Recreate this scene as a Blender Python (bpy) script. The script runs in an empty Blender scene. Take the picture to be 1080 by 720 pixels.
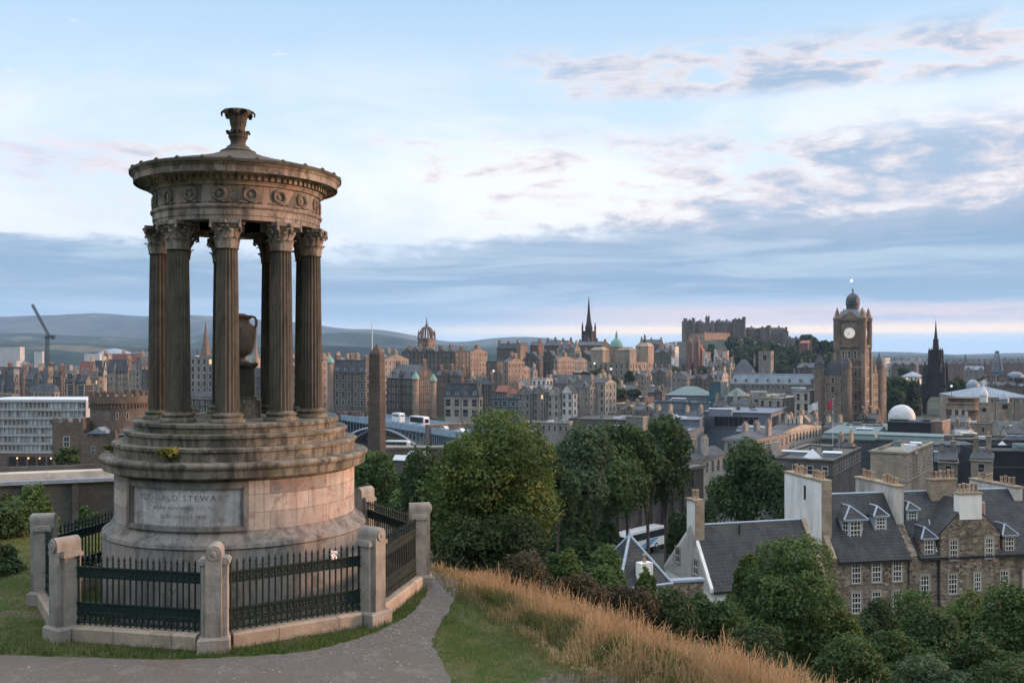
import bpy, bmesh, math, random
import numpy as np
from mathutils import Vector, Matrix
S = bpy.context.scene
COL = S.collection
R = math.radians
random.seed(7)
rng = np.random.default_rng(11)

# ------------------------------------------------------------------ camera
CAMZ = 5.0                      # eye height above the terrace of the monument
HOR = 372.0                     # horizon row of the 1080x720 photograph
cam_d = bpy.data.cameras.new("camera")
cam = bpy.data.objects.new("camera", cam_d); COL.objects.link(cam)
cam.location = (0, 0, CAMZ); cam.rotation_euler = (R(90), 0, 0)
cam_d.sensor_width = 36; cam_d.sensor_fit = 'HORIZONTAL'; cam_d.lens = 1000 / 1080 * 36
cam_d.shift_y = 12 / 1080
cam_d.clip_start = 0.1; cam_d.clip_end = 60000
S.camera = cam

# ------------------------------------------------------------------ light
SUN_EL, SUN_AZ = 6.5, 84.0      # azimuth clockwise from +Y (view direction); the sun is low on the right
sun_d = bpy.data.lights.new("sun", 'SUN'); sun = bpy.data.objects.new("sun", sun_d); COL.objects.link(sun)
sun_d.energy = 4.3; sun_d.angle = R(10); sun_d.color = (1.0, 0.565, 0.36)
sd = Vector((math.sin(R(SUN_AZ)) * math.cos(R(SUN_EL)), math.cos(R(SUN_AZ)) * math.cos(R(SUN_EL)), math.sin(R(SUN_EL))))
sun.rotation_euler = sd.to_track_quat('Z', 'Y').to_euler()
sun.location = (60, -10, 40)

S.view_settings.view_transform = 'Standard'; S.view_settings.look = 'None'
S.view_settings.exposure = 0.46; S.view_settings.gamma = 1.0; S.view_settings.use_curve_mapping = False
S.cycles.use_denoising = True
S.cycles.max_bounces = 6; S.cycles.diffuse_bounces = 3; S.cycles.glossy_bounces = 2
S.cycles.transmission_bounces = 3; S.cycles.transparent_max_bounces = 6; S.cycles.volume_bounces = 0
S.cycles.sample_clamp_indirect = 4.0


# ------------------------------------------------------------------ node helpers
class NT:
    def __init__(self, tree): self.t = tree; tree.nodes.clear()
    def n(self, typ, **kw):
        nd = self.t.nodes.new(typ)
        for k, v in kw.items(): setattr(nd, k, v)
        return nd
    def put(self, sock, val):
        if isinstance(val, bpy.types.NodeSocket): self.t.links.new(val, sock)
        elif isinstance(val, (tuple, list)) and len(val) == 3 and sock.type == 'RGBA': sock.default_value = (*val, 1)
        else: sock.default_value = val
    def m(self, op, a, b=None, c=None):
        nd = self.n('ShaderNodeMath', operation=op)
        self.put(nd.inputs[0], a)
        if b is not None: self.put(nd.inputs[1], b)
        if c is not None: self.put(nd.inputs[2], c)
        return nd.outputs[0]
    def mul(self, a, b): return self.m('MULTIPLY', a, b)
    def add(self, a, b): return self.m('ADD', a, b)
    def sub(self, a, b): return self.m('SUBTRACT', a, b)
    def ss(self, x, a, b, lo=0.0, hi=1.0, smooth=True):
        nd = self.n('ShaderNodeMapRange', interpolation_type='SMOOTHSTEP' if smooth else 'LINEAR', clamp=True)
        self.put(nd.inputs[0], x); self.put(nd.inputs[1], a); self.put(nd.inputs[2], b); self.put(nd.inputs[3], lo); self.put(nd.inputs[4], hi)
        return nd.outputs[0]
    def mix(self, f, a, b, mode='MIX'):
        nd = self.n('ShaderNodeMix', data_type='RGBA', blend_type=mode)
        self.put(nd.inputs[0], f); self.put(nd.inputs[6], a); self.put(nd.inputs[7], b)
        return nd.outputs[2]
    def vec(self, x, y, z):
        nd = self.n('ShaderNodeCombineXYZ'); self.put(nd.inputs[0], x); self.put(nd.inputs[1], y); self.put(nd.inputs[2], z); return nd.outputs[0]
    def sep(self, v):
        nd = self.n('ShaderNodeSeparateXYZ'); self.put(nd.inputs[0], v); return nd.outputs
    def noise(self, v, scale, detail=4.0, rough=0.55, dist=0.0):
        nd = self.n('ShaderNodeTexNoise'); self.put(nd.inputs['Vector'], v)
        nd.inputs['Scale'].default_value = scale; nd.inputs['Detail'].default_value = detail
        nd.inputs['Roughness'].default_value = rough; nd.inputs['Distortion'].default_value = dist
        return nd.outputs[0]
    def map(self, v, sc=(1, 1, 1), loc=(0, 0, 0)):
        nd = self.n('ShaderNodeMapping'); self.put(nd.inputs[0], v); nd.inputs['Scale'].default_value = sc; nd.inputs['Location'].default_value = loc
        return nd.outputs[0]
    def ramp(self, f, stops):
        nd = self.n('ShaderNodeValToRGB'); self.put(nd.inputs[0], f)
        e = nd.color_ramp.elements
        while len(e) < len(stops): e.new(0.5)
        for i, (p, c) in enumerate(stops): e[i].position = p; e[i].color = (*c, 1)
        return nd.outputs[0]


def srgb(r, g, b):
    f = lambda c: (c / 255 / 12.92) if c / 255 <= 0.04045 else ((c / 255 + 0.055) / 1.055) ** 2.4
    return (f(r), f(g), f(b))


# ------------------------------------------------------------------ world: Nishita sky under broken cloud
W = bpy.data.worlds.new("World"); S.world = W; W.use_nodes = True
w = NT(W.node_tree)
SKY = 0.1
sky = w.n('ShaderNodeTexSky', sky_type='NISHITA'); sky.sun_disc = False
sky.sun_elevation = R(SUN_EL); sky.sun_rotation = R(SUN_AZ)
sky.altitude = 100; sky.air_density = 1.0; sky.dust_density = 0.6; sky.ozone_density = 1.5
tc = w.n('ShaderNodeTexCoord')
x, y, z = w.sep(tc.outputs['Generated'])
h = w.m('SQRT', w.add(w.mul(x, x), w.mul(y, y)))
h = w.m('MAXIMUM', h, 0.001)
ux, uy = w.m('DIVIDE', x, h), w.m('DIVIDE', y, h)
el = w.m('DIVIDE', z, h)                                   # tan of the elevation
k = 1.0 / SKY                                              # cloud radiance is given as seen, the strength is on the background
def C_(r, g, b, f=1.0): return tuple(v * k * f for v in srgb(r, g, b))
side = w.ss(ux, -0.4, 0.5)                                 # 0 left of view .. 1 right of view (and towards the sun)
# cloud noises, in direction space, stretched sideways near the horizon
n_big = w.noise(w.vec(w.mul(ux, 3.0), w.mul(uy, 3.0), w.mul(el, 9.0)), 1.0, 6, 0.58, 0.3)
n_str = w.noise(w.vec(w.mul(ux, 4.0), w.mul(uy, 4.0), w.mul(el, 46.0)), 1.0, 5, 0.6, 0.5)
n_puf = w.noise(w.vec(w.mul(ux, 7.0), w.mul(uy, 7.0), w.mul(el, 24.0)), 1.0, 7, 0.62, 0.4)
n_fin = w.noise(w.vec(w.mul(ux, 26.0), w.mul(uy, 26.0), w.mul(el, 70.0)), 1.0, 5, 0.6, 0.2)
# clear sky, veiled by thin high cloud that is whitest above the bank
veil = w.ramp(w.ss(el, 0.0, 0.42, smooth=False), [(0.0, C_(196, 214, 232)), (0.27, C_(212, 224, 238)), (0.48, C_(205, 224, 241)), (1.0, C_(158, 194, 226))])
veil = w.mix(w.mul(w.ss(el, 0.28, 0.10), w.mul(w.ss(ux, -0.1, -0.5), 0.35)), veil, C_(238, 236, 240))
base = w.mix(0.86, sky.outputs[0], veil)
white = w.mul(w.ss(w.add(n_big, w.mul(side, 0.10)), 0.42, 0.66), w.ss(el, 0.36, 0.16))
base = w.mix(w.mul(white, 0.85), base, C_(230, 231, 234))
# broken grey puffs over the right half
pz = w.add(w.mul(w.ss(el, 0.10, 0.13), w.ss(el, 0.25, 0.20)), w.mul(w.mul(w.ss(el, 0.255, 0.275), w.ss(el, 0.335, 0.300)), w.ss(ux, -0.15, 0.15)))
pf = w.add(w.add(w.mul(n_puf, 0.75), w.mul(n_fin, 0.25)), w.mul(w.ss(ux, -0.22, 0.38), 0.125))
pm = w.mul(w.ss(pf, 0.53, 0.63), pz)
pcol = w.mix(w.ss(pf, 0.56, 0.72), C_(224, 210, 208), C_(146, 167, 192))
base = w.mix(w.mul(pm, 0.9), base, pcol)
wisp = w.mul(w.ss(w.add(w.mul(n_fin, 0.6), w.mul(n_puf, 0.4)), 0.60, 0.68), w.mul(w.ss(el, 0.18, 0.22), w.ss(el, 0.42, 0.34)))
base = w.mix(w.mul(wisp, 0.5), base, C_(240, 226, 224))
# left puffs, pinkish
pl = w.mul(w.ss(w.add(w.mul(n_puf, 0.75), w.mul(n_fin, 0.25)), 0.45, 0.60), w.mul(w.mul(w.ss(ux, -0.36, -0.46), w.ss(el, 0.11, 0.14)), w.ss(el, 0.25, 0.18)))
base = w.mix(w.mul(pl, 0.85), base, w.mix(w.ss(n_fin, 0.4, 0.6), C_(190, 192, 208), C_(214, 200, 206)))
# the long blue-grey bank
eu = w.add(w.add(0.112, w.mul(w.ss(ux, -0.2, 0.4), 0.032)), w.mul(w.sub(n_big, 0.5), 0.07))
eu = w.add(eu, w.add(w.mul(w.sub(n_puf, 0.5), 0.07), w.mul(w.sub(n_fin, 0.5), 0.035)))
bank = w.mul(w.ss(w.sub(el, eu), 0.006, -0.014), w.ss(el, 0.020, 0.040))
bcol = w.mix(w.ss(n_str, 0.40, 0.62), C_(126, 154, 182), C_(162, 182, 200))
bcol = w.mix(w.mul(w.ss(el, 0.075, 0.03), 0.55), bcol, C_(158, 186, 212))
bcol = w.mix(w.mul(w.ss(w.sub(el, eu), -0.05, 0.0), w.mul(side, 0.55)), bcol, C_(176, 182, 196))
base = w.mix(w.mul(bank, 0.96), base, bcol)
# pink and cream streaks low on the right
pk = w.mul(w.mul(w.ss(el, 0.024, 0.030), w.ss(el, 0.056, 0.040)), w.mul(w.ss(ux, -0.10, 0.20), w.ss(n_str, 0.32, 0.52)))
base = w.mix(w.mul(pk, 0.6), base, C_(246, 212, 200, 1.05))
cr = w.mul(w.mul(w.ss(el, 0.017, 0.022), w.ss(el, 0.031, 0.025)), w.ss(ux, -0.2, 0.2))
base = w.mix(w.mul(cr, 0.9), base, C_(255, 226, 196, 1.15))
lo = w.ss(el, 0.022, 0.010)
base = w.mix(w.mul(lo, 0.85), base, C_(178, 206, 232))
# the glow of the sunken sun behind thin cloud, outside the frame on the right
sdot = w.add(w.mul(x, sd.x), w.add(w.mul(y, sd.y), w.mul(z, sd.z)))
glow = w.mul(w.ss(sdot, 0.80, 1.0), w.ss(el, -0.02, 0.03))
base = w.mix(w.mul(glow, 0.7), base, C_(255, 205, 160, 2.0))
# neutral sky overhead and behind, above the frame, brightened as added fill
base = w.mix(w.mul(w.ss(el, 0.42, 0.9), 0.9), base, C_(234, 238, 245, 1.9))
below = w.ss(el, 0.0, -0.02)
base = w.mix(below, base, C_(70, 80, 90))
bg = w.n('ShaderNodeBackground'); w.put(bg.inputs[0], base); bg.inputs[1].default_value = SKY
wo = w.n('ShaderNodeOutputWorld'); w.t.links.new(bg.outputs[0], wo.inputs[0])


# ------------------------------------------------------------------ materials
MATS = {}
def pmat(name, c1, c2=None, scale=1.0, rough=0.85, bump=0.0, bscale=None, stain=None, stain_amt=0.5, streak=False,
         brick=None, var=0.12, spec=0.3, metal=0.0, coord='Object', extra=None, translucent=0.0):
    if name in MATS: return MATS[name]
    m = bpy.data.materials.new(name); m.use_nodes = True; t = NT(m.node_tree)
    tcn = t.n('ShaderNodeTexCoord'); v = tcn.outputs[coord]
    if coord == 'Generated': v = tcn.outputs['Generated']
    c2 = c2 or tuple(u * 0.75 for u in c1)
    f = t.noise(v, scale, 6, 0.6)
    col = t.mix(t.ss(f, 0.32, 0.68), c1, c2)
    hgt = f
    if brick:   # (block length, block height, mortar colour factor)
        bl, bh, mf = brick[:3]
        bt = t.n('ShaderNodeTexBrick'); bt.offset = 0.5
        bv = v
        if coord == 'Object':   # horizontal run along x+y so that every wall of a box gets courses
            a, b_, c_ = t.sep(v); bv = t.vec(t.add(a, b_), c_, 0.0)
        t.put(bt.inputs['Vector'], bv)
        bt.inputs['Color1'].default_value = (1, 1, 1, 1); bt.inputs['Color2'].default_value = (0.45, 0.45, 0.45, 1); bt.inputs['Mortar'].default_value = (0.7, 0.7, 0.7, 1)
        bt.inputs['Scale'].default_value = 1.0; bt.inputs['Mortar Size'].default_value = brick[3] if len(brick) > 3 else 0.012
        bt.inputs['Mortar Smooth'].default_value = 0.2; bt.inputs['Brick Width'].default_value = bl; bt.inputs['Row Height'].default_value = bh
        col = t.mix(0.45, col, t.mix(1.0, col, bt.outputs['Color'], 'MULTIPLY'))
        col = t.mix(t.mul(bt.outputs['Fac'], 0.8), col, t.mix(1.0, col, (mf, mf, mf), 'MULTIPLY'))
        hgt = t.sub(f, t.mul(bt.outputs['Fac'], 0.8))
    if stain:
        sv = t.map(v, (1, 1, 0.18)) if streak else v
        sn = t.noise(sv, stain[1], 6, 0.65, 0.3)
        col = t.mix(t.mul(t.ss(sn, 0.46, 0.66), stain_amt), col, stain[0])
        if len(stain) > 2:
            sn2 = t.noise(v, stain[3], 5, 0.6)
            col = t.mix(t.mul(t.ss(sn2, 0.52, 0.68), stain_amt), col, stain[2])
    if var:
        oi = t.n('ShaderNodeObjectInfo')
        hs = t.n('ShaderNodeHueSaturation'); t.put(hs.inputs['Color'], col)
        t.put(hs.inputs['Value'], t.ss(oi.outputs['Random'], 0, 1, 1 - var, 1 + var, False)); col = hs.outputs[0]
    p = t.n('ShaderNodeBsdfPrincipled'); t.put(p.inputs['Base Color'], col)
    p.inputs['Roughness'].default_value = rough; p.inputs['Specular IOR Level'].default_value = spec; p.inputs['Metallic'].default_value = metal
    if bump:
        bn = t.n('ShaderNodeBump'); bn.inputs['Strength'].default_value = min(1, bump); bn.inputs['Distance'].default_value = 0.03 * max(1, bump)
        t.put(bn.inputs['Height'], t.add(hgt, t.mul(t.noise(v, bscale or scale * 6, 4, 0.6), 0.5))); t.put(p.inputs['Normal'], bn.outputs[0])
    o = t.n('ShaderNodeOutputMaterial'); t.t.links.new(p.outputs[0], o.inputs[0])
    MATS[name] = m; return m

def leafmat(name, c1, c2, c3=None, scale=0.6, yellow=None):
    if name in MATS: return MATS[name]
    m = bpy.data.materials.new(name); m.use_nodes = True; t = NT(m.node_tree)
    tcn = t.n('ShaderNodeTexCoord'); g = t.n('ShaderNodeNewGeometry')
    f = t.noise(tcn.outputs['Object'], scale, 3, 0.6)
    tone = t.n('ShaderNodeAttribute', attribute_name='tone').outputs['Fac']
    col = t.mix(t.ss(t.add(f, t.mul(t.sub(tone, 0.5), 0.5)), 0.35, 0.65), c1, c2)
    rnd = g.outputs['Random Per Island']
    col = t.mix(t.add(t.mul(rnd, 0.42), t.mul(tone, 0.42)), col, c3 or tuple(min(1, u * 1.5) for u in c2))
    if yellow: col = t.mix(t.mul(t.ss(t.noise(tcn.outputs['Object'], scale * 1.3, 2, 0.5), 0.56, 0.68), t.ss(rnd, 0.35, 0.6)), col, yellow)
    hs = t.n('ShaderNodeHueSaturation'); t.put(hs.inputs['Color'], col); oi = t.n('ShaderNodeObjectInfo')
    t.put(hs.inputs['Value'], t.ss(oi.outputs['Random'], 0, 1, 0.85, 1.15, False))
    p = t.n('ShaderNodeBsdfPrincipled'); t.put(p.inputs['Base Color'], hs.outputs[0]); p.inputs['Roughness'].default_value = 0.65; p.inputs['Specular IOR Level'].default_value = 0.25
    tr = t.n('ShaderNodeBsdfTranslucent'); t.put(tr.inputs[0], hs.outputs[0])
    mx = t.n('ShaderNodeMixShader'); mx.inputs[0].default_value = 0.3
    t.t.links.new(p.outputs[0], mx.inputs[1]); t.t.links.new(tr.outputs[0], mx.inputs[2])
    o = t.n('ShaderNodeOutputMaterial'); t.t.links.new(mx.outputs[0], o.inputs[0])
    MATS[name] = m; return m

def emat(name, col, strength):
    if name in MATS: return MATS[name]
    m = bpy.data.materials.new(name); m.use_nodes = True; t = NT(m.node_tree)
    e = t.n('ShaderNodeEmission'); e.inputs[0].default_value = (*col, 1); e.inputs[1].default_value = strength
    o = t.n('ShaderNodeOutputMaterial'); t.t.links.new(e.outputs[0], o.inputs[0]); MATS[name] = m; return m


# ------------------------------------------------------------------ mesh and object helpers
class MB:
    def __init__(s): s.v = []; s.f = []; s.m = []; s.xf = None
    def pts(s, ps):
        b = len(s.v)
        for p in ps:
            p = Vector(p)
            if s.xf is not None: p = s.xf @ p
            s.v.append(p[:])
        return b
    def face(s, idx, mi=0): s.f.append(tuple(idx)); s.m.append(mi)
    def poly(s, ps, mi=0):
        b = s.pts(ps); s.face(range(b, b + len(ps)), mi)
    def box(s, x0, x1, y0, y1, z0, z1, mi=0):
        b = s.pts([(x0, y0, z0), (x1, y0, z0), (x1, y1, z0), (x0, y1, z0), (x0, y0, z1), (x1, y0, z1), (x1, y1, z1), (x0, y1, z1)])
        for q in ((0, 3, 2, 1), (4, 5, 6, 7), (0, 1, 5, 4), (1, 2, 6, 5), (2, 3, 7, 6), (3, 0, 4, 7)): s.face([b + i for i in q], mi)
        return s
    def frustum(s, x0, x1, y0, y1, z0, X0, X1, Y0, Y1, z1, mi=0):
        b = s.pts([(x0, y0, z0), (x1, y0, z0), (x1, y1, z0), (x0, y1, z0), (X0, Y0, z1), (X1, Y0, z1), (X1, Y1, z1), (X0, Y1, z1)])
        for q in ((0, 3, 2, 1), (4, 5, 6, 7), (0, 1, 5, 4), (1, 2, 6, 5), (2, 3, 7, 6), (3, 0, 4, 7)): s.face([b + i for i in q], mi)
        return s
    def prism(s, poly, d, mi=0, mi2=None):          # extrude a polygon of 3-D points by vector d
        n = len(poly); d = Vector(d)
        b = s.pts(poly); c = s.pts([Vector(p) + d for p in poly])
        s.face(range(b + n - 1, b - 1, -1), mi); s.face(range(c, c + n), mi)
        for i in range(n): s.face((b + i, b + (i + 1) % n, c + (i + 1) % n, c + i), mi if mi2 is None else mi2)
        return s
    def tube(s, p0, p1, r0, r1=None, n=8, mi=0, cap=True):
        r1 = r0 if r1 is None else r1
        p0, p1 = Vector(p0), Vector(p1); a = (p1 - p0).normalized()
        u = a.orthogonal().normalized(); v = a.cross(u)
        c = [(math.cos(2 * math.pi * i / n), math.sin(2 * math.pi * i / n)) for i in range(n)]
        b = s.pts([p0 + r0 * (x * u + y * v) for x, y in c]); e = s.pts([p1 + r1 * (x * u + y * v) for x, y in c])
        for i in range(n): s.face((b + i, b + (i + 1) % n, e + (i + 1) % n, e + i), mi)
        if cap: s.face(range(b + n - 1, b - 1, -1), mi); s.face(range(e, e + n), mi)
        return s
    def path(s, ps, rs, n=8, mi=0):
        ps = [Vector(p) for p in ps]
        if not isinstance(rs, (list, tuple)): rs = [rs] * len(ps)
        prev = None; rings = []
        for i, p in enumerate(ps):
            a = (ps[min(i + 1, len(ps) - 1)] - ps[max(i - 1, 0)]).normalized()
            if prev is None: u = a.orthogonal().normalized()
            else: u = (prev - a * prev.dot(a)).normalized()
            prev = u; v = a.cross(u)
            rings.append(s.pts([p + rs[i] * (math.cos(2 * math.pi * j / n) * u + math.sin(2 * math.pi * j / n) * v) for j in range(n)]))
        for b, e in zip(rings, rings[1:]):
            for j in range(n): s.face((b + j, b + (j + 1) % n, e + (j + 1) % n, e + j), mi)
        s.face(range(rings[0] + n - 1, rings[0] - 1, -1), mi); s.face(range(rings[-1], rings[-1] + n), mi)
        return s
    def lathe(s, prof, n=48, c=(0, 0, 0), mi=0, a0=0.0, a1=2 * math.pi, rf=None):
        full = abs(a1 - a0 - 2 * math.pi) < 1e-6
        m = n if full else n + 1; rings = []
        for r, z in prof:
            rings.append(s.pts([(c[0] + (r * (rf(a0 + (a1 - a0) * i / n, r, z) if rf else 1)) * math.cos(a0 + (a1 - a0) * i / n),
                                 c[1] + (r * (rf(a0 + (a1 - a0) * i / n, r, z) if rf else 1)) * math.sin(a0 + (a1 - a0) * i / n), c[2] + z) for i in range(m)]))
        for b, e in zip(rings, rings[1:]):
            for i in range(n):
                j = (i + 1) % m
                s.face((b + i, b + j, e + j, e + i), mi)
        if full:
            if prof[0][0] > 1e-4: s.face(range(rings[0] + m - 1, rings[0] - 1, -1), mi)
            if prof[-1][0] > 1e-4: s.face(range(rings[-1], rings[-1] + m), mi)
        return s
    def ball(s, c, r, n=12, k=7, mi=0):
        if not isinstance(r, (tuple, list)): r = (r, r, r)
        rings = []
        for j in range(1, k):
            a = math.pi * j / k - math.pi / 2
            rings.append(s.pts([(c[0] + r[0] * math.cos(a) * math.cos(2 * math.pi * i / n), c[1] + r[1] * math.cos(a) * math.sin(2 * math.pi * i / n), c[2] + r[2] * math.sin(a)) for i in range(n)]))
        lo = s.pts([(c[0], c[1], c[2] - r[2])]); hi = s.pts([(c[0], c[1], c[2] + r[2])])
        for b, e in zip(rings, rings[1:]):
            for i in range(n): s.face((b + i, b + (i + 1) % n, e + (i + 1) % n, e + i), mi)
        for i in range(n): s.face((lo, rings[0] + (i + 1) % n, rings[0] + i), mi); s.face((hi, rings[-1] + i, rings[-1] + (i + 1) % n), mi)
        return s
    def mesh(s, name, mats, smooth=False, fix=True):
        me = bpy.data.meshes.new(name); me.from_pydata(s.v, [], s.f)
        for q in (mats if isinstance(mats, (list, tuple)) else [mats]): me.materials.append(q)
        me.polygons.foreach_set('material_index', s.m)
        if fix:
            bm = bmesh.new(); bm.from_mesh(me); bmesh.ops.recalc_face_normals(bm, faces=bm.faces[:]); bm.to_mesh(me); bm.free()
        if smooth: smooth_mesh(me, smooth if isinstance(smooth, (int, float)) and smooth is not True else 40)
        me.update(); return me
    def build(s, name, mats, parent=None, loc=(0, 0, 0), rz=0.0, smooth=False, fix=True):
        return link(name, s.mesh(name, mats, smooth, fix), parent, loc, rz)

def smooth_mesh(me, ang=40):
    me.polygons.foreach_set('use_smooth', [True] * len(me.polygons))
    bm = bmesh.new(); bm.from_mesh(me); lim = R(ang)
    for e in bm.edges:
        if len(e.link_faces) == 2 and e.calc_face_angle(0) > lim: e.smooth = False
    bm.to_mesh(me); bm.free()

def link(name, data, parent=None, loc=(0, 0, 0), rz=0.0, sc=None):
    o = bpy.data.objects.new(name, data); COL.objects.link(o)
    if parent is not None: o.parent = parent
    o.location = loc
    if rz: o.rotation_euler = (0, 0, rz)
    if sc: o.scale = sc
    return o

def tag(o, label=None, cat=None, group=None, kind=None):
    if label: o['label'] = label
    if cat: o['category'] = cat
    if group: o['group'] = group
    if kind: o['kind'] = kind
    return o

def thing(name, label, cat, loc=(0, 0, 0), rz=0.0, group=None):
    o = bpy.data.objects.new(name, None); COL.objects.link(o); o.empty_display_size = 0.5
    o.location = loc; o.rotation_euler = (0, 0, rz)
    return tag(o, label, cat, group)

def copy_tree(o, parent=None, loc=None, rz=None, label=None):
    c = o.copy(); COL.objects.link(c)
    if parent is not None: c.parent = parent
    if loc is not None: c.location = loc
    if rz is not None: c.rotation_euler = (0, 0, rz)
    if label: c['label'] = label
    for ch in KIDS.get(o.name, None) or [q for q in o.children]: copy_tree(ch, c)
    return c
KIDS = {}

def P(px, py, Y):               # a point at distance Y that the photograph shows at (px, py)
    return Vector(((px - 540) / 1000 * Y, Y, CAMZ - (py - HOR) / 1000 * Y))

def fast_mesh(name, verts, quads, mat, n=4, tone=None):
    me = bpy.data.meshes.new(name); nv, nf = len(verts), len(quads)
    me.vertices.add(nv); me.vertices.foreach_set('co', np.asarray(verts, np.float32).ravel())
    me.loops.add(nf * n); me.loops.foreach_set('vertex_index', np.asarray(quads, np.int32).ravel())
    me.polygons.add(nf); me.polygons.foreach_set('loop_start', np.arange(0, nf * n, n, dtype=np.int32))
    me.polygons.foreach_set('loop_total', np.full(nf, n, np.int32))
    me.update(calc_edges=True); me.validate()
    if tone is not None: me.attributes.new('tone', 'FLOAT', 'FACE').data.foreach_set('value', np.asarray(tone, np.float32))
    for q in (mat if isinstance(mat, list) else [mat]): me.materials.append(q)
    return me

# ------------------------------------------------------------------ terrain
CR0 = np.array([-3.4, 23.7]); CRA = np.array([0.585, -0.811]); CRD = np.array([0.811, 0.585])
def crest(X, Y):
    rx, ry = X - CR0[0], Y - CR0[1]
    return rx * CRA[0] + ry * CRA[1], rx * CRD[0] + ry * CRD[1]
def ground_z(X, Y):
    X = np.asarray(X, float); Y = np.asarray(Y, float)
    a, d = crest(X, Y); d = d + 0.3
    z1 = np.where(d > 0, np.where(d < 5, -0.8 * d * d / (np.abs(d) + 1.6), -3.03 - 0.36 * (d - 5)), 0.0)
    e = Y - 25.0
    z2 = np.where(e > 0, -0.27 * e * e / (np.abs(e) + 4), 0.0)
    hill = np.minimum(z1, z2)
    q = np.maximum(0, 13 - Y); hill = np.where(Y < 13, np.minimum(hill, 0) + 0.3 * q * q / (q + 2), hill)
    t = X / np.maximum(np.abs(Y), 1.0)
    ys = [0, 110, 165, 300, 450, 600, 760, 1000, 1300, 2500, 5000, 14000]
    zr = np.interp(Y, ys, [-22.5, -22.5, -29, -36, -35, -38, -38, -36, -34, -34, -40, -42])
    zm = np.interp(Y, ys, [-22.5, -22.5, -30, -38, -37, -28, -15, -12, -18, -30, -40, -42])
    zl = np.interp(Y, [0, 40, 60, 100, 170, 215, 260, 400, 600, 1000, 2000, 5000, 14000], [-6, -6, -8.5, -12, -17, -22, -28, -32, -28, -25, -32, -40, -42])
    wl = np.clip((-0.12 - t) / 0.16, 0, 1); wr = np.clip((t - 0.22) / 0.12, 0, 1)
    city = zm * (1 - wl) * (1 - wr) + zl * wl + zr * wr
    city = np.where(Y < 30, -60, city)
    return np.maximum(hill, city)
def gz(X, Y): return float(ground_z(X, Y))

fine = np.arange(-44, 44.01, 0.5); coarse = np.arange(50, 311, 6)
ang = np.radians(np.concatenate([fine, coarse]))
rad = np.concatenate([np.arange(0.5, 34, 0.45), 34 * 1.032 ** np.arange(0, 196)]); rad = np.append(rad[rad < 11600], 11800.0)
A_, R_ = np.meshgrid(ang, rad); XX, YY = R_ * np.sin(A_), R_ * np.cos(A_); ZZ = ground_z(XX, YY)
na, nr = len(ang), len(rad)
ii, jj = np.meshgrid(np.arange(nr - 1), np.arange(na), indexing='ij'); j2 = (jj + 1) % na
quads = np.stack([ii * na + jj, ii * na + j2, (ii + 1) * na + j2, (ii + 1) * na + jj], -1).reshape(-1, 4)

def ground_mat():
    m = bpy.data.materials.new("ground_cover"); m.use_nodes = True; t = NT(m.node_tree)
    tcn = t.n('ShaderNodeTexCoord'); v = tcn.outputs['Object']
    at = t.n('ShaderNodeAttribute', attribute_name='zone'); r, g, b = t.sep(at.outputs['Color'])
    n1 = t.noise(v, 0.9, 6, 0.65); n2 = t.noise(v, 7, 5, 0.65); n3 = t.noise(v, 0.35, 4, 0.6); n4 = t.noise(v, 0.02, 8, 0.65)
    green = t.mix(t.ss(n2, 0.35, 0.65), (0.025, 0.055, 0.012), (0.055, 0.09, 0.022))
    green = t.mix(t.mul(t.ss(n1, 0.42, 0.6), 0.7), green, (0.13, 0.12, 0.06))
    dry = t.mix(t.ss(n2, 0.35, 0.65), (0.16, 0.11, 0.055), (0.30, 0.22, 0.12))
    dry = t.mix(t.mul(t.ss(n3, 0.5, 0.62), 0.7), dry, (0.06, 0.07, 0.025))
    soil = t.mix(t.ss(n2, 0.35, 0.65), (0.085, 0.07, 0.055), (0.15, 0.13, 0.105))
    town = t.mix(t.ss(n4, 0.4, 0.6), (0.035, 0.05, 0.032), (0.07, 0.07, 0.066))
    col = t.mix(t.ss(t.add(r, t.mul(t.sub(n2, 0.5), 0.7)), 0.4, 0.6), green, dry)
    col = t.mix(t.ss(t.add(g, t.mul(t.sub(n1, 0.5), 0.9)), 0.42, 0.6), col, soil)
    col = t.mix(b, col, town)
    p = t.n('ShaderNodeBsdfPrincipled'); t.put(p.inputs['Base Color'], col); p.inputs['Roughness'].default_value = 0.95; p.inputs['Specular IOR Level'].default_value = 0.1
    bn = t.n('ShaderNodeBump'); bn.inputs['Strength'].default_value = 0.8; bn.inputs['Distance'].default_value = 0.06
    t.put(bn.inputs['Height'], t.add(n2, t.noise(v, 30, 3, 0.6))); t.put(p.inputs['Normal'], bn.outputs[0])
    o = t.n('ShaderNodeOutputMaterial'); t.t.links.new(p.outputs[0], o.inputs[0]); return m
gme = fast_mesh("ground", np.stack([XX, YY, ZZ], -1).reshape(-1, 3), quads, ground_mat())
BA = [-6, 0.68, 4.63, 6.66, 9.05, 10.2, 11.2, 13.8, 20]; BD = [1.9, 1.0, -0.45, -0.85, -1.45, -1.6, -1.35, -0.9, -0.6]
ca, cd = crest(XX.ravel(), YY.ravel())
dryz = np.clip((cd - np.interp(ca, BA, BD)) / 0.6 + 0.5, 0, 1) * (ca > -5)
soilz = np.exp(-(((XX - 1.1) / 1.0) ** 2 + ((YY - 14.2) / 0.8) ** 2)).ravel() + 0.75 * np.exp(-(((XX + 9.8) / 1.5) ** 2 + ((YY - 18.4 + 0.3 * (XX + 10)) / 0.25) ** 2)).ravel()
townz = np.clip((YY.ravel() - 70) / 60, 0, 1)
ca_ = gme.color_attributes.new('zone', 'FLOAT_COLOR', 'POINT')
ca_.data.foreach_set('color', np.stack([dryz, soilz, townz, np.ones_like(dryz)], -1).astype(np.float32).ravel())
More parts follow.
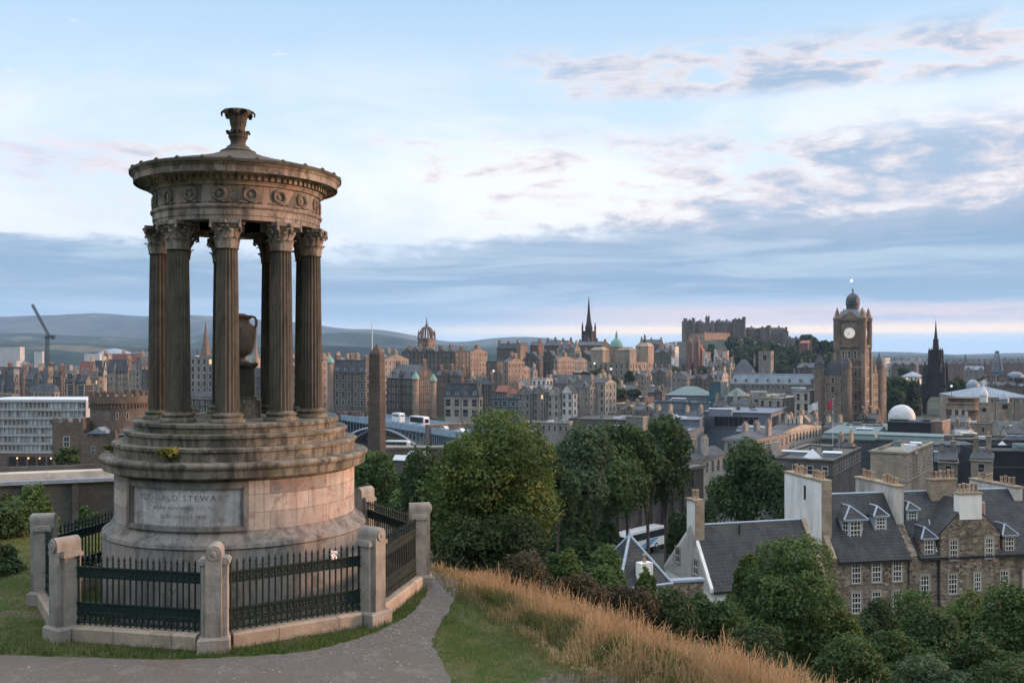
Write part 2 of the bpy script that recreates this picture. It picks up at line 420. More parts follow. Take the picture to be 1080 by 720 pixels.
gme.polygons.foreach_set('use_smooth', [True] * len(gme.polygons))
tag(link('ground', gme), kind='structure')

# gravel path round the monument, a sheet just above the ground
UP = [(-20, 17.0), (-12, 16.0), (-8.5, 15.68), (-5.3, 15.4), (-3.35, 15.85), (-2.4, 16.95), (-1.87, 18.3), (-1.76, 20.3), (-1.95, 22.3), (-2.8, 24.2), (-4.2, 25.6), (-6.5, 26.5)]
LOW = [(-20, 9), (-12, 9), (-6, 9), (-0.2, 11.5), (-0.95, 14.6), (-1.42, 16.4), (-1.25, 18.2), (-1.08, 20.3), (-1.15, 22.3), (-2.0, 24.8), (-3.6, 26.6), (-6.0, 27.6)]
def resample(ps, n):
    ps = np.array(ps, float); k = np.arange(len(ps)); u = np.linspace(0, len(ps) - 1, n)
    out = np.stack([np.interp(u, k, ps[:, 0]), np.interp(u, k, ps[:, 1])], -1)
    for _ in range(6): out[1:-1] = 0.25 * out[:-2] + 0.5 * out[1:-1] + 0.25 * out[2:]
    return out
U_, L_ = resample(UP, 133), resample(LOW, 133)
jit = rng.normal(0, 0.02, (133, 2)); U_ += jit; L_ += rng.normal(0, 0.02, (133, 2))
nn = 25; g_ = U_[:, None, :] + (L_ - U_)[:, None, :] * np.linspace(0, 1, nn)[None, :, None]
pz_ = ground_z(g_[..., 0], g_[..., 1]); pz_ = pz_ + 0.012 + np.minimum(0.05, np.abs(pz_) * 0.4)
i_, j_ = np.meshgrid(np.arange(132), np.arange(nn - 1), indexing='ij')
pq = np.stack([i_ * nn + j_, i_ * nn + j_ + 1, (i_ + 1) * nn + j_ + 1, (i_ + 1) * nn + j_], -1).reshape(-1, 4)
def gravel_mat():
    m = bpy.data.materials.new("gravel"); m.use_nodes = True; t = NT(m.node_tree)
    v = t.n('ShaderNodeTexCoord').outputs['Object']
    n1 = t.noise(v, 0.8, 5, 0.6); n2 = t.noise(v, 45, 3, 0.7); n3 = t.noise(v, 9, 4, 0.6)
    col = t.mix(t.ss(n2, 0.3, 0.7), (0.085, 0.077, 0.07), (0.172, 0.16, 0.148))
    col = t.mix(t.mul(t.ss(n1, 0.42, 0.62), 0.7), col, (0.125, 0.104, 0.085)); col = t.mix(t.mul(t.ss(t.noise(v, 2.3, 6, 0.7, 0.6), 0.52, 0.66), 0.55), col, (0.20, 0.185, 0.165))
    col = t.mix(t.mul(t.ss(n3, 0.52, 0.7), 0.35), col, (0.10, 0.092, 0.085))
    vo = t.n('ShaderNodeTexVoronoi'); t.put(vo.inputs['Vector'], v); vo.inputs['Scale'].default_value = 26
    peb = t.ss(vo.outputs['Distance'], 0.17, 0.08)
    rr, gg, bb = t.sep(vo.outputs['Color'])
    col = t.mix(t.mul(peb, t.ss(rr, 0.78, 0.8)), col, (0.36, 0.34, 0.32))
    p = t.n('ShaderNodeBsdfPrincipled'); t.put(p.inputs['Base Color'], col); p.inputs['Roughness'].default_value = 0.9; p.inputs['Specular IOR Level'].default_value = 0.2
    bn = t.n('ShaderNodeBump'); bn.inputs['Strength'].default_value = 0.9; bn.inputs['Distance'].default_value = 0.03
    t.put(bn.inputs['Height'], t.add(t.add(n2, n3), peb)); t.put(p.inputs['Normal'], bn.outputs[0])
    o = t.n('ShaderNodeOutputMaterial'); t.t.links.new(p.outputs[0], o.inputs[0]); return m
pme = fast_mesh("path", np.concatenate([g_, pz_[..., None]], -1).reshape(-1, 3), pq, gravel_mat())
tag(link('gravel_path', pme), kind='structure')

# distant hills, real ridges kilometres away
def ridge(name, pts, Y, depth, c1, c2, seed, rough=1.0):
    px = np.linspace(-260, 1340, 330); top = np.interp(px, [p[0] for p in pts], [p[1] for p in pts])
    top = np.convolve(np.pad(top, 4, 'edge'), np.ones(9) / 9, 'valid')
    v = np.linspace(-1, 0.7, 26); PX, V = np.meshgrid(px, v)
    Yv = Y + V * depth; X = (PX - 540) / 1000 * Y
    zt = CAMZ - (top - HOR) / 1000 * Y
    sh = np.clip(1 - np.abs(V) ** 1.25, 0, 1)
    r2 = np.random.default_rng(seed); nz = np.zeros_like(PX)
    for k in range(1, 7):
        fx, fy, ph = r2.uniform(0.01, 0.05) * k, r2.uniform(2, 5) * k, r2.uniform(0, 6.3); nz += np.sin(PX * fx + V * fy + ph) / k
    Z = -60 + (zt[None, :] + 60) * sh + nz * 0.075 * (zt[None, :] + 60) * np.abs(V) * (1 - np.abs(V)) * 4 * rough
    n = len(px); i, j = np.meshgrid(np.arange(25), np.arange(n - 1), indexing='ij')
    q = np.stack([i * n + j, i * n + j + 1, (i + 1) * n + j + 1, (i + 1) * n + j], -1).reshape(-1, 4)
    me = fast_mesh(name, np.stack([X, Yv, Z], -1).reshape(-1, 3), q, pmat(name + '_cover', c1, c2, 0.0011, 0.95, var=0, spec=0.05, stain=(tuple(u * 0.4 for u in c1), 0.003, (0.14, 0.125, 0.085), 0.0045), stain_amt=0.75))
    me.polygons.foreach_set('use_smooth', [True] * len(me.polygons))
    tag(link('hills', me), kind='structure')
ridge('moor_hills', [(-260, 340), (-100, 335), (0, 333), (50, 331), (75, 332.5), (95, 329), (118, 330.5), (160, 334), (190, 333), (212, 331), (232, 334), (270, 337), (300, 338), (330, 341), (345, 344), (365, 347), (400, 346), (420, 350), (445, 355), (480, 362), (505, 357.5), (530, 355.5), (560, 354.5), (585, 356.5), (605, 361), (640, 366), (700, 369), (760, 371), (860, 373), (900, 371), (930, 370.5), (960, 371.3), (1000, 374), (1040, 375), (1080, 372), (1340, 371)], 9000, 2600, (0.035, 0.05, 0.04), (0.085, 0.075, 0.06), 3)
ridge('wooded_hills', [(-260, 352), (0, 351), (40, 350), (80, 354), (130, 355), (160, 358), (220, 351), (280, 354), (330, 352), (350, 350), (380, 349.5), (400, 352), (430, 357), (460, 363), (520, 365), (560, 363), (620, 369), (700, 373), (1340, 377)], 5600, 1500, (0.018, 0.034, 0.026), (0.045, 0.055, 0.035), 5)
ridge('near_ridge', [(-260, 362), (0, 359), (60, 361), (100, 363), (140, 366), (200, 367), (260, 366), (350, 364), (400, 366), (460, 369), (600, 375), (1340, 380)], 3400, 700, (0.012, 0.026, 0.02), (0.03, 0.042, 0.03), 9)

# ------------------------------------------------------------------ the round temple
MC = Vector((-5.69, 19.7, 0))
def cyl_stone(name, c1, c2, brick=None, dark=0.5, pink=None, moss=0.0, streak=0.7, bump=0.35):
    m = bpy.data.materials.new(name); m.use_nodes = True; t = NT(m.node_tree)
    v = t.n('ShaderNodeTexCoord').outputs['Object']; x, y, z = t.sep(v)
    u = t.mul(t.m('ARCTAN2', x, t.mul(y, -1)), 2.38)
    f = t.noise(v, 2.2, 7, 0.65); fine = t.noise(v, 22, 5, 0.7)
    col = t.mix(t.ss(f, 0.3, 0.7), c1, c2)
    if pink: col = t.mix(t.mul(t.ss(t.noise(v, 0.9, 3, 0.5), 0.45, 0.62), 0.8), col, pink)
    hgt = t.add(t.mul(f, 0.5), t.mul(fine, 0.35))
    if brick:
        bt = t.n('ShaderNodeTexBrick'); bt.offset = 0.37; bt.offset_frequency = 2
        t.put(bt.inputs['Vector'], t.vec(u, t.add(z, brick[2]), 0.0))
        bt.inputs['Color1'].default_value = (1.38, 1.28, 1.18, 1); bt.inputs['Color2'].default_value = (0.58, 0.55, 0.54, 1); bt.inputs['Mortar'].default_value = (0.35, 0.32, 0.3, 1)
        bt.inputs['Scale'].default_value = 1; bt.inputs['Mortar Size'].default_value = 0.006; bt.inputs['Mortar Smooth'].default_value = 0.3
        bt.inputs['Brick Width'].default_value = brick[0]; bt.inputs['Row Height'].default_value = brick[1]
        col = t.mix(0.85, col, bt.outputs['Color'], 'MULTIPLY'); hgt = t.sub(hgt, t.mul(bt.outputs['Fac'], 0.7))
    col = t.mix(t.mul(t.ss(fine, 0.5, 0.75), 0.35), col, tuple(q * 0.5 for q in c1))
    sv = t.vec(t.mul(x, 2.0), t.mul(y, 2.0), t.mul(z, 0.45))
    st = t.noise(sv, 1.6, 6, 0.68, 0.6)
    col = t.mix(t.mul(t.ss(st, 0.44, 0.62), dark * streak * 1.3), col, (0.035, 0.034, 0.031))
    sv2 = t.vec(t.mul(x, 9.0), t.mul(y, 9.0), t.mul(z, 0.5)); st2 = t.noise(sv2, 1.0, 4, 0.6, 0.4)
    col = t.mix(t.mul(t.ss(st2, 0.55, 0.70), dark * 0.75), col, (0.04, 0.039, 0.036))
    bl = t.noise(v, 3.4, 6, 0.7, 0.8); col = t.mix(t.mul(t.ss(bl, 0.52, 0.66), dark), col, (0.055, 0.052, 0.045))
    if moss: col = t.mix(t.mul(t.ss(t.noise(v, 2.7, 5, 0.7), 0.5, 0.68), moss), col, (0.11, 0.115, 0.045))
    p = t.n('ShaderNodeBsdfPrincipled'); t.put(p.inputs['Base Color'], col); p.inputs['Roughness'].default_value = 0.9; p.inputs['Specular IOR Level'].default_value = 0.2
    bn = t.n('ShaderNodeBump'); bn.inputs['Strength'].default_value = bump; bn.inputs['Distance'].default_value = 0.04
    t.put(bn.inputs['Height'], hgt); t.put(p.inputs['Normal'], bn.outputs[0])
    o = t.n('ShaderNodeOutputMaterial'); t.t.links.new(p.outputs[0], o.inputs[0]); MATS[name] = m; return m
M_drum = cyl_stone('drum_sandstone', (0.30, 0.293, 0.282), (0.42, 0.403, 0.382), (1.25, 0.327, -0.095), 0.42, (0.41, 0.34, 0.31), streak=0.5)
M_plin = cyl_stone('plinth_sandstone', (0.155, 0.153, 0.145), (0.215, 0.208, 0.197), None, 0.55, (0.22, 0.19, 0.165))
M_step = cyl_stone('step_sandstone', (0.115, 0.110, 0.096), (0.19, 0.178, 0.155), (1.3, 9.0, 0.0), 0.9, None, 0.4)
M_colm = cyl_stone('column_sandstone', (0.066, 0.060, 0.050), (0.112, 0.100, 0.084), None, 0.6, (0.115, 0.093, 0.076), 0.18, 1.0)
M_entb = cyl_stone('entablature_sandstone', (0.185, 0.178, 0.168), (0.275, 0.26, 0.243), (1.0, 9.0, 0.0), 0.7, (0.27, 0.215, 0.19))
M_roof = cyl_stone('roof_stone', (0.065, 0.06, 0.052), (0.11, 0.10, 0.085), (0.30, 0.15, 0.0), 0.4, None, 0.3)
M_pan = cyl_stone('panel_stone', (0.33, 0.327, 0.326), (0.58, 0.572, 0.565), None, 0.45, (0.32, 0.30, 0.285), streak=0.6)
M_ins = pmat('worn_lettering', (0.11, 0.106, 0.104), (0.27, 0.26, 0.255), 7, 0.9, var=0)

mon = thing('round_temple', 'tall round stone temple with fluted columns and carved roof finial on a stepped drum', 'monument', MC)
def arcbox(mb, r0, r1, z0, z1, a0, a1, n=24, mi=0):
    q = [(r0, z0), (r1, z0), (r1, z1), (r0, z1)]; rings = []
    for i in range(n + 1):
        a = R(a0 + (a1 - a0) * i / n); rings.append(mb.pts([(r * math.cos(a), r * math.sin(a), z) for r, z in q]))
    for b, e in zip(rings, rings[1:]):
        for j in range(4): mb.face((b + j, b + (j + 1) % 4, e + (j + 1) % 4, e + j), mi)
    mb.face([rings[0] + j for j in range(4)], mi); mb.face([rings[-1] + j for j in range(3, -1, -1)], mi)
N_ = 128
MB().lathe([(2.60, -0.4), (2.60, 1.40), (2.585, 1.43)], N_).build('plinth', M_plin, mon, smooth=True)
MB().lathe([(2.585, 1.432), (2.62, 1.45), (2.60, 1.52), (2.52, 1.57), (2.46, 1.62), (2.44, 1.66), (2.41, 1.69), (2.40, 1.735)], N_).build('base_moulding', M_plin, mon, smooth=True)
MB().lathe([(2.38, 1.72), (2.38, 2.66)], N_).build('drum', M_drum, mon, smooth=True)
PA0, PA1 = -129, -69.5
pan = MB(); arcbox(pan, 2.37, 2.392, 1.83, 2.52, PA0 + 2.5, PA1 - 2.5, 40)
panel = pan.build('inscription_panel', M_pan, mon, smooth=30)
fr = MB()
arcbox(fr, 2.37, 2.455, 2.525, 2.63, PA0, PA1, 40); arcbox(fr, 2.37, 2.455, 1.742, 1.825, PA0, PA1, 40)
arcbox(fr, 2.37, 2.455, 1.828, 2.522, PA0, PA0 + 2.2, 3); arcbox(fr, 2.37, 2.455, 1.828, 2.522, PA1 - 2.2, PA1, 3)
arcbox(fr, 2.37, 2.425, 1.828, 2.522, PA0 + 2.25, PA0 + 3.4, 3); arcbox(fr, 2.37, 2.425, 1.828, 2.522, PA1 - 3.4, PA1 - 2.25, 3)
fr.build('panel_frame', M_plin, panel, smooth=30)
def bent_text(txt, size, ac, zc, r, name, parent, mat, depth=0.004, spacing=1.15):
    cu = bpy.data.curves.new(name, 'FONT'); cu.body = txt; cu.size = size; cu.align_x = 'CENTER'; cu.space_character = spacing; cu.resolution_u = 3
    to = bpy.data.objects.new('t', cu); COL.objects.link(to); dg = bpy.context.evaluated_depsgraph_get()
    me = bpy.data.meshes.new_from_object(to.evaluated_get(dg)); bpy.data.objects.remove(to)
    bm = bmesh.new(); bm.from_mesh(me); bmesh.ops.triangulate(bm, faces=bm.faces[:]); bmesh.ops.subdivide_edges(bm, edges=[e for e in bm.edges if e.calc_length() > 0.08], cuts=1)
    for v in bm.verts:
        a = R(ac) + v.co.x / r; v.co = Vector((r * math.cos(a), r * math.sin(a), zc + v.co.y))
    bm.to_mesh(me); bm.free(); me.materials.clear(); me.materials.append(mat); return link(name, me, parent)
bent_text('DUGALD STEWART', 0.155, -98, 2.29, 2.397, 'lettering', panel, M_ins, spacing=1.35)
bent_text('BORN NOVEMBER 22 1753', 0.085, -98, 2.13, 2.397, 'lettering', panel, M_ins, spacing=1.25)
bent_text('DIED JUNE 11 1828', 0.085, -98, 1.98, 2.397, 'lettering', panel, M_ins, spacing=1.25)
MB().lathe([(2.385, 2.64), (2.42, 2.66), (2.46, 2.69), (2.47, 2.715), (2.60, 2.725), (2.605, 2.86), (2.635, 2.885), (2.66, 2.93), (2.655, 2.965), (2.63, 2.99), (2.3, 3.0)], N_).build('cornice', M_step, mon, smooth=True)
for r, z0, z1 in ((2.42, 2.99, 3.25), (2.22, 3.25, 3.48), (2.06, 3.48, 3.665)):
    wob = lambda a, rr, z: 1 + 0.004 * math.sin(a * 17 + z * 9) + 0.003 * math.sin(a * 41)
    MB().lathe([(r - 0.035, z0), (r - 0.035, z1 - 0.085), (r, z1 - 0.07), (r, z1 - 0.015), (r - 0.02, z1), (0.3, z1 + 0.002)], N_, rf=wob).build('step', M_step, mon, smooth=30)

# one column, copied eight times
ZB, ZC, ZT = 3.665, 6.98, 7.545
fl = [1.0, 0.945, 0.905, 0.945]
def shaft_rf(a, r, z): return fl[int(round(a / (2 * math.pi) * 80)) % 4]
prof = []
for i in range(15):
    u = i / 14; prof.append((0.230 - 0.032 * u ** 1.6, 0.20 + (ZC - ZB - 0.2) * u))
sh_me = MB().lathe(prof, 80, rf=shaft_rf).mesh('shaft', M_colm, 25)
bs_me = MB().lathe([(0.335, 0.0), (0.345, 0.03), (0.335, 0.065), (0.285, 0.075), (0.28, 0.10), (0.30, 0.12), (0.305, 0.145), (0.285, 0.165), (0.25, 0.175), (0.245, 0.2)], 40).mesh('column_base', M_step, True)
def leaf(mb, ang, prof, wid, th=0.012, mi=0):
    ca, sa = math.cos(ang), math.sin(ang); A, B = [], []
    for (r, z), w_ in zip(prof, wid):
        row = []
        for k_, off in ((-1, -0.25), (-0.5, 0), (0, 0.25), (0.5, 0), (1, -0.25)):
            rr = r + off * w_ * 0.5; row.append((rr * ca - k_ * w_ * sa, rr * sa + k_ * w_ * ca, z))
        A.append(mb.pts(row)); B.append(mb.pts([(x_ - th * ca, y_ - th * sa, z_) for x_, y_, z_ in row]))
    for b, e in zip(A, A[1:]):
        for j in range(4): mb.face((b + j, b + j + 1, e + j + 1, e + j), mi)
    for b, e in zip(B, B[1:]):
        for j in range(4): mb.face((b + j + 1, b + j, e + j, e + j + 1), mi)
    for a_, b_, (j, k_) in ((A, B, (0, 0)), (A, B, (4, 4))):
        for i in range(len(A) - 1): mb.face((a_[i] + j, a_[i + 1] + j, b_[i + 1] + j, b_[i] + j), mi)
    mb.face([A[-1] + j for j in range(5)] + [B[-1] + j for j in range(4, -1, -1)], mi)
cap = MB()
cap.lathe([(0.215, 0.0), (0.225, 0.02), (0.20, 0.035), (0.195, 0.1), (0.205, 0.3), (0.25, 0.45), (0.27, 0.47)], 32)
for i in range(8):
    leaf(cap, 2 * math.pi * i / 8, [(0.21, 0.03), (0.222, 0.12), (0.24, 0.19), (0.285, 0.225), (0.30, 0.20)], [0.07, 0.085, 0.08, 0.05, 0.02])
    leaf(cap, 2 * math.pi * (i + 0.5) / 8, [(0.21, 0.12), (0.225, 0.25), (0.25, 0.33), (0.30, 0.365), (0.315, 0.335)], [0.06, 0.08, 0.075, 0.05, 0.02])
for i in range(4):
    a = math.pi / 4 + i * math.pi / 2; c_, s_ = math.cos(a), math.sin(a)
    cap.path([(0.22 * c_, 0.22 * s_, 0.28), (0.27 * c_, 0.27 * s_, 0.40), (0.33 * c_, 0.33 * s_, 0.46), (0.38 * c_, 0.38 * s_, 0.45), (0.385 * c_, 0.385 * s_, 0.40), (0.35 * c_, 0.35 * s_, 0.385), (0.345 * c_, 0.345 * s_, 0.42)], [0.03, 0.032, 0.034, 0.032, 0.028, 0.024, 0.02], 6)
    a2 = i * math.pi / 2; c_, s_ = math.cos(a2), math.sin(a2); cap.ball((0.30 * c_, 0.30 * s_, 0.50), 0.04, 8, 5)
    for dd in (-0.32, 0.32): cap.path([(0.23 * math.cos(a2 + dd), 0.23 * math.sin(a2 + dd), 0.33), (0.28 * math.cos(a2 + dd * .6), 0.28 * math.sin(a2 + dd * .6), 0.43), (0.29 * math.cos(a2 + dd * .2), 0.29 * math.sin(a2 + dd * .2), 0.42)], [0.02, 0.022, 0.014], 5)
ab = []
for i in range(4):
    for k_ in range(8):
        a = i * math.pi / 2 + math.pi / 4 + (math.pi / 2) * k_ / 8; t_ = abs(k_ / 8 - 0.5) * 2; ab.append((0.275 + 0.13 * t_ ** 2.2) * 1.0)
apts = [(ab[j] * math.cos(math.pi / 4 + 2 * math.pi * j / 32), ab[j] * math.sin(math.pi / 4 + 2 * math.pi * j / 32)) for j in range(32)]
cap.prism([(x_, y_, 0.475) for x_, y_ in apts], (0, 0, 0.075))
cp_me = cap.mesh('capital', M_entb, 50)
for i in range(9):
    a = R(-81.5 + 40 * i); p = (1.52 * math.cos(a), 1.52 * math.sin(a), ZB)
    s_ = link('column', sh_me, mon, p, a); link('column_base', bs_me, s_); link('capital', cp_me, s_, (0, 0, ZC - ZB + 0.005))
def ring(name, prof, parent, mat, smooth=True, n=N_): return MB().lathe(prof, n).build(name, mat, parent, smooth=smooth)
ring('ceiling', [(0.02, 7.66), (1.34, 7.66)], mon, M_colm)
ring('architrave', [(1.33, 7.70), (1.33, 7.545), (1.655, 7.545), (1.655, 7.63), (1.67, 7.635), (1.67, 7.76), (1.70, 7.775), (1.715, 7.81), (1.70, 7.835), (1.66, 7.84)], mon, M_entb, 30)
fz = ring('frieze', [(1.645, 7.83), (1.645, 8.235)], mon, M_entb)
wr = MB()
for i in range(28):
    a = 2 * math.pi * i / 28; b = 2 * math.pi * (i + 1) / 28
    wr.tube((0, 0.118 * math.cos(a), 0.118 * math.sin(a)), (0, 0.118 * math.cos(b), 0.118 * math.sin(b)), 0.036 + 0.006 * (i % 2), None, 6, cap=False)
wr.ball((0.0, 0, 0), (0.02, 0.05, 0.05), 8, 5)
for sg in (-1, 1): wr.path([(0, sg * 0.02, -0.12), (0.005, sg * 0.08, -0.15), (0, sg * 0.16, -0.13), (0, sg * 0.22, -0.15)], [0.02, 0.022, 0.018, 0.008], 5)
wr_me = wr.mesh('wreath', M_entb, 50)
for i in range(18):
    a = R(-86 + 20 * i); link('wreath', wr_me, fz, (1.652 * math.cos(a), 1.652 * math.sin(a), 8.03), a)
ring('upper_moulding', [(1.645, 8.2), (1.69, 8.215), (1.70, 8.25), (1.72, 8.265), (1.72, 8.29), (1.78, 8.40), (1.7, 8.41)], mon, M_entb, 30)
dn = MB()
for i in range(88):
    dn.xf = Matrix.Rotation(2 * math.pi * i / 88, 4, 'Z'); dn.box(1.715, 1.805, -0.036, 0.036, 8.295, 8.385)
dn.build('dentil_band', M_entb, mon)
ring('roof_cornice', [(1.6, 8.385), (1.83, 8.388), (1.85, 8.43), (2.0, 8.44), (2.005, 8.40), (2.03, 8.395), (2.035, 8.51), (2.06, 8.53), (2.085, 8.57), (2.085, 8.60), (2.0, 8.605)], mon, M_entb, 30)
rf_ = ring('roof', [(2.11, 8.575), (2.115, 8.63), (2.06, 8.66), (1.6, 8.78), (1.1, 8.90), (0.6, 9.04), (0.38, 9.13), (0.2, 9.15)], mon, M_roof, 30)
ax = MB().lathe([(0.03, 0.0), (0.045, 0.01), (0.042, 0.028), (0.02, 0.05), (0.0, 0.055)], 10).mesh('antefix', M_roof, True)
for i in range(26):
    a = R(5 + 360 / 26 * i); link('antefix', ax, rf_, (2.07 * math.cos(a), 2.07 * math.sin(a), 8.635), a)
fin = MB().lathe([(0.36, 9.13), (0.36, 9.17), (0.29, 9.20), (0.24, 9.24), (0.225, 9.27), (0.17, 9.30), (0.15, 9.35), (0.165, 9.41), (0.2, 9.47), (0.185, 9.5), (0.15, 9.53), (0.14, 9.6), (0.15, 9.78), (0.18, 9.9), (0.26, 9.99), (0.27, 10.02), (0.0, 10.03)], 40).build('finial', M_roof, mon, smooth=True)
lv = MB()
for i in range(8):
    leaf(lv, 2 * math.pi * i / 8 + 0.2, [(0.15, 9.70), (0.17, 9.84), (0.235, 9.96), (0.305, 10.01), (0.345, 9.97), (0.34, 9.90)], [0.055, 0.065, 0.085, 0.09, 0.07, 0.03], 0.02)
    leaf(lv, 2 * math.pi * (i + .5) / 8 + 0.2, [(0.155, 9.42), (0.19, 9.50), (0.215, 9.57), (0.25, 9.585), (0.255, 9.55)], [0.06, 0.075, 0.07, 0.05, 0.02], 0.015)
lv.build('leaf_crown', M_roof, fin, smooth=50)

M_urn = cyl_stone('urn_stone', (0.13, 0.11, 0.09), (0.19, 0.155, 0.125), None, 0.4, (0.2, 0.145, 0.115))
# urn on its pedestal inside the ring of columns
urn = thing('stone_urn', 'two-handled stone urn on a square pedestal standing among the fluted columns', 'urn', MC + Vector((0.03, 0.05, 3.667)))
MB().box(-.44, .44, -.44, .44, 0, .42).box(-.36, .36, -.36, .36, .42, .5).build('plinth', M_step, urn, rz=0.25)
MB().box(-.31, .31, -.31, .31, .5, 1.17).frustum(-.31, .31, -.31, .31, 1.17, -.38, .38, -.38, .38, 1.25).box(-.38, .38, -.38, .38, 1.25, 1.31).build('pedestal', M_colm, urn, rz=0.25)
MB().lathe([(0.2, 1.31), (0.21, 1.34), (0.13, 1.37), (0.10, 1.42), (0.14, 1.47), (0.24, 1.53), (0.31, 1.68), (0.345, 1.92), (0.355, 2.10), (0.335, 2.18), (0.24, 2.24), (0.2, 2.3), (0.2, 2.36), (0.27, 2.4), (0.285, 2.44), (0.27, 2.455), (0.2, 2.45), (0.08, 2.5), (0, 2.5)], 40).build('vase', M_urn, urn, smooth=True)
for sg in (-1, 1):
    MB().path([(sg * .33, 0, 2.12), (sg * .372, 0, 2.22), (sg * .375, 0, 2.33), (sg * .34, 0, 2.405), (sg * .26, 0, 2.425)], [.04, .034, .03, .03, .034], 8).build('handle', M_urn, urn, rz=-0.15, smooth=True)

urn.scale = (.94, .94, .86)
# ------------------------------------------------------------------ railing enclosure: octagon of stone piers and iron panels
M_pier = pmat('pier_sandstone', (0.20, 0.188, 0.168), (0.30, 0.277, 0.245), 2.5, 0.9, 0.7, stain=((0.06, 0.057, 0.05), 1.6, (0.30, 0.235, 0.19), 1.1), stain_amt=0.6, streak=True, var=0.1)
M_kerb = pmat('kerb_sandstone', (0.27, 0.22, 0.17), (0.37, 0.30, 0.235), 2.0, 0.92, 0.5, stain=((0.10, 0.09, 0.07), 2.2), stain_amt=0.5, brick=(1.1, 3.0, 0.5), var=0.1)
M_iron = pmat('green_iron', (0.005, 0.014, 0.013), (0.009, 0.022, 0.020), 6, 0.55, 0.1, var=0.05, spec=0.3)
enc = thing('railing_enclosure', 'eight-sided dark green iron railing with rounded stone piers around the round temple', 'railing', MC)
RO = 3.75; PV = [Vector((RO * math.cos(R(-79.6 + 45 * k_)), RO * math.sin(R(-79.6 + 45 * k_)), 0)) for k_ in range(8)]
core = MB(); core.box(-.13, .13, -.23, .21, 0.26, 1.66)
core.prism([(0.13 * math.cos(math.pi * i / 12), -.23, 1.66 + 0.13 * math.sin(math.pi * i / 12)) for i in range(13)], (0, .44, 0))
pier_me = core.mesh('pier', M_pier, 35)
flank = MB()
for sg in (-1, 1):
    a, b = sorted((sg * .132, sg * .215)); flank.box(a, b, -.14, .15, 0.26, 1.46); a, b = sorted((sg * .132, sg * .25)); flank.box(a, b, -.175, .185, 1.46, 1.53); a, b = sorted((sg * .132, sg * .225)); flank.box(a, b, -.15, .16, 1.53, 1.56)
flank_me = flank.mesh('pilaster', M_pier)
base_me = MB().box(-.26, .26, -.275, .255, -.35, .22).frustum(-.26, .26, -.275, .255, .22, -.225, .225, -.235, .215, .262).mesh('base_block', M_pier)
rd = MB(); rd.tube((0, -.232, 1.65), (0, -.26, 1.65), 0.1, None, 24); rd.tube((0, -.26, 1.65), (0, -.275, 1.65), 0.055, 0.035, 16)
rd_me = rd.mesh('roundel', M_pier, 40)
for k_ in range(8):
    a = R(-79.6 + 45 * k_); p = link('pier', pier_me, enc, PV[k_], a + math.pi / 2)
    link('pilaster', flank_me, p); link('base_block', base_me, p); link('roundel', rd_me, p)
Ls = (PV[1] - PV[0]).length; hw = Ls / 2 - 0.215
kerb_me = MB().box(-Ls / 2 + .265, Ls / 2 - .265, -.17, .15, -.35, .23).frustum(-Ls / 2 + .265, Ls / 2 - .265, -.17, .15, .23, -Ls / 2 + .265, Ls / 2 - .265, -.13, .11, .265).mesh('kerb', M_kerb)
pk_ = MB(); NPK = 22
for i in range(NPK):
    x_ = -hw + 0.045 + (2 * hw - 0.09) * i / (NPK - 1); tall = 0.0 if i % 3 else 0.02
    pk_.tube((x_, 0, 0.27), (x_, 0, 1.36 + tall), 0.0165, None, 6)
    pk_.lathe([(0.012, 1.34 + tall), (0.03, 1.355 + tall), (0.012, 1.372 + tall), (0.026, 1.41 + tall), (0.018, 1.45 + tall), (0.0, 1.50 + tall)], 6, (x_, 0, 0))
pk_me = pk_.mesh('railing_panel', M_iron)
tr = MB()
for z0, z1 in ((1.09, 1.115), (1.255, 1.28)): tr.box(-hw, hw, -.022, .022, z0, z1)
tr.box(-hw, hw, -.005, .005, 1.115, 1.255)
lb = MB()
for z0, z1 in ((.30, .325), (.45, .47), (.635, .66)): lb.box(-hw, hw, -.022, .022, z0, z1)
def rings(mb, zc, r, n, th):
    for i in range(n):
        xc = -hw + (i + .5) * 2 * hw / n
        for j in range(10):
            a, b = 2 * math.pi * j / 10, 2 * math.pi * (j + 1) / 10
            mb.tube((xc + r * math.cos(a), 0, zc + r * math.sin(a)), (xc + r * math.cos(b), 0, zc + r * math.sin(b)), th, None, 5, cap=False)
rings(tr, 1.185, 0.052, 20, .013); rings(lb, .552, .07, 20, .014); rings(lb, .388, .05, 26, .012)
lb.box(-hw, hw, -.004, .004, .47, .635)
tr_me = tr.mesh('top_rail', M_iron); lb_me = lb.mesh('scroll_band', M_iron)
for k_ in range(8):
    a, b = PV[k_], PV[(k_ + 1) % 8]; mid = (a + b) / 2; az = math.atan2((b - a).y, (b - a).x)
    link('kerb', kerb_me, enc, mid, az); pn = link('railing_panel', pk_me, enc, mid, az); link('top_rail', tr_me, pn); link('scroll_band', lb_me, pn)

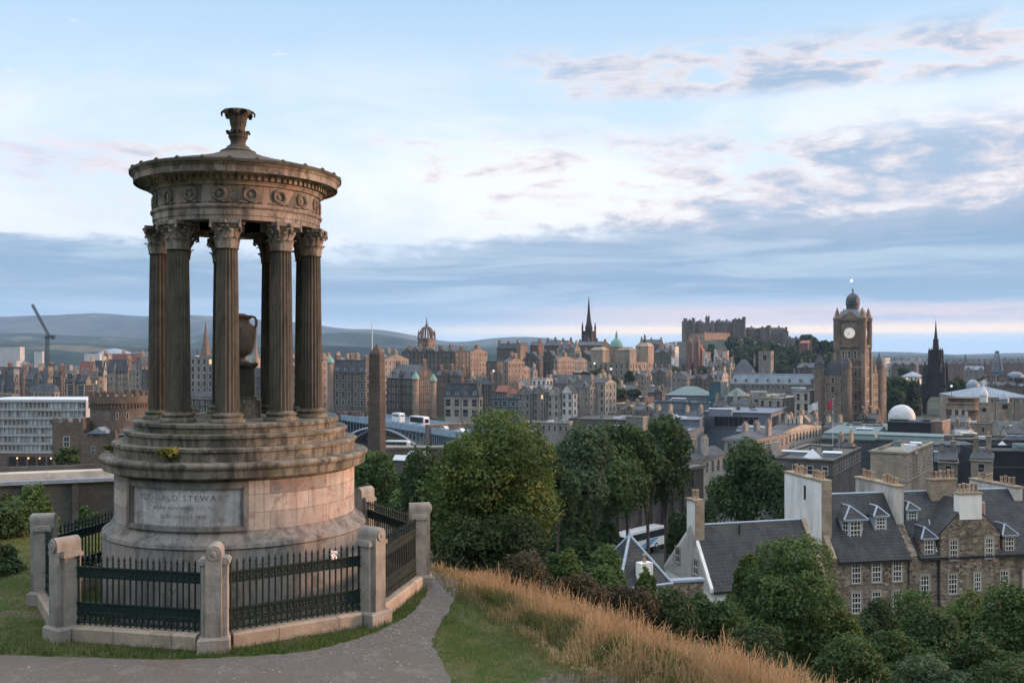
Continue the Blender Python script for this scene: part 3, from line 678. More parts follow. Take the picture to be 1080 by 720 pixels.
# crumpled pink paper stuck on the railing spikes
pp = MB(); r2 = random.Random(4); g3 = []
for i in range(6):
    for j in range(6):
        g3.append((0.115 * (i / 5 - .5) * (1.15 if j > 2 else 0.85), -0.045 + r2.uniform(-.022, .022), 0.15 * (j / 5 - .5) + r2.uniform(-.012, .012)))
b_ = pp.pts(g3); bb_ = pp.pts([(x_ * .92, y_ + .05, z_ * .94) for x_, y_, z_ in g3])
for i in range(5):
    for j in range(5):
        q = (i * 6 + j, i * 6 + j + 1, i * 6 + 7 + j, i * 6 + 6 + j); pp.face([b_ + k_ for k_ in q], (i + j) % 3 == 0); pp.face([bb_ + k_ for k_ in q[::-1]], 0)
M_pap = pmat('white_paper', (0.75, 0.68, 0.66), (0.8, 0.74, 0.72), 20, 0.7, var=0); M_papp = pmat('pink_print', (0.65, 0.38, 0.36), (0.6, 0.32, 0.3), 20, 0.7, var=0)
a_, b_ = MC + PV[0], MC + PV[1]; q_ = a_.lerp(b_, 0.735)
nrm = Vector(((b_ - a_).y, -(b_ - a_).x, 0)).normalized()
tag(pp.build('crumpled_paper', [M_pap, M_papp], None, q_ + nrm * 0.02 + Vector((0, 0, 1.36)), math.atan2((b_ - a_).y, (b_ - a_).x), smooth=True), 'crumpled pinkish white paper caught on the railing spikes', 'paper')

# ------------------------------------------------------------------ town materials
SOOT = (0.05, 0.046, 0.042)
def wallm(name, c, dark=0.5, br=(0.9, 0.36, 0.6)):
    return pmat('wall_' + name, c, tuple(u * 0.72 for u in c), 0.35, 0.92, 0.25, 3.0, stain=(SOOT, 0.16, tuple(min(1, u * 1.2) for u in c), 0.7), stain_amt=dark, streak=True, brick=br, var=0.16)
WM = dict(tan=wallm('tan', (0.33, 0.282, 0.22)), grey=wallm('grey', (0.27, 0.255, 0.235)), dark=wallm('sooty', (0.125, 0.115, 0.102), 0.6), pink=wallm('pink', (0.34, 0.265, 0.21), 0.4),
          cream=wallm('cream', (0.46, 0.425, 0.37), 0.4), white=wallm('harled_white', (0.60, 0.58, 0.55), 0.22, None), brown=wallm('brown', (0.155, 0.118, 0.095), 0.5), red=wallm('red_sandstone', (0.22, 0.125, 0.10), 0.45),
          black=pmat('black_cladding', (0.016, 0.018, 0.022), (0.022, 0.025, 0.03), 0.5, 0.55, var=0.05), metal=pmat('grey_cladding', (0.10, 0.125, 0.155), (0.135, 0.16, 0.19), 0.3, 0.5, var=0.1, stain=((0.10, 0.12, 0.15), 0.2), streak=True),
          slate=pmat('slate_hung', (0.055, 0.062, 0.075), (0.085, 0.09, 0.10), 0.8, 0.7, 0.3, var=0.12, brick=(0.5, 0.3, 0.5)), teal=pmat('teal_glass', (0.03, 0.08, 0.11), (0.05, 0.12, 0.16), 0.4, 0.25, var=0.05, spec=0.6))
RM = dict(slate=pmat('slate_roof', (0.04, 0.046, 0.058), (0.072, 0.079, 0.092), 0.5, 0.65, 0.3, 4, stain=((0.11, 0.105, 0.09), 0.3), stain_amt=0.5, brick=(0.5, 0.32, 0.6), var=0.22),
          lead=pmat('lead_roof', (0.15, 0.185, 0.23), (0.22, 0.255, 0.30), 0.3, 0.5, var=0.15, stain=((0.13, 0.15, 0.18), 0.25), stain_amt=0.6), red=pmat('red_tile_roof', (0.19, 0.075, 0.06), (0.27, 0.11, 0.08), 0.4, 0.8, 0.3, stain=((0.08, 0.05, 0.045), 0.4), var=0.12),
          copper=pmat('green_copper', (0.13, 0.27, 0.22), (0.19, 0.35, 0.29), 0.5, 0.7, var=0.1, stain=((0.08, 0.16, 0.14), 0.5)), white=pmat('pale_membrane', (0.50, 0.54, 0.58), (0.6, 0.63, 0.66), 0.2, 0.6, var=0.1, stain=((0.3, 0.32, 0.35), 0.2)),
          dull=pmat('felt_roof', (0.09, 0.088, 0.084), (0.14, 0.135, 0.125), 0.3, 0.9, var=0.2, stain=((0.2, 0.2, 0.2), 0.3)), verd=pmat('dull_copper_roof', (0.10, 0.15, 0.155), (0.14, 0.19, 0.19), 0.3, 0.6, var=0.1, stain=((0.06, 0.085, 0.09), 0.3)))
M_glass = pmat('dark_window_glass', (0.018, 0.021, 0.026), (0.03, 0.034, 0.04), 0.4, 0.08, var=0.3, spec=0.6)
M_frame = pmat('white_window_frame', (0.50, 0.49, 0.47), (0.6, 0.59, 0.56), 3, 0.6, var=0.1)
M_frame2 = pmat('grey_window_frame', (0.30, 0.30, 0.29), (0.42, 0.41, 0.39), 3, 0.6, var=0.3)
M_surr = pmat('stone_surround', (0.24, 0.215, 0.18), (0.32, 0.285, 0.24), 2, 0.9, var=0.15)
M_pot = pmat('clay_pot', (0.30, 0.205, 0.135), (0.42, 0.32, 0.23), 3, 0.9, var=0.3)
M_trim = pmat('lead_flashing', (0.26, 0.32, 0.40), (0.33, 0.38, 0.45), 1.5, 0.45, var=0.1)
WIN = {}
def win_mesh(wd, ht, bars=(1, 1), surr=True, fr=None, glass=None):
    k_ = (round(wd, 2), round(ht, 2), bars, surr, fr and fr.name, glass and glass.name)
    if k_ in WIN: return WIN[k_]
    m = MB(); f = 0.07; a, b = wd / 2, ht / 2
    if surr:
        s_ = 0.16
        m.box(-a - s_, a + s_, -.075, .02, b, b + s_, 2); m.box(-a - s_, a + s_, -.10, .02, -b - .14, -b, 2)
        m.box(-a - s_, -a, -.06, .02, -b, b, 2); m.box(a, a + s_, -.06, .02, -b, b, 2)
    y0, y1 = -.045, .0
    m.box(-a, -a + f, y0, y1, -b, b, 1); m.box(a - f, a, y0, y1, -b, b, 1); m.box(-a + f, a - f, y0, y1, -b, -b + f, 1); m.box(-a + f, a - f, y0, y1, b - f, b, 1)
    nx, nz = bars; t = 0.035
    for i in range(1, nz + 1):
        z_ = -b + ht * i / (nz + 1); tt = t * (1.6 if (nz % 2 and i == (nz + 1) // 2) else 1); m.box(-a + f, a - f, -.036, -.001, z_ - tt, z_ + tt, 1)
    for i in range(1, nx + 1):
        x_ = -a + wd * i / (nx + 1); m.box(x_ - t * .8, x_ + t * .8, -.033, -.002, -b + f, b - f, 1)
    m.poly([(-a + f, -.016, -b + f), (a - f, -.016, -b + f), (a - f, -.016, b - f), (-a + f, -.016, b - f)], 0)
    WIN[k_] = m.mesh('window', [glass or M_glass, fr or M_frame, M_surr], fix=False); return WIN[k_]
M_lit = emat('lit_window_glow', (1.0, 0.62, 0.28), 0.9)
POT = MB().lathe([(0.17, 0), (0.15, 0.1), (0.13, 0.55), (0.17, 0.62), (0.17, 0.7), (0.12, 0.7)], 10).mesh('pot', M_pot, True)

def roof_mesh(kind, a, b, h, H, ov=0.25, th=0.22):
    """roof over x -a/2..a/2, y 0..b from eaves height H up by h; returns (roof MB, gable polygons for the wall)"""
    m = MB(); g = []; x0, x1 = -a / 2, a / 2
    def slab(p):          # thick slope
        n = (Vector(p[1]) - Vector(p[0])).cross(Vector(p[2]) - Vector(p[0])).normalized()
        if n.z < 0: n = -n
        m.prism([Vector(q) + n * 0.02 for q in p], n * th)
    if kind == 'gx':
        e = ov * h / (b / 2)
        slab([(x0 - .1, -ov, H - e), (x1 + .1, -ov, H - e), (x1 + .1, b / 2, H + h), (x0 - .1, b / 2, H + h)])
        slab([(x0 - .1, b + ov, H - e), (x1 + .1, b + ov, H - e), (x1 + .1, b / 2, H + h), (x0 - .1, b / 2, H + h)])
        g = [((x0, 0, H), (x0, b, H), (x0, b / 2, H + h)), ((x1 - .3, 0, H), (x1 - .3, b, H), (x1 - .3, b / 2, H + h))]
    elif kind == 'gy':
        e = ov * h / (a / 2)
        slab([(x0 - ov, -.1, H - e), (x0 - ov, b + .1, H - e), (0, b + .1, H + h), (0, -.1, H + h)])
        slab([(x1 + ov, -.1, H - e), (x1 + ov, b + .1, H - e), (0, b + .1, H + h), (0, -.1, H + h)])
        g = [((x0, 0, H), (x1, 0, H), (0, 0, H + h)), ((x0, b - .3, H), (x1, b - .3, H), (0, b - .3, H + h))]
    elif kind == 'hip':
        i = min(a, b) / 2 * 0.95
        if a >= b: m.frustum(x0 - ov, x1 + ov, -ov, b + ov, H + .01, x0 + i, x1 - i + .01, b / 2 - .05, b / 2 + .05, H + h)
        else: m.frustum(x0 - ov, x1 + ov, -ov, b + ov, H + .01, -.05, .05, i, b - i + .01, H + h)
        m.box(x0 - ov, x1 + ov, -ov, b + ov, H - .15, H + .008)
    elif kind == 'mans':
        i = min(h * 0.45, a * .3, b * .3); m.frustum(x0 - .1, x1 + .1, -.1, b + .1, H + .01, x0 + i, x1 - i, i, b - i, H + h)
        m.box(x0 + i - .2, x1 - i + .2, i - .2, b - i + .2, H + h + .002, H + h + .25)
    else:
        m.box(x0 + .35, x1 - .35, .35, b - .35, H - .35, H - .3 + max(h, 0))
    return m, g

def solve(L, C, Rr, Y, phi, depth):
    p = R(phi); cp, sp = math.cos(p), math.sin(p); Xc = (C - 540) / 1000 * Y
    tL = (L - 540) / 1000; a = (Xc - tL * Y) / (cp + tL * sp)
    b = depth
    if Rr is not None:
        tR = (Rr - 540) / 1000; den = sp - tR * cp
        if den > 0.03: b = (tR * Y - Xc) / den
    return max(2.0, a), min(max(2.5, b), 60), Xc

NAME_CNT = {}
def building(label, L, C, Rr, ey, yb, Y, roof='flat', rh=0, wall='tan', rm='slate', phi=34, depth=12, wins=True, st=3.4, bay=2.9, ww=1.15, wh=1.9, chim=0, dorm=0, cat='building', name='tenement', group=None, bars=(0, 1), surr=True, faces='fr', rows=None, corn=True):
    a, b, Xc = solve(L, C, Rr, Y, phi, depth); p = R(phi)
    o2 = Vector((Xc, Y)) + a / 2 * Vector((-math.cos(p), math.sin(p)))
    z1 = CAMZ - (ey - HOR) / 1000 * Y; zb = CAMZ - (yb - HOR) / 1000 * Y
    z0 = min(gz(o2.x, o2.y) - 2, zb - 1.5, z1 - 4); H = z1 - z0; h = rh / 1000 * Y
    t = thing(name, label, cat, (o2.x, o2.y, z0), -p, group)
    rmb, gab = roof_mesh(roof, a, b, h, H)
    wm = MB().box(-a / 2, a / 2, 0, b, 0, H)
    for gpoly in gab:
        d = (0.3, 0, 0) if roof == 'gx' else (0, 0.3, 0); wm.prism(gpoly, d)
    if roof == 'flat':      # parapet
        for q in ((-a / 2, a / 2, 0, .3), (-a / 2, a / 2, b - .3, b)): wm.box(q[0], q[1], q[2], q[3], H + .001, H + .6)
        for q in ((-a / 2, -a / 2 + .3), (a / 2 - .3, a / 2)): wm.box(q[0], q[1], .302, b - .302, H + .001, H + .6)
    wall_o = wm.build('wall', WM[wall] if isinstance(wall, str) else wall, t)
    ro = rmb.build('roof', RM[rm] if isinstance(rm, str) else rm, t)
    if corn and H > 6:
        c = MB(); zc = H - 0.5 if roof != 'flat' else H + .25
        c.box(-a / 2 - .25, a / 2 + .25, -.25, -.003, zc, zc + .35); c.box(a / 2 + .003, a / 2 + .25, -.0, b, zc, zc + .35)
        if a > 5: c.box(-a / 2 - .1, a / 2 + .1, -.12, -.003, zc - st * 1.02, zc - st * 1.02 + .18); c.box(a / 2 + .003, a / 2 + .12, 0, b, zc - st * 1.02, zc - st * 1.02 + .18)
        c.build('cornice', M_surr if wall in ('tan', 'cream', 'pink', 'grey', 'white') else WM['dark'], t)
    if wins:
        nrow = rows if rows is not None else max(1, min(9, int((z1 - zb) / st)))
        fr_ = M_frame2 if Y > 180 else M_frame
        me0 = win_mesh(ww, wh, bars, surr, fr_); mel = win_mesh(ww, wh, bars, surr, fr_, M_lit)
        rr = random.Random(len(label) * 31 + int(L))
        class _P:
            def __call__(s): return mel if rr.random() < .007 else me0
        pick = _P()
        def put(wf, fx):
            nb = max(1, int(wf / bay))
            for r_ in range(nrow):
                for c_ in range(nb): yield (c_ + .5) * wf / nb, H - st * (r_ + .5) - 0.25
        if 'f' in faces:
            for u, zz in put(a, 0): link('window', pick(), t, (-a / 2 + u, -.004, zz))
        if 'r' in faces and Rr is not None:
            for u, zz in put(b, 1): link('window', pick(), t, (a / 2 + .004, u, zz), math.pi / 2)
        if 'l' in faces:
            for u, zz in put(b, 1): link('window', pick(), t, (-a / 2 - .004, u, zz), -math.pi / 2)
        for sgn, on in ((1, roof == 'gx' and 'r' in faces and Rr is not None and h > 3),):
            if on: link('window', me0, t, (a / 2 + .004, b / 2, H + h * .35), math.pi / 2)
    if wins and roof in ('gx', 'mans') and not dorm and a > 7 and Y > 150:
        ng = max(1, int(a / 7)); fs = h / (b / 2) if roof == 'gx' else 2
        for i in range(ng):
            u = (i + .5 + rr.uniform(-.2, .2)) * a / ng - a / 2; gw_, gh = rr.uniform(1.6, 2.6), rr.uniform(2.2, 3.6)
            MB().prism([(u - gw_, -.05, H - .6), (u + gw_, -.05, H - .6), (u + gw_, -.05, H + gh * .35), (u, -.05, H + gh), (u - gw_, -.05, H + gh * .35)], (0, min(b * .45, gh / max(.4, fs) + .4), 0)).build('wall_gable', WM[wall] if isinstance(wall, str) else wall, t)
            link('window', me0, t, (u, -.054, H + gh * .25))
    if wins and H > 8 and a > 5 and Y > 150 and roof != 'flat':
        nb_ = max(1, int(a / bay)); dpm = MB()
        for i in range(0, nb_ + 1, 3 if nb_ > 4 else 2):
            u = -a / 2 + i * a / nb_ + (.25 if i == 0 else -.25 if i == nb_ else 0)
            m_ = MB().box(u - .09, u + .09, -.16, -.004, 0, H - .52); m_.box(u - .2, u + .2, -.24, -.004, H - .515, H - .1); m_.build('downpipe', WM['black'], t)
        if a > 9 and roof == 'gx':
            u = -a / 2 + (nb_ // 2) * a / nb_; MB().box(u - .55, u + .55, -.9, -.004, 0, H + h * .25).frustum(u - .6, u + .6, -.95, .6, H + h * .25 + .002, u - .05, u + .05, -.2, .6, H + h * .25 + 2.4).build('stair_turret', WM[wall] if isinstance(wall, str) else wall, t)
    if roof == 'flat' and a > 6 and b > 5 and 150 < Y < 620:
        r3 = random.Random(len(label) * 17 + int(ey))
        for i in range(2 + int(a > 14) + int(a > 25)):
            vx, vy = r3.uniform(-.38, .38) * a, r3.uniform(.25, .8) * b; sx, sy, sz = r3.uniform(.5, 1.6), r3.uniform(.5, 1.3), r3.uniform(.7, 1.8)
            MB().box(vx - sx, vx + sx, vy - sy, vy + sy, H - .3 + max(h, 0), H - .25 + max(h, 0) + sz).build('roof_vent', RM[r3.choice(['lead', 'dull', 'white', 'verd'])], ro)
        MB().tube((a * .3, b * .6, H - .3), (a * .3, b * .6, H + 3.2), .05, .03, 6).build('aerial', M_trim, ro)
    for i in range(chim):
        m = MB()
        if chim == 1: u = 0.42
        else: u = -0.5 + i / (chim - 1)
        cx, cy, zt = (u * (a - 1.4), b / 2, H + h) if roof != 'gy' else ((1 if i % 2 else -1) * a * .3, b * (.15 + .7 * i / max(1, chim - 1)), H + h * .6)
        if roof in ('flat',): cy = b * .5; zt = H + .5
        hh = 1.6 + 0.5 * ((i * 7 + int(L)) % 3); m.box(cx - .5, cx + .5, cy - 1.3, cy + 1.3, zt - h * .5 - .6, zt + hh); m.box(cx - .58, cx + .58, cy - 1.38, cy + 1.38, zt + hh + .002, zt + hh + .18)
        co = m.build('chimney', WM['tan'] if wall in ('slate', 'black', 'metal', 'teal') else (WM[wall] if isinstance(wall, str) else wall), ro)
        if Y < 520:
            for q in range(4): link('pot', POT, ro, (cx, cy - 1.0 + q * .66, zt + hh + .18))
        else:
            pm_ = MB()
            for q in range(4): pm_.tube((cx, cy - 1.0 + q * .66, zt + hh + .18), (cx, cy - 1.0 + q * .66, zt + hh + .85), .16, None, 6)
            pm_.build('pot', M_pot, ro)
    for i in range(dorm):
        u = (i + .5) / dorm * a - a / 2; run = (b / 2) if roof == 'gx' else h * .45
        if roof == 'mans': run = min(h * 0.45, a * .3, b * .3)
        f_ = .12; y_ = run * f_; zz = H + h * f_; dm = MB(); dw = .8; dh = min(1.9, h * .62)
        dm.box(u - dw, u + dw, y_, run * .9, zz, zz + dh); d_o = dm.build('dormer', RM['lead'] if rm != 'red' else WM['cream'], ro)
        MB().prism([(u - dw - .15, y_ - .15, zz + dh), (u + dw + .15, y_ - .15, zz + dh), (u, y_ - .15, zz + dh + .7)], (0, run * .95 - y_, 0)).build('dormer_roof', RM[rm] if isinstance(rm, str) else rm, ro)
        link('dormer_window', win_mesh(1.05, dh - .35, (0, 1), False), ro, (u, y_ - .004, zz + dh / 2))
    return t
B = building

# ---- left of the temple
B('white flat-roofed slab block far left below the moor hills', -12, 21, 26, 366, 380, 1500, 'flat', 0, 'white', 'white', wins=False)
B('small cream block standing alone between the crane and the white slab', 36, 44.5, 46.5, 371, 381, 1300, 'flat', 0, 'white', 'white', wins=False)
B('long low white shed under the far left slab block', 2, 17.5, 21, 381, 387, 1100, 'flat', 0, 'white', 'white', wins=False)
B('little white gabled house beside the low white shed', 22, 30, 32, 384, 390, 1000, 'gy', 4, 'white', 'slate', wins=False)
B('pale flat roof beside the domed arena roof', 89, 105, 108, 373, 380, 1700, 'flat', 0, 'white', 'white', wins=False)
B('long cream flat-roofed block just left of the temple columns', 138, 162, 166, 371, 384, 1500, 'flat', 0, 'cream', 'white', wins=False)
B('dark slate terrace with a line of tiny white dormers near the left edge', 27, 50, 60, 400, 414, 560, 'gx', 12, 'dark', 'slate', dorm=4, chim=3)
B('slate-roofed tenement with two white dormers at the far left edge', -6, 15, 21, 409, 420, 470, 'gx', 14, 'grey', 'slate', dorm=3, chim=2)
B('pinkish flat wall at the left edge just above the white hotel', -12, 13, 15, 417, 425, 430, 'flat', 0, 'pink', 'white', wins=False)
B('tan tenement with a tall chimney gable behind the small hipped roof', 38, 50, 58, 402, 416, 520, 'gx', 11, 'tan', 'slate', chim=2)
B('low tan building with a hipped slate roof above the white hotel', 32, 57, 60, 413, 423, 400, 'hip', 8, 'tan', 'slate', rows=1)
B('dark brown tenement right of the low hipped roof', 56, 64, 69, 397, 422, 465, 'gx', 6, 'brown', 'slate', chim=1)
B('pair of cream crow gables peeping over the brown tenement', 60, 69, 78, 394, 402, 700, 'gy', 9, 'cream', 'slate', chim=2)
B('pink sandstone hall with one big grey window bay', 69, 91, 96, 402, 424, 440, 'gx', 6, 'pink', 'slate', ww=4.2, wh=5.2, bay=6, st=8, rows=1, bars=(3, 3))
B('narrow pink block against the crenellated tower', 95, 104, 108, 399, 424, 480, 'flat', 0, 'pink', 'dull')
B('house with a steep red tiled roof left of the dark slate gable', 83, 97, 102, 393, 402, 640, 'gx', 12, 'tan', 'red', chim=1)
B('dark slate roof with a cream gable between two red roofs', 98, 109, 114, 394, 404, 660, 'gx', 14, 'cream', 'slate', chim=1)
B('long red-roofed tenement with two chimneys under the dome', 109, 149, 153, 381, 390, 760, 'gx', 8, 'tan', 'red', chim=3, wins=False)
B('pale stone tenement with three white dormers in slate above the tower', 113, 135, 138, 390, 412, 560, 'gx', 11, 'pink', 'slate', dorm=3, chim=2)
B('slim tan stair tower above the crenellated round tower', 136, 143, 145, 391, 412, 540, 'flat', 0, 'tan', 'dull')
B('tall grey gable end beside the left temple column', 144, 150, 159, 385, 412, 600, 'gy', 9, 'grey', 'slate', chim=1)
B('dark block half hidden by the left temple column', 150, 160, 166, 391, 412, 520, 'flat', 0, 'dark', 'dull')
# ---- seen between the columns
B('tall grey many-windowed facade between the second and third columns', 176, 225, 232, 377, 416, 540, 'flat', 0, 'grey', 'slate', phi=14, st=4.2, bay=3.4, ww=1.7, wh=2.7)
B('low dark slate roof under the grey facade between the columns', 176, 228, 234, 421, 436, 470, 'gx', 8, 'dark', 'slate', phi=12)
B('slate-roofed block glimpsed right of the stone urn', 253, 276, 281, 397, 432, 560, 'gx', 9, 'dark', 'slate', chim=2)
B('dark tenement glimpsed between the two right-hand columns', 284, 313, 318, 388, 434, 520, 'gx', 8, 'dark', 'slate', chim=2)
# ---- the old town east end and North Bridge buildings
B('orange sunlit corner building with gable right beside the temple columns', 300, 335, 350, 388, 434, 470, 'gx', 10, 'pink', 'slate', st=4.0, chim=2, name='corner_building')
B('big sooty mansard building with arched ground floor left of the obelisk', 352, 385, 391, 393, 434, 440, 'mans', 13, 'dark', 'slate', st=4.0, bay=3.4, ww=1.7, wh=2.5, dorm=4, chim=3, name='newspaper_building')
B('pale grey tenement directly behind the dark obelisk', 388, 405, 431, 379, 434, 490, 'gx', 6, 'grey', 'slate', chim=3)
B('dark hotel with an orange sunlit gable end at the bridge', 408, 438, 459, 399, 436, 455, 'gx', 14, 'dark', 'slate', st=3.8, chim=2, dorm=3, name='bridge_hotel')
B('very long dark tenement with a flat skyline under the crown steeple', 424, 480, 495, 371, 406, 600, 'gx', 3, 'dark', 'slate', chim=6, st=3.3, bay=3.2)
B('pink sunlit tenement end right of the very long dark tenement', 492, 496, 514, 371, 406, 625, 'gx', 4, 'pink', 'slate', chim=2)
B('cream building with three tall arches by the bridge end', 468, 505, 509, 419, 443, 405, 'mans', 14, 'cream', 'slate', phi=18, st=4.4, bay=4.0, ww=2.3, wh=3.0, rows=2, dorm=4, name='arched_building')
B('narrow sooty tower house right of the pink tenement end', 513, 524, 531, 382, 420, 560, 'flat', 0, 'dark', 'dull')
B('tall orange sunlit tenement with a dark side left of the white gable', 530, 536, 553, 382, 418, 520, 'gx', 5, 'pink', 'slate', chim=2, st=3.2)
B('small orange block tucked behind the tall sunlit tenement', 549, 552, 559, 389, 404, 545, 'gx', 3, 'pink', 'red')
B('sooty gabled tenement left half of the dark central row', 552, 569, 573, 379, 404, 650, 'gy', 8, 'dark', 'slate', chim=2)
B('sooty gabled tenement right half of the dark central row', 571, 587, 592, 378, 404, 655, 'gy', 8, 'dark', 'slate', chim=2)
B('pink sunlit tenement just left of the tree clump on the ridge', 584, 588, 606, 379, 402, 600, 'gx', 4, 'pink', 'slate', chim=2)
B('grey sunlit tenement touching the tree clump on the ridge', 601, 606, 619, 380, 400, 620, 'gx', 4, 'grey', 'slate', chim=2)
B('dark skyline tenement above the tall sunlit tenement', 524, 545, 549, 367, 380, 800, 'gx', 5, 'dark', 'slate', wins=False, chim=3)
B('cream sunlit skyline house in the middle of the ridge', 545, 549, 557, 364, 378, 790, 'gy', 3, 'pink', 'slate', wins=False, chim=1)
B('reddish skyline house right of the cream skyline house', 559, 568, 573, 364, 378, 800, 'gx', 4, 'red', 'slate', wins=False, chim=1)
B('dark skyline tenement left of the black spire', 574, 600, 606, 364, 380, 820, 'gx', 5, 'dark', 'slate', wins=False, chim=4)
B('brown tenement at the foot of the black spire', 606, 634, 644, 364, 388, 850, 'gx', 4, 'brown', 'slate', wins=False, chim=4)
B('white block with small square windows below the dark central row', 561, 576, 583, 400, 414, 480, 'flat', 0, 'white', 'dull', st=3.2, bay=2.6)
B('tiny orange sunlit block beside the white block with square windows', 577, 580, 587, 396, 406, 500, 'flat', 0, 'pink', 'dull', wins=False)
B('small white gabled house below the tall orange tenement', 545, 555, 561, 406, 418, 468, 'gy', 6, 'white', 'slate')
B('grey gabled warehouse first on the left in the pale market row', 546, 560, 565, 415, 446, 432, 'gy', 7, 'grey', 'slate', surr=False)
B('grey gabled warehouse second in the pale market row', 562, 575, 579, 414, 446, 430, 'gy', 7, 'grey', 'slate')
B('cream gabled warehouse third in the pale market row', 577, 590, 594, 416, 446, 428, 'gy', 7, 'cream', 'slate')
B('whitest gabled house in the middle of the pale market row', 592, 604, 609, 414, 444, 426, 'gy', 8, 'white', 'slate')
B('grey slate-roofed warehouse right of the whitest gabled house', 606, 622, 629, 409, 440, 436, 'gx', 8, 'grey', 'slate', chim=2)
B('cream tenement ending the pale market row on the right', 625, 638, 650, 404, 436, 440, 'gx', 4, 'cream', 'slate', chim=3)
B('long blue slate roof behind the pale market row', 580, 634, 640, 405, 412, 478, 'gx', 9, 'grey', 'slate', chim=2)
B('grey glass box on the slope under the tree clump', 604, 620, 627, 394, 405, 520, 'flat', 0, 'metal', 'lead', wins=False)
B('blue-fronted shop block at the foot of the market row', 519, 546, 550, 421, 447, 408, 'flat', 0, 'teal', 'dull', phi=20, st=3.5, bay=3, ww=2.2, wh=2.0)
B('low house with orange tiled roof above the blue-fronted shop', 523, 534, 540, 413, 420, 455, 'gx', 6, 'dark', 'red')
B('low pinkish house beside the orange tiled roof', 538, 547, 552, 415, 421, 448, 'gx', 5, 'pink', 'red', chim=1)
B('sooty narrow house between cream arches and blue shop front', 508, 518, 522, 405, 440, 470, 'gx', 6, 'dark', 'slate', chim=1)
B('pale flat station roof with a strip of small windows', 553, 600, 604, 447, 458, 380, 'flat', 0, 'grey', 'white', phi=12, st=3, bay=2.2, rows=1)
B('long white station canopy behind the treetops', 600, 664, 684, 444, 452, 400, 'flat', 0, 'dark', 'white', phi=20, wins=False)
B('small blue-roofed kiosk between the treetops and station canopy', 643, 655, 660, 452, 462, 330, 'gx', 3, 'cream', 'lead', wins=False)
B('pink-grey blank wall behind the right treetops', 660, 678, 684, 441, 456, 345, 'flat', 0, 'grey', 'dull', wins=False)
# ---- the middle right: roofs of the east end
B('flat brown roof at the foot of the green-domed bank', 645, 677, 690, 420, 430, 520, 'flat', 0, 'brown', 'dull', wins=False)
B('small tan block right below the green-domed bank', 683, 695, 699, 408, 418, 560, 'flat', 0, 'tan', 'dull')
B('flat tan building with a pale cornice left of the metal boxes', 644, 690, 706, 428, 440, 450, 'flat', 0, 'tan', 'dull', rows=1)
B('blue-grey hipped roof left of the flagpole on the mall', 702, 748, 753, 417, 424, 500, 'hip', 9, 'metal', 'verd', phi=20, wins=False)
B('dark green boxy roof tower among the lead roofs', 748, 760, 767, 404, 428, 490, 'flat', 0, WM['teal'], 'verd', wins=False)
B('blue-grey hipped roof right of the dark green roof tower', 764, 786, 790, 418, 424, 505, 'hip', 8, 'metal', 'verd', phi=20, wins=False)
B('left of two grey metal-clad boxes on the mall roof', 690, 721, 725, 425, 440, 420, 'flat', 0, 'metal', 'white', phi=12, wins=False)
B('right of two grey metal-clad boxes on the mall roof', 724, 749, 753, 426, 438, 415, 'flat', 0, 'metal', 'white', phi=12, wins=False)
B('low stepped grey roof below the two metal-clad boxes', 700, 738, 743, 444, 454, 360, 'flat', 0, 'metal', 'white', phi=15, wins=False)
B('long grey office block with dark glass band and white roof edge', 741, 813, 831, 437, 456, 380, 'flat', 0, 'metal', 'white', phi=24, st=6, rows=1, bay=22, ww=18, wh=4.2, bars=(8, 0), surr=False)
B('tan sandstone block with a dark cornice left of the old post office', 781, 822, 828, 419, 434, 470, 'flat', 0, 'tan', 'dull', phi=20, rows=1, bay=9)
B('pale columned post office wing nearer to the hotel', 800, 825, 853, 421, 440, 450, 'flat', 0, 'cream', 'dull', phi=36, st=4.2, bay=3.2, ww=1.4, wh=2.9, name='post_office')
B('pale columned post office pavilion in front of the clock hotel', 838, 854, 866, 413, 446, 440, 'flat', 0, 'cream', 'dull', phi=36, st=4.6, bay=3.0, ww=1.4, wh=3.0, name='post_office')
B('long mansard roof with a line of pale dormers left of the clock hotel', 770, 862, 867, 405, 414, 560, 'mans', 10, 'grey', 'lead', phi=16, dorm=8, chim=5, rows=1)
B('square white-based roof tower above the long mansard roof', 800, 813, 816, 371, 394, 620, 'flat', 0, 'grey', 'dull', phi=20, st=7, bay=6, ww=2.4, wh=3.6, rows=1, bars=(1, 0))
B('steep blue slate roof left of the square white-based roof tower', 772, 797, 801, 392, 398, 600, 'hip', 13, 'grey', 'slate', phi=14, chim=2, rows=1)
B('rounded slate mansard dome left of the clock hotel', 864, 889, 893, 400, 420, 500, 'hip', 12, 'brown', 'slate', phi=25, chim=2)
B('slate-roofed terrace house with columned front left of the roadside tree', 706, 724, 766, 487, 524, 230, 'hip', 10, 'cream', 'slate', phi=37, st=4.4, bay=2.9, ww=1.3, wh=2.7, bars=(1, 3), chim=2)
B('dark stone block with tall windows behind the roadside tree', 762, 792, 832, 464, 500, 262, 'hip', 6, 'grey', 'slate', phi=37, st=4.0, bay=3.2, ww=1.3, wh=2.3, bars=(1, 3), chim=3)
B('pale terrace with slate roof receding towards the white flag', 806, 824, 866, 456, 486, 305, 'gx', 5, 'cream', 'slate', phi=37, st=4.2, bay=3.0, ww=1.3, wh=2.5, chim=4)
B('broad dull green flat roof below the red flag', 866, 924, 938, 464, 486, 310, 'mans', 5, 'slate', 'verd', phi=26, wins=False)
B('wide low roof of lead and glass left of the tan ashlar block', 816, 878, 908, 488, 512, 205, 'flat', 0, 'dark', 'lead', phi=30, rows=1, st=3.2)
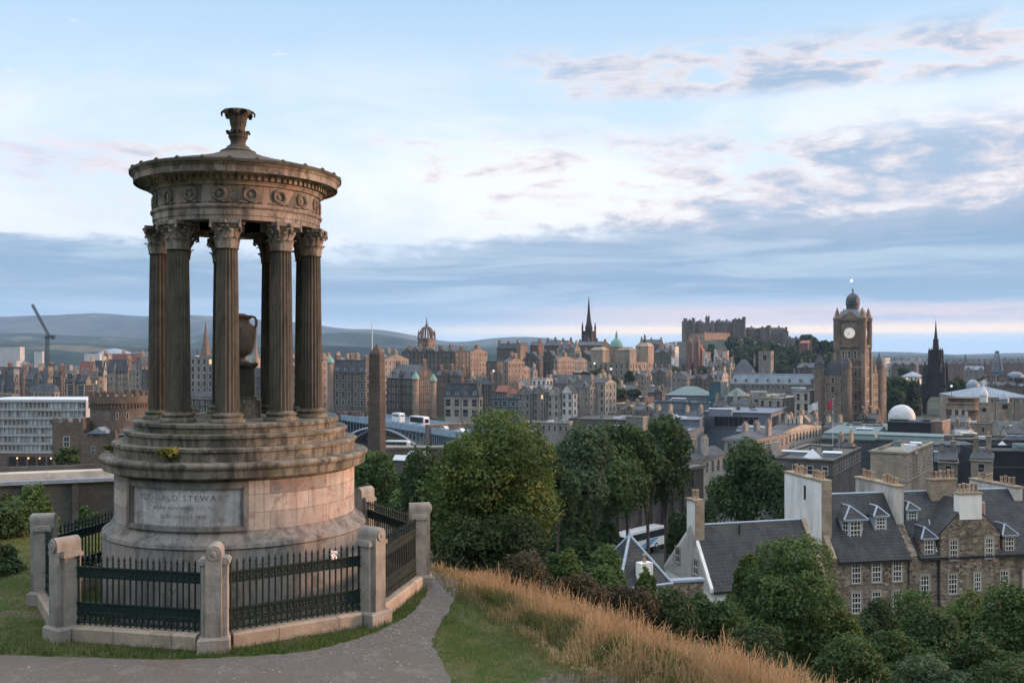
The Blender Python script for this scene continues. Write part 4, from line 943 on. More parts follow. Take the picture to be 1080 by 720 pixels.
B('tan ashlar block with a brown cornice and one dark window', 918, 957, 984, 480, 530, 172, 'flat', 0, 'tan', 'verd', phi=34, st=5.0, bay=5, ww=1.0, wh=2.6, faces='r', bars=(1, 3), name='ashlar_block')
B('dark slate mansard with skylights right of the tan ashlar block', 980, 1034, 1037, 478, 506, 222, 'mans', 7, 'slate', 'slate', phi=12, dorm=0, wins=False)
B('long black-clad modern wall at the right edge', 1034, 1120, None, 478, 506, 205, 'flat', 0, 'black', 'lead', phi=6, wins=False)
B('grey lead roof with a triangular skylight behind the black-clad wall', 1012, 1120, None, 466, 476, 255, 'flat', 0, 'dark', 'lead', phi=6, wins=False)
B('black box of a rooftop hall in front of the white globe', 936, 982, 984.5, 447, 464, 330, 'flat', 0, 'black', 'dull', phi=24, wins=False)
B('pink blank wall right of the black rooftop hall', 982, 994, 1002, 446, 460, 340, 'flat', 0, 'pink', 'dull', phi=34, wins=False)
B('dull green roof in front of the black rooftop hall', 924, 1012, 1024, 466, 480, 290, 'mans', 4, 'slate', 'verd', phi=26, wins=False)
B('white water tank house on a dull green roof', 1016, 1031, 1034, 459, 468, 280, 'flat', 0, 'white', 'white', phi=14, wins=False)
B('low tan block below the two small stone turrets', 1020, 1054, 1056, 448, 458, 360, 'flat', 0, 'tan', 'dull', phi=26, rows=1)
B('slate-roofed hall at the right edge above the black-clad wall', 1054, 1112, None, 456, 466, 350, 'gx', 10, 'cream', 'slate', phi=10, rows=1)
B('wide pale lead roof behind the two small stone turrets', 1010, 1090, None, 419, 436, 480, 'hip', 10, 'tan', 'lead', phi=12, depth=40, rows=1)
B('dark flat block with a small white dome roof at the right edge', 1052, 1100, None, 397, 410, 700, 'flat', 0, 'brown', 'slate', phi=10, rows=2)
B('red-brown block left of the small white dome roof', 1036, 1050, 1053, 397, 408, 690, 'flat', 0, 'red', 'dull', phi=30)
B('long far brick terrace behind the gothic monument', 994, 1048, None, 384, 396, 1250, 'gx', 3, 'red', 'slate', phi=8, chim=9, st=4, bay=5, ww=1.8, wh=2.6)
B('second far brick terrace at the right edge', 1047, 1105, None, 383, 396, 1220, 'gx', 3, 'red', 'slate', phi=8, chim=9, st=4, bay=5, ww=1.8, wh=2.6)
B('pale pink block right behind the clock hotel', 928, 934, 939, 378, 394, 900, 'flat', 0, 'white', 'white', phi=34)
B('white slab on the skyline left of the gothic monument', 960, 976, 979, 377, 386, 1400, 'flat', 0, 'white', 'white', phi=20, wins=False)
B('dark tenement under the white skyline slab', 940, 966, 970, 385, 398, 900, 'gx', 5, 'dark', 'slate', phi=26, chim=4)
B('pale low hall left of the gothic monument among the park trees', 950, 968, 972, 397, 404, 800, 'hip', 4, 'white', 'lead', phi=26, rows=1)
B('dark terrace with grey roof just left of the gothic monument', 964, 980, 984, 386, 398, 950, 'gx', 4, 'dark', 'slate', phi=26, chim=3)
B('dark glazed roof band in front of the grand hotel foot', 893, 930, 936, 450, 462, 345, 'flat', 0, 'black', 'dull', phi=22, wins=False)
B('white plant cabin on the dark glazed roof band', 896, 911, 915, 453, 462, 336, 'flat', 0, 'white', 'white', phi=22, wins=False)
B('low slate-roofed wing right of the long office block', 828, 858, 866, 447, 458, 350, 'gx', 4, 'tan', 'slate', phi=30, rows=1, chim=2)
B('grey lead-roofed shed between the office block and the pale terrace', 776, 806, 815, 456, 470, 330, 'mans', 4, 'slate', 'lead', phi=30, wins=False)
B('low dull roof right of the roadside tree', 830, 862, 880, 480, 498, 245, 'mans', 3, 'dark', 'dull', phi=30, wins=False)
B('narrow tan house squeezed against the retaining wall end', 700, 712, 722, 470, 490, 290, 'hip', 7, 'tan', 'slate', phi=34, chim=2)
B('grey roof slab behind the tall dark tree row', 686, 726, 742, 456, 470, 320, 'flat', 0, 'metal', 'white', phi=26, wins=False)
B('tan terrace with many chimneys behind the left of two metal boxes', 655, 690, 700, 433, 444, 440, 'gx', 4, 'tan', 'slate', phi=30, chim=4)
B('sooty tenement row left of the green-domed bank', 612, 640, 650, 374, 390, 760, 'gx', 4, 'dark', 'slate', phi=30, chim=4)
B('narrow grey tenement between the white gable and the sunlit block', 556, 562, 567, 392, 404, 560, 'gx', 4, 'grey', 'slate', chim=1)
B('slate-roofed tenement under the spire foot', 588, 606, 612, 368, 382, 760, 'gx', 5, 'grey', 'slate', chim=3)
B('brown tenement in front of the very long dark tenement', 460, 486, 494, 396, 412, 540, 'gx', 6, 'brown', 'slate', chim=3)
B('tan house stepping down right of the brown tenement', 494, 508, 514, 402, 416, 530, 'gx', 5, 'tan', 'slate', chim=2)
B('dark tall house right of the obelisk top', 404, 416, 424, 388, 404, 500, 'gy', 8, 'grey', 'slate', chim=1)
B('slate roof with chimneys behind the sooty mansard building', 340, 372, 384, 382, 392, 560, 'gx', 5, 'pink', 'slate', chim=4)
B('low brick block at the right edge above the pale lead roof', 1060, 1110, None, 408, 418, 560, 'flat', 0, 'brown', 'dull', phi=10, rows=1)
B('dark slate terrace right of the ribbed dome in the park', 1034, 1072, 1076, 408, 418, 600, 'gx', 5, 'dark', 'slate', phi=18, chim=4, rows=1)
B('grey-blue far block left of the lattice tower', 1018, 1038, 1041, 390, 400, 950, 'gx', 4, 'grey', 'lead', phi=20, chim=3)
B('dark tenement at the left edge behind the dormered roof', -8, 24, 30, 394, 410, 620, 'gx', 7, 'brown', 'slate', chim=3)
B('grey tenement with chimneys in front of the small red roof', 76, 96, 104, 401, 412, 560, 'gx', 6, 'grey', 'slate', chim=3)
B('tan tenement on the slope between the green-domed bank and the flagpole', 664, 680, 688, 396, 414, 650, 'gx', 5, 'tan', 'slate', chim=3)
B('sooty tenement stepping down from the bank towards the flagpole', 686, 702, 710, 393, 412, 700, 'gx', 5, 'dark', 'slate', chim=3)
B('grey gabled tenement right behind the white mall flagpole', 708, 724, 732, 398, 414, 650, 'gy', 6, 'grey', 'slate', chim=2)
B('brown tenement in the trees below the twin towers', 728, 744, 752, 400, 416, 600, 'gx', 5, 'brown', 'slate', chim=3)
B('low tan slate house in front of the domed bank trees', 650, 668, 676, 411, 424, 560, 'gx', 4, 'tan', 'slate', chim=2)
B('small dark slate house left of the hipped mall roof', 684, 698, 704, 414, 424, 540, 'gx', 4, 'dark', 'slate', chim=1)
B('pale tenement right under the twin reddish towers', 748, 762, 768, 396, 410, 700, 'gx', 5, 'cream', 'slate', chim=2)
B('tan tenement with two chimneys between blue roof and castle trees', 756, 770, 775, 384, 396, 760, 'gx', 4, 'tan', 'slate', chim=2)
B('dark tenement left of the rounded slate mansard dome', 840, 860, 868, 388, 402, 640, 'gx', 5, 'dark', 'slate', chim=3)
B('reddish skyline house on the right castle slope', 843, 852, 857, 362, 374, 1000, 'gx', 3, 'red', 'red', wins=False)
B('small tan slate house squeezed between the metal boxes and the office block', 752, 764, 770, 428, 440, 430, 'gx', 5, 'tan', 'slate', phi=34, chim=2, rows=2)
B('cream tenement with a hipped slate roof behind the long office block', 770, 790, 798, 426, 438, 440, 'hip', 6, 'cream', 'slate', phi=34, chim=2, rows=2)
B('tan gabled building between the pale terrace and the white flag', 842, 856, 864, 444, 458, 372, 'gy', 6, 'tan', 'slate', phi=34, chim=2, rows=2)
B('cream pedimented house below the hotel at the red flag foot', 868, 884, 892, 452, 466, 352, 'gx', 5, 'cream', 'slate', phi=34, chim=2, rows=2)
B('tan house with two chimneys standing before the dull green flat roof', 880, 896, 904, 474, 488, 262, 'gx', 6, 'tan', 'slate', phi=34, chim=2, rows=1)
B('pale stone house with hipped roof left of the lead and glass roof', 804, 818, 824, 484, 500, 240, 'hip', 8, 'cream', 'slate', phi=34, chim=2, rows=2)
B('grey stone house in front of the slate mansard with skylights', 990, 1010, 1018, 486, 502, 196, 'gx', 7, 'grey', 'slate', phi=24, chim=2, rows=1)
B('tan stone house by the black-clad wall at right', 1024, 1046, 1054, 484, 502, 184, 'hip', 7, 'tan', 'slate', phi=28, chim=2, rows=1)
B('cream block with chimneys right of the drum building', 1000, 1018, 1024, 446, 458, 385, 'gx', 5, 'cream', 'slate', phi=30, chim=3, rows=2)
B('brown tenement left of the black rooftop hall', 904, 924, 932, 442, 452, 400, 'gx', 5, 'brown', 'slate', phi=34, chim=3, rows=2)
B('tan slate-roofed block right of the pink blank wall', 1004, 1020, 1026, 458, 470, 320, 'gx', 5, 'tan', 'slate', phi=30, chim=2, rows=1)
B('small cream house under the slate-roofed hall at right', 1062, 1086, None, 458, 470, 300, 'gx', 6, 'cream', 'slate', phi=20, chim=2, rows=1)
B('tan house with tall chimneys in front of the left metal box', 690, 706, 712, 440, 456, 375, 'gx', 6, 'tan', 'slate', phi=34, chim=2, rows=2)
B('dark slate roofed house in front of the right metal box', 720, 738, 744, 440, 454, 385, 'hip', 6, 'grey', 'slate', phi=34, chim=2, rows=1)
# unseen terraces added right of the frame to block sun from near houses
for lb, x0, y0_, ln_, zt_ in (('unseen stone terrace added right of the frame to block the sun, nearest block', 158, 76, 60, 12), ('unseen stone terrace added right of the frame to block the sun, middle block', 163, 138, 60, 14), ('unseen stone terrace added right of the frame to block the sun, farthest block', 172, 200, 62, 13)):
    zg = gz(x0, y0_) - 2; t = thing('sun_blocker_terrace', lb, 'building', (x0, y0_, zg)); Ht = zt_ - zg - 5
    MB().box(0, 13, 0, ln_, 0, Ht).build('wall', WM['grey'], t); MB().prism([(-.4, -.2, Ht), (13.4, -.2, Ht), (6.5, -.2, Ht + 5)], (0, ln_ + .4, 0)).build('roof', RM['slate'], t)
    for i in range(int(ln_ / 4)):
        for r_ in range(5): link('window', win_mesh(1.1, 1.9, (0, 1), True, M_frame2), t, (-.004, 2 + i * 4, Ht - 2.4 - r_ * 3.4), -math.pi / 2)

# ------------------------------------------------------------------ landmarks
def base_thing(name, label, cat, px, py_base, Y, phi=0.0, group=None):
    p = P(px, py_base, Y); return thing(name, label, cat, p, -R(phi), group)
def mpx(Y): return Y / 1000.0

# white grid hotel, far left
Y = 262; q = mpx(Y); t = base_thing('grid_hotel', 'wide white grid-fronted hotel with lamplit brown ground floor behind the terrace wall', 'hotel', 34, 497, Y, 3)
w_, H = 116 * q, 74 * q; top = H
MB().box(-w_ / 2, w_ / 2, 0, 16, -3, 5.2).build('ground_floor', WM['brown'], t)
MB().box(-w_ / 2, w_ / 2, .35, 16, 5.2, H).build('wall', pmat('concrete_panel', (0.30, 0.31, 0.31), (0.38, 0.38, 0.38), 0.5, 0.8, var=0.02), t)
MB().box(-w_ / 2 - .2, w_ / 2 + .2, -.1, 16.2, H + .002, H + .5).build('roof', RM['white'], t)
gm = MB(); nc, nrw = 26, 6; cw = w_ / nc; rhh = (H - 5.3) / nrw
M_gridw = pmat('white_concrete', (0.31, 0.315, 0.31), (0.39, 0.39, 0.38), 0.4, 0.75, var=0.02, stain=((0.4, 0.41, 0.42), 0.5))
for i in range(nc + 1): gm.box(-w_ / 2 + i * cw - .09, -w_ / 2 + i * cw + .09, -.05, .34, 5.3, H - .05)
for j in range(nrw + 1): gm.box(-w_ / 2 - .15, w_ / 2 + .15, -.12, .345, 5.3 + j * rhh - .28, 5.3 + j * rhh + .22)
gm.build('facade_grid', M_gridw, t)
wmesh = win_mesh(cw - .5, rhh - .85, (1, 0), False); M_bl = pmat('white_blind', (0.34, 0.36, 0.38), (0.42, 0.43, 0.44), 1, 0.6, var=0.35)
bl = MB().poly([(-(cw - .6) / 2, 0, -(rhh - .95) / 2), ((cw - .6) / 2, 0, -(rhh - .95) / 2), ((cw - .6) / 2, 0, (rhh - .95) / 2), (-(cw - .6) / 2, 0, (rhh - .95) / 2)])
bl = None
bmesh_ = MB().box(-(cw - .5) / 2, (cw - .5) / 2, -.05, .0, -(rhh - .85) / 2, (rhh - .85) / 2).mesh('blind_panel', M_bl)
r2 = random.Random(5)
for j in range(nrw):
    for i in range(nc):
        x_, z_ = -w_ / 2 + (i + .5) * cw, 5.3 + (j + .5) * rhh
        if (i + j * 3) % 11 < 4 or r2.random() < .3: link('blind_panel', bmesh_, t, (x_, .346, z_))
        else: link('window', wmesh, t, (x_, .346, z_))
dk = pmat('dark_opening', (0.02, 0.018, 0.016), (0.03, 0.025, 0.02), 1, 0.5, var=0)
for i in range(6): MB().box(-w_ / 2 + 8.5 + i * 2.75, -w_ / 2 + 10.7 + i * 2.75, -.03, .0, 1.6, 4.1).build('shopfront', dk, t)
ml = emat('warm_lamp', (1.0, 0.5, 0.2), 3.0)
for i in range(5):
    lp = MB().ball((-w_ / 2 + 11.1 + i * 3.2, -.35, 3.7), .2, 8, 6).build('wall_lamp', ml, t)
for i in range(2):
    MB().box(-w_ / 2 + 5.2 + i * 8.6, -w_ / 2 + 13.2 + i * 8.6, -2.6, -2.5, -.2, 1.4).build('terrace_screen', pmat('frosted_glass', (0.62, 0.68, 0.72), (0.7, 0.74, 0.78), 0.3, 0.3, var=0), t)

# crenellated gaol house: round tower and lower blocks
Y = 185; q = mpx(Y)
M_gaol = wallm('gaol', (0.165, 0.128, 0.102), 0.55, (0.8, 0.35, 0.6))
GF = -3.2
t = base_thing('castellated_house', 'brown castellated house with a big crenellated round tower left of the temple', 'house', 126, 500, Y)
r_ = 28.5 * q; zt = 88 * q
MB().lathe([(r_, -4), (r_, zt - 2.6), (r_ + .3, zt - 2.2), (r_ + .3, zt - .9)], 48).build('round_tower', M_gaol, t, smooth=30)
mb = MB()
for i in range(22):
    mb.xf = Matrix.Rotation(2 * math.pi * i / 22, 4, 'Z'); mb.box(r_ - .25, r_ + .31, -.42, .42, zt - .9, zt)
mb.build('battlement', M_gaol, t)
mb = MB()
for i in range(52):
    mb.xf = Matrix.Rotation(2 * math.pi * i / 52, 4, 'Z'); mb.box(r_ - .1, r_ + .28, -.13, .13, zt - 3.2, zt - 2.5)
mb.build('corbel_band', M_gaol, t)
for a in (-112, -92, -72, -52): link('window', win_mesh(.45, 1.3, (0, 0), False, M_frame2), t, ((r_ + .01) * math.cos(R(a)), (r_ + .01) * math.sin(R(a)), zt - 4.6), R(a + 90))
def cren_block(x0, x1, y0, y1, z1, nm, z0=-6):
    m = MB().box(x0, x1, y0, y1, z0, z1); n = max(3, int((x1 - x0) / .9))
    for i in range(n):
        if i % 2 == 0: m.box(x0 + i * (x1 - x0) / n, x0 + (i + 1) * (x1 - x0) / n, y0 - .05, y0 + .35, z1 + .002, z1 + .7)
    n = max(3, int((y1 - y0) / .9))
    for i in range(n):
        if i % 2 == 0: m.box(x1 - .35, x1 + .05, y0 + i * (y1 - y0) / n, y0 + (i + 1) * (y1 - y0) / n, z1 + .004, z1 + .7)
    return m.build(nm, M_gaol, t)
cren_block(-52 * q, -21 * q, -4 + GF, 4, 58 * q, 'square_tower'); cren_block(-21 * q + .01, -2 * q, -4.6 + GF, 2, 43 * q, 'gate_block'); cren_block(-2 * q + .01, 14 * q, -5.0 + GF, 2, 46 * q, 'bay_block'); cren_block(14 * q + .01, 40 * q, -3 + GF, 4, 34 * q, 'side_block')
link('window', win_mesh(1.0, 1.9, (1, 1), True, M_frame2), t, (-37.5 * q, -4.01 + GF, 38 * q)); link('window', win_mesh(.7, 1.4, (1, 1), False, M_frame2), t, (-9 * q, -4.61 + GF, 30 * q)); link('window', win_mesh(.7, 1.4, (1, 1), False, M_frame2), t, (6 * q, -5.01 + GF, 32 * q))
rf = MB(); rf.prism([(-14 * q, -5.2 + GF, 46 * q + .1), (6 * q, -5.2 + GF, 46 * q + .1), (-3 * q, -5.2 + GF, 53 * q)], (0, 7, 0)); rf.box(6.02 * q, 32 * q, -3.2 + GF, 3, 44 * q, 45.5 * q); rf.build('lead_roof', RM['lead'], t)

# long terrace wall in front of the gaol
a0, a1 = P(-70, 545, 66), P(126, 540, 70); d_ = (a1 - a0); ln = d_.length; az = math.atan2(d_.y, d_.x)
M_tw = wallm('terrace_wall', (0.11, 0.104, 0.094), 0.65, (0.9, 0.42, 0.5))
t = thing('terrace_wall', 'long dark stone terrace wall with a pale blue-grey coping behind the left piers', 'wall', (a0.x, a0.y, a0.z - 2), az)
hh = 30 * .067 + 2
MB().box(0, ln, 0, 1.2, 0, hh).build('masonry', M_tw, t)
for i in range(4): MB().box(2.2 + i * 3.3, 2.6 + i * 3.3, -.2, -.002, 0, hh - .1).build('buttress', M_tw, t)
MB().box(-.2, ln + .2, -.35, 1.5, hh + .002, hh + .26).build('coping', pmat('blue_coping', (0.19, 0.22, 0.27), (0.25, 0.28, 0.32), 1.2, 0.6, var=0, stain=((0.1, 0.11, 0.13), 0.8)), t)
MB().box(-.2, ln + .2, .5, 1.9, hh + .264, hh + .72).build('upper_coping', pmat('cream_coping', (0.40, 0.37, 0.32), (0.48, 0.44, 0.38), 1.2, 0.8, var=0, stain=((0.2, 0.18, 0.16), 0.9)), t)
rl = MB(); rl.box(-.2, ln + .2, 1.9, 2.15, hh + .2, hh + 1.05); rl.build('parapet', M_tw, t)

# church with brown spire between the columns
Y = 620; q = mpx(Y); t = base_thing('spired_church', 'church with a slim reddish stone spire seen between two temple columns', 'church', 217, 420, Y, 20)
M_tron = wallm('church_brown', (0.22, 0.15, 0.115), 0.5)
MB().box(-6 * q, 6 * q, -6 * q, 6 * q, 0, 43 * q).box(-7 * q, 7 * q, -7 * q, 7 * q, 43 * q, 44.5 * q).build('tower', M_tron, t)
MB().lathe([(5.2 * q, 44.5 * q), (4.2 * q, 52 * q), (2.4 * q, 63 * q), (.2 * q, 81 * q)], 8).build('spire', M_tron, t)
for sx in (-1, 1):
    for sy in (-1, 1): MB().lathe([(1.1 * q, 44.5 * q), (1.0 * q, 48 * q), (.1 * q, 53 * q)], 6, (sx * 6 * q, sy * 6 * q, 0)).build('pinnacle', M_tron, t)
link('belfry_window', win_mesh(2.2, 4.4, (1, 0), True), t, (0, -6 * q - .01, 36 * q)); link('belfry_window', win_mesh(2.2, 4.4, (1, 0), True), t, (6 * q + .01, 0, 36 * q), math.pi / 2)
Y = 650; q = mpx(Y); t = base_thing('needle_spire', 'thin pale pink spire glimpsed just right of the stone urn', 'spire', 270, 410, Y, 20)
MB().box(-3 * q, 3 * q, -3 * q, 3 * q, 0, 32 * q).build('tower', WM['pink'], t); MB().lathe([(3 * q, 32 * q), (1.2 * q, 42 * q), (.1 * q, 54 * q)], 8).build('spire', WM['pink'], t)

# obelisk
Y = 172; q = mpx(Y); t = base_thing('obelisk', 'tall dark brown stone obelisk with a pointed top rising before the bridge', 'obelisk', 397.5, 490, Y, 18)
M_ob = pmat('obelisk_stone', (0.085, 0.068, 0.055), (0.125, 0.098, 0.077), 0.5, 0.95, 0.3, stain=((0.05, 0.042, 0.035), 0.35), stain_amt=0.7, brick=(1.5, 0.75, 0.45, .03), var=0)
wb, wt = 7.6 * q, 6.0 * q
MB().frustum(-wb, wb, -wb, wb, -6, -wt, wt, -wt, wt, 117 * q).build('shaft', M_ob, t)
MB().frustum(-wt, wt, -wt, wt, 117 * q + .002, -.02, .02, -.02, .02, 127.5 * q).build('point', M_ob, t)

# steel arch bridge
p0, p1 = P(336, 433.5, 452), P(525, 461, 330); dv = p1 - p0; Lb = Vector((dv.x, dv.y)).length; azb = math.atan2(dv.y, dv.x); slope = dv.z / Lb
t = thing('arch_bridge', 'pale blue iron arch bridge with stone piers crossing the station valley', 'bridge', p0, azb)
def s_of(px):
    tt = (px - 540) / 1000; return (tt * p0.y - p0.x) / (math.cos(azb) - tt * math.sin(azb))
M_bl1 = pmat('bridge_blue', (0.22, 0.30, 0.38), (0.28, 0.36, 0.43), 0.3, 0.55, var=0, stain=((0.12, 0.18, 0.25), 0.4)); M_bl2 = pmat('bridge_dark_blue', (0.06, 0.10, 0.15), (0.09, 0.14, 0.2), 0.3, 0.6, var=0); M_bl3 = pmat('bridge_pale_rib', (0.42, 0.47, 0.52), (0.5, 0.54, 0.58), 0.3, 0.5, var=0)
zl = lambda s_: slope * s_
mb = MB(); b_ = mb.pts([(0, 0, -3), (Lb, 0, zl(Lb) - 3), (Lb, 18, zl(Lb) - 3), (0, 18, -3), (0, 0, -1.1), (Lb, 0, zl(Lb) - 1.1), (Lb, 18, zl(Lb) - 1.1), (0, 18, -1.1)])
for f in ((0, 3, 2, 1), (4, 5, 6, 7), (0, 1, 5, 4), (1, 2, 6, 5), (2, 3, 7, 6), (3, 0, 4, 7)): mb.face([b_ + i for i in f])
mb.build('deck', M_bl2, t)
for yy in (-.35, 18.05):
    mb = MB(); b_ = mb.pts([(0, yy, -2.4), (Lb, yy, zl(Lb) - 2.4), (Lb, yy + .3, zl(Lb) - 2.4), (0, yy + .3, -2.4), (0, yy, .1), (Lb, yy, zl(Lb) + .1), (Lb, yy + .3, zl(Lb) + .1), (0, yy + .3, .1)])
    for f in ((0, 3, 2, 1), (4, 5, 6, 7), (0, 1, 5, 4), (1, 2, 6, 5), (2, 3, 7, 6), (3, 0, 4, 7)): mb.face([b_ + i for i in f])
    mb.build('parapet', M_bl1, t)
piers = [s_of(358), s_of(453), s_of(519)]
for s_ in piers:
    MB().box(s_ - 1.9, s_ + 1.9, -1.2, 19, -26, zl(s_) - 3.0).box(s_ - 1.5, s_ + 1.5, -1.0, 19, zl(s_) - 3.0, zl(s_) + .6).box(s_ - 1.7, s_ + 1.7, -1.2, 19.2, zl(s_) + .602, zl(s_) + 1.1).build('pier', wallm('bridge_pier', (0.17, 0.15, 0.13), 0.5), t)
for sa, sb in zip(piers, piers[1:]):
    sa, sb = sa + 1.95, sb - 1.95; span = sb - sa; zmid = zl((sa + sb) / 2); rise = 8.2
    arch = lambda u: zmid - 3.6 - rise * (2 * u - 1) ** 2 + (zl(sa + span * u) - zmid) * .5
    for yy in (0.1, 6, 12, 17.4):
        mb = MB()
        for i in range(24):
            u0, u1 = i / 24, (i + 1) / 24; x0, x1 = sa + span * u0, sa + span * u1; c = [(x0, yy, arch(u0)), (x1, yy, arch(u1)), (x1, yy, arch(u1) + .75), (x0, yy, arch(u0) + .75)]
            mb.prism(c, (0, .5, 0))
        mb.build('arch_rib', M_bl3, t)
    mb = MB(); n = 26
    for i in range(n + 1):
        u = i / n; x_ = sa + .15 + (span - .3) * u
        if arch(u) + .7 < zl(x_) - 3.1: mb.box(x_ - .14, x_ + .14, .12, .4, arch(u) + .7, zl(x_) - 3.0)
    mb.build('spandrel', M_bl1, t)
    mb = MB()
    for i in range(n):
        u = (i + .5) / n; x_ = sa + span * u
        mb.box(sa + span * i / n, sa + span * (i + 1) / n, 8.0, 8.2, arch(u) + .4, zl(x_) - 3.002)
    mb.build('spandrel_web', M_bl2, t)

# crown steeple
Y = 745; q = mpx(Y); t = base_thing('crown_steeple', 'cathedral tower topped by an open stone crown on the old town ridge', 'church', 450, 376, Y, 30)
M_gil = wallm('steeple_stone', (0.21, 0.16, 0.12), 0.5)
MB().box(-6.5 * q, 6.5 * q, -6.5 * q, 6.5 * q, -12, 18 * q).box(-7.2 * q, 7.2 * q, -7.2 * q, 7.2 * q, 18 * q, 19.2 * q).build('tower', M_gil, t)
for i in range(8):
    a = 2 * math.pi * i / 8 + math.pi / 8 * 0; r_ = (7.0 if i % 2 == 0 else 8.6) * q; c_, s_ = math.cos(a), math.sin(a)
    MB().lathe([(1.1 * q, 18 * q), (1.0 * q, 24 * q), (.1 * q, 28.5 * q)], 6, (r_ * c_, r_ * s_, 0)).build('pinnacle', M_gil, t)
    MB().path([(r_ * c_, r_ * s_, 21 * q), (r_ * .8 * c_, r_ * .8 * s_, 26 * q), (r_ * .5 * c_, r_ * .5 * s_, 30 * q), (r_ * .15 * c_, r_ * .15 * s_, 31.5 * q)], [.9 * q, .8 * q, .75 * q, .8 * q], 6).build('flying_rib', M_gil, t)
MB().lathe([(1.6 * q, 30 * q), (1.8 * q, 32.5 * q), (1.2 * q, 34 * q), (.7 * q, 36 * q), (.1 * q, 42 * q)], 8).build('spirelet', M_gil, t)
for dx in (-3, 3): link('belfry_window', win_mesh(1.9, 5.0, (0, 1), True), t, (dx * q, -6.5 * q - .01, 10 * q)); link('belfry_window', win_mesh(1.9, 5.0, (0, 1), True), t, (6.5 * q + .01, dx * q, 10 * q), math.pi / 2)

# black spire
Y = 940; q = mpx(Y); t = base_thing('black_spire', 'tall thin black gothic spire at the centre of the skyline', 'church', 621, 372, Y, 30)
M_hub = wallm('black_spire', (0.055, 0.045, 0.042), 0.4)
MB().box(-5 * q, 5 * q, -5 * q, 5 * q, -14, 22 * q).box(-5.5 * q, 5.5 * q, -5.5 * q, 5.5 * q, 22 * q, 23 * q).build('tower', M_hub, t)
MB().lathe([(4.2 * q, 23 * q), (4.2 * q, 27 * q), (2.8 * q, 31 * q), (1.6 * q, 42 * q), (.15 * q, 60 * q)], 8).build('spire', M_hub, t)
for sx in (-1, 1):
    for sy in (-1, 1): MB().lathe([(1.3 * q, -5), (1.1 * q, 25 * q), (1.3 * q, 26 * q), (.1 * q, 33 * q)], 6, (sx * 5 * q, sy * 5 * q, 0)).build('pinnacle', M_hub, t)
for dx in (-1.8, 1.8): link('belfry_window', win_mesh(1.3, 8.0, (0, 1), False), t, (dx * q, -5 * q - .02, 14 * q))

# green-domed bank
Y = 720; q = mpx(Y); phi = 34
t = building('stone bank with small green copper dome and orange sunlit end', 610, 664, 689, 383, 409, Y, 'flat', 0, 'tan', 'dull', phi=34, st=4.6, bay=4.4, ww=1.7, wh=2.9, name='domed_bank', rows=4)
a_, b_, _x = solve(610, 664, 689, Y, 34, 12); Hb = CAMZ - (383 - HOR) * q - t.location.z
for k_, (cx, cy) in enumerate(((a_ / 2 - 5, b_ - 5), (a_ / 2 - 5, 5), (-a_ / 2 + 16, 6))):
    m = MB().box(cx - 5.4, cx + 5.4, cy - 5.4, cy + 5.4, Hb, Hb + (13 if k_ == 0 else 10)).frustum(cx - 5.9, cx + 5.9, cy - 5.9, cy + 5.9, Hb + (13 if k_ == 0 else 10), cx - 3, cx + 3, cy - 3, cy + 3, Hb + (16 if k_ == 0 else 12.5)); m.build('pavilion', WM['pink'] if k_ == 0 else WM['tan'], t)
MB().lathe([(5.0, Hb), (5.0, Hb + 11.8), (5.4, Hb + 12.2), (5.4, Hb + 12.8)], 24, (a_ / 2 - 22, b_ / 2, 0)).build('drum', WM['tan'], t, smooth=30)
MB().lathe([(5.1, Hb + 12.8), (4.9, Hb + 14.8), (4.0, Hb + 17), (2.4, Hb + 18.6), (1.0, Hb + 19.4), (1.0, Hb + 22), (.1, Hb + 25.5)], 24, (a_ / 2 - 22, b_ / 2, 0)).build('dome', RM['copper'], t, smooth=35)
MB().lathe([(.9, Hb + 16), (1.3, Hb + 18), (.5, Hb + 20), (1.0, Hb + 20.6), (.1, Hb + 23)], 8, (a_ / 2 - 5, b_ - 5, 0)).build('urn_finial', WM['dark'], t)

# castle on its rock
Y = 1220; q = mpx(Y)
gx = np.linspace(640, 905, 120); gy = np.linspace(960, 1420, 60)
prof_x = [640, 690, 705, 722, 735, 790, 800, 830, 850, 862, 880, 905]; prof_z = [-40, -22, 8, 18, 20, 22, 16, 13, 10, 4, -4, -45]
PX, GY = np.meshgrid(gx, gy); hz = np.interp(PX, prof_x, prof_z); v_ = np.clip((GY - 975) / 205, 0, 1); v2 = np.clip((1415 - GY) / 60, 0, 1)
sh = np.clip(v_ * 1.08, 0, 1) ** 0.75 * v2; nz = sum(np.sin(PX * .21 * k_ + GY * .03 * k_ + k_) / k_ for k_ in range(1, 7)) * 2.2 + rng.normal(0, .8, PX.shape)
GZ = -42 + (hz + 42) * sh + nz * np.clip(sh * (1.05 - sh) * 4, 0, 1); GX = (PX - 540) / 1000 * 1180
i, j = np.meshgrid(np.arange(59), np.arange(119), indexing='ij'); qd = np.stack([i * 120 + j, i * 120 + j + 1, (i + 1) * 120 + j + 1, (i + 1) * 120 + j], -1).reshape(-1, 4)
rk = fast_mesh('crag', np.stack([GX, GY, GZ], -1).reshape(-1, 3), qd, pmat('crag_rock', (0.03, 0.036, 0.02), (0.05, 0.048, 0.038), 0.05, 0.95, 0.6, stain=((0.07, 0.065, 0.058), 0.04, (0.02, 0.032, 0.013), 0.07), stain_amt=0.8, var=0))
tag(link('castle_rock', rk), kind='structure')
t = base_thing('hilltop_castle', 'dark castle of crenellated towers and barracks along the crag', 'castle', 760, 362, Y, 0)
M_cas = wallm('castle_stone', (0.16, 0.135, 0.115), 0.55); M_cas2 = wallm('castle_battery', (0.36, 0.26, 0.19), 0.25)
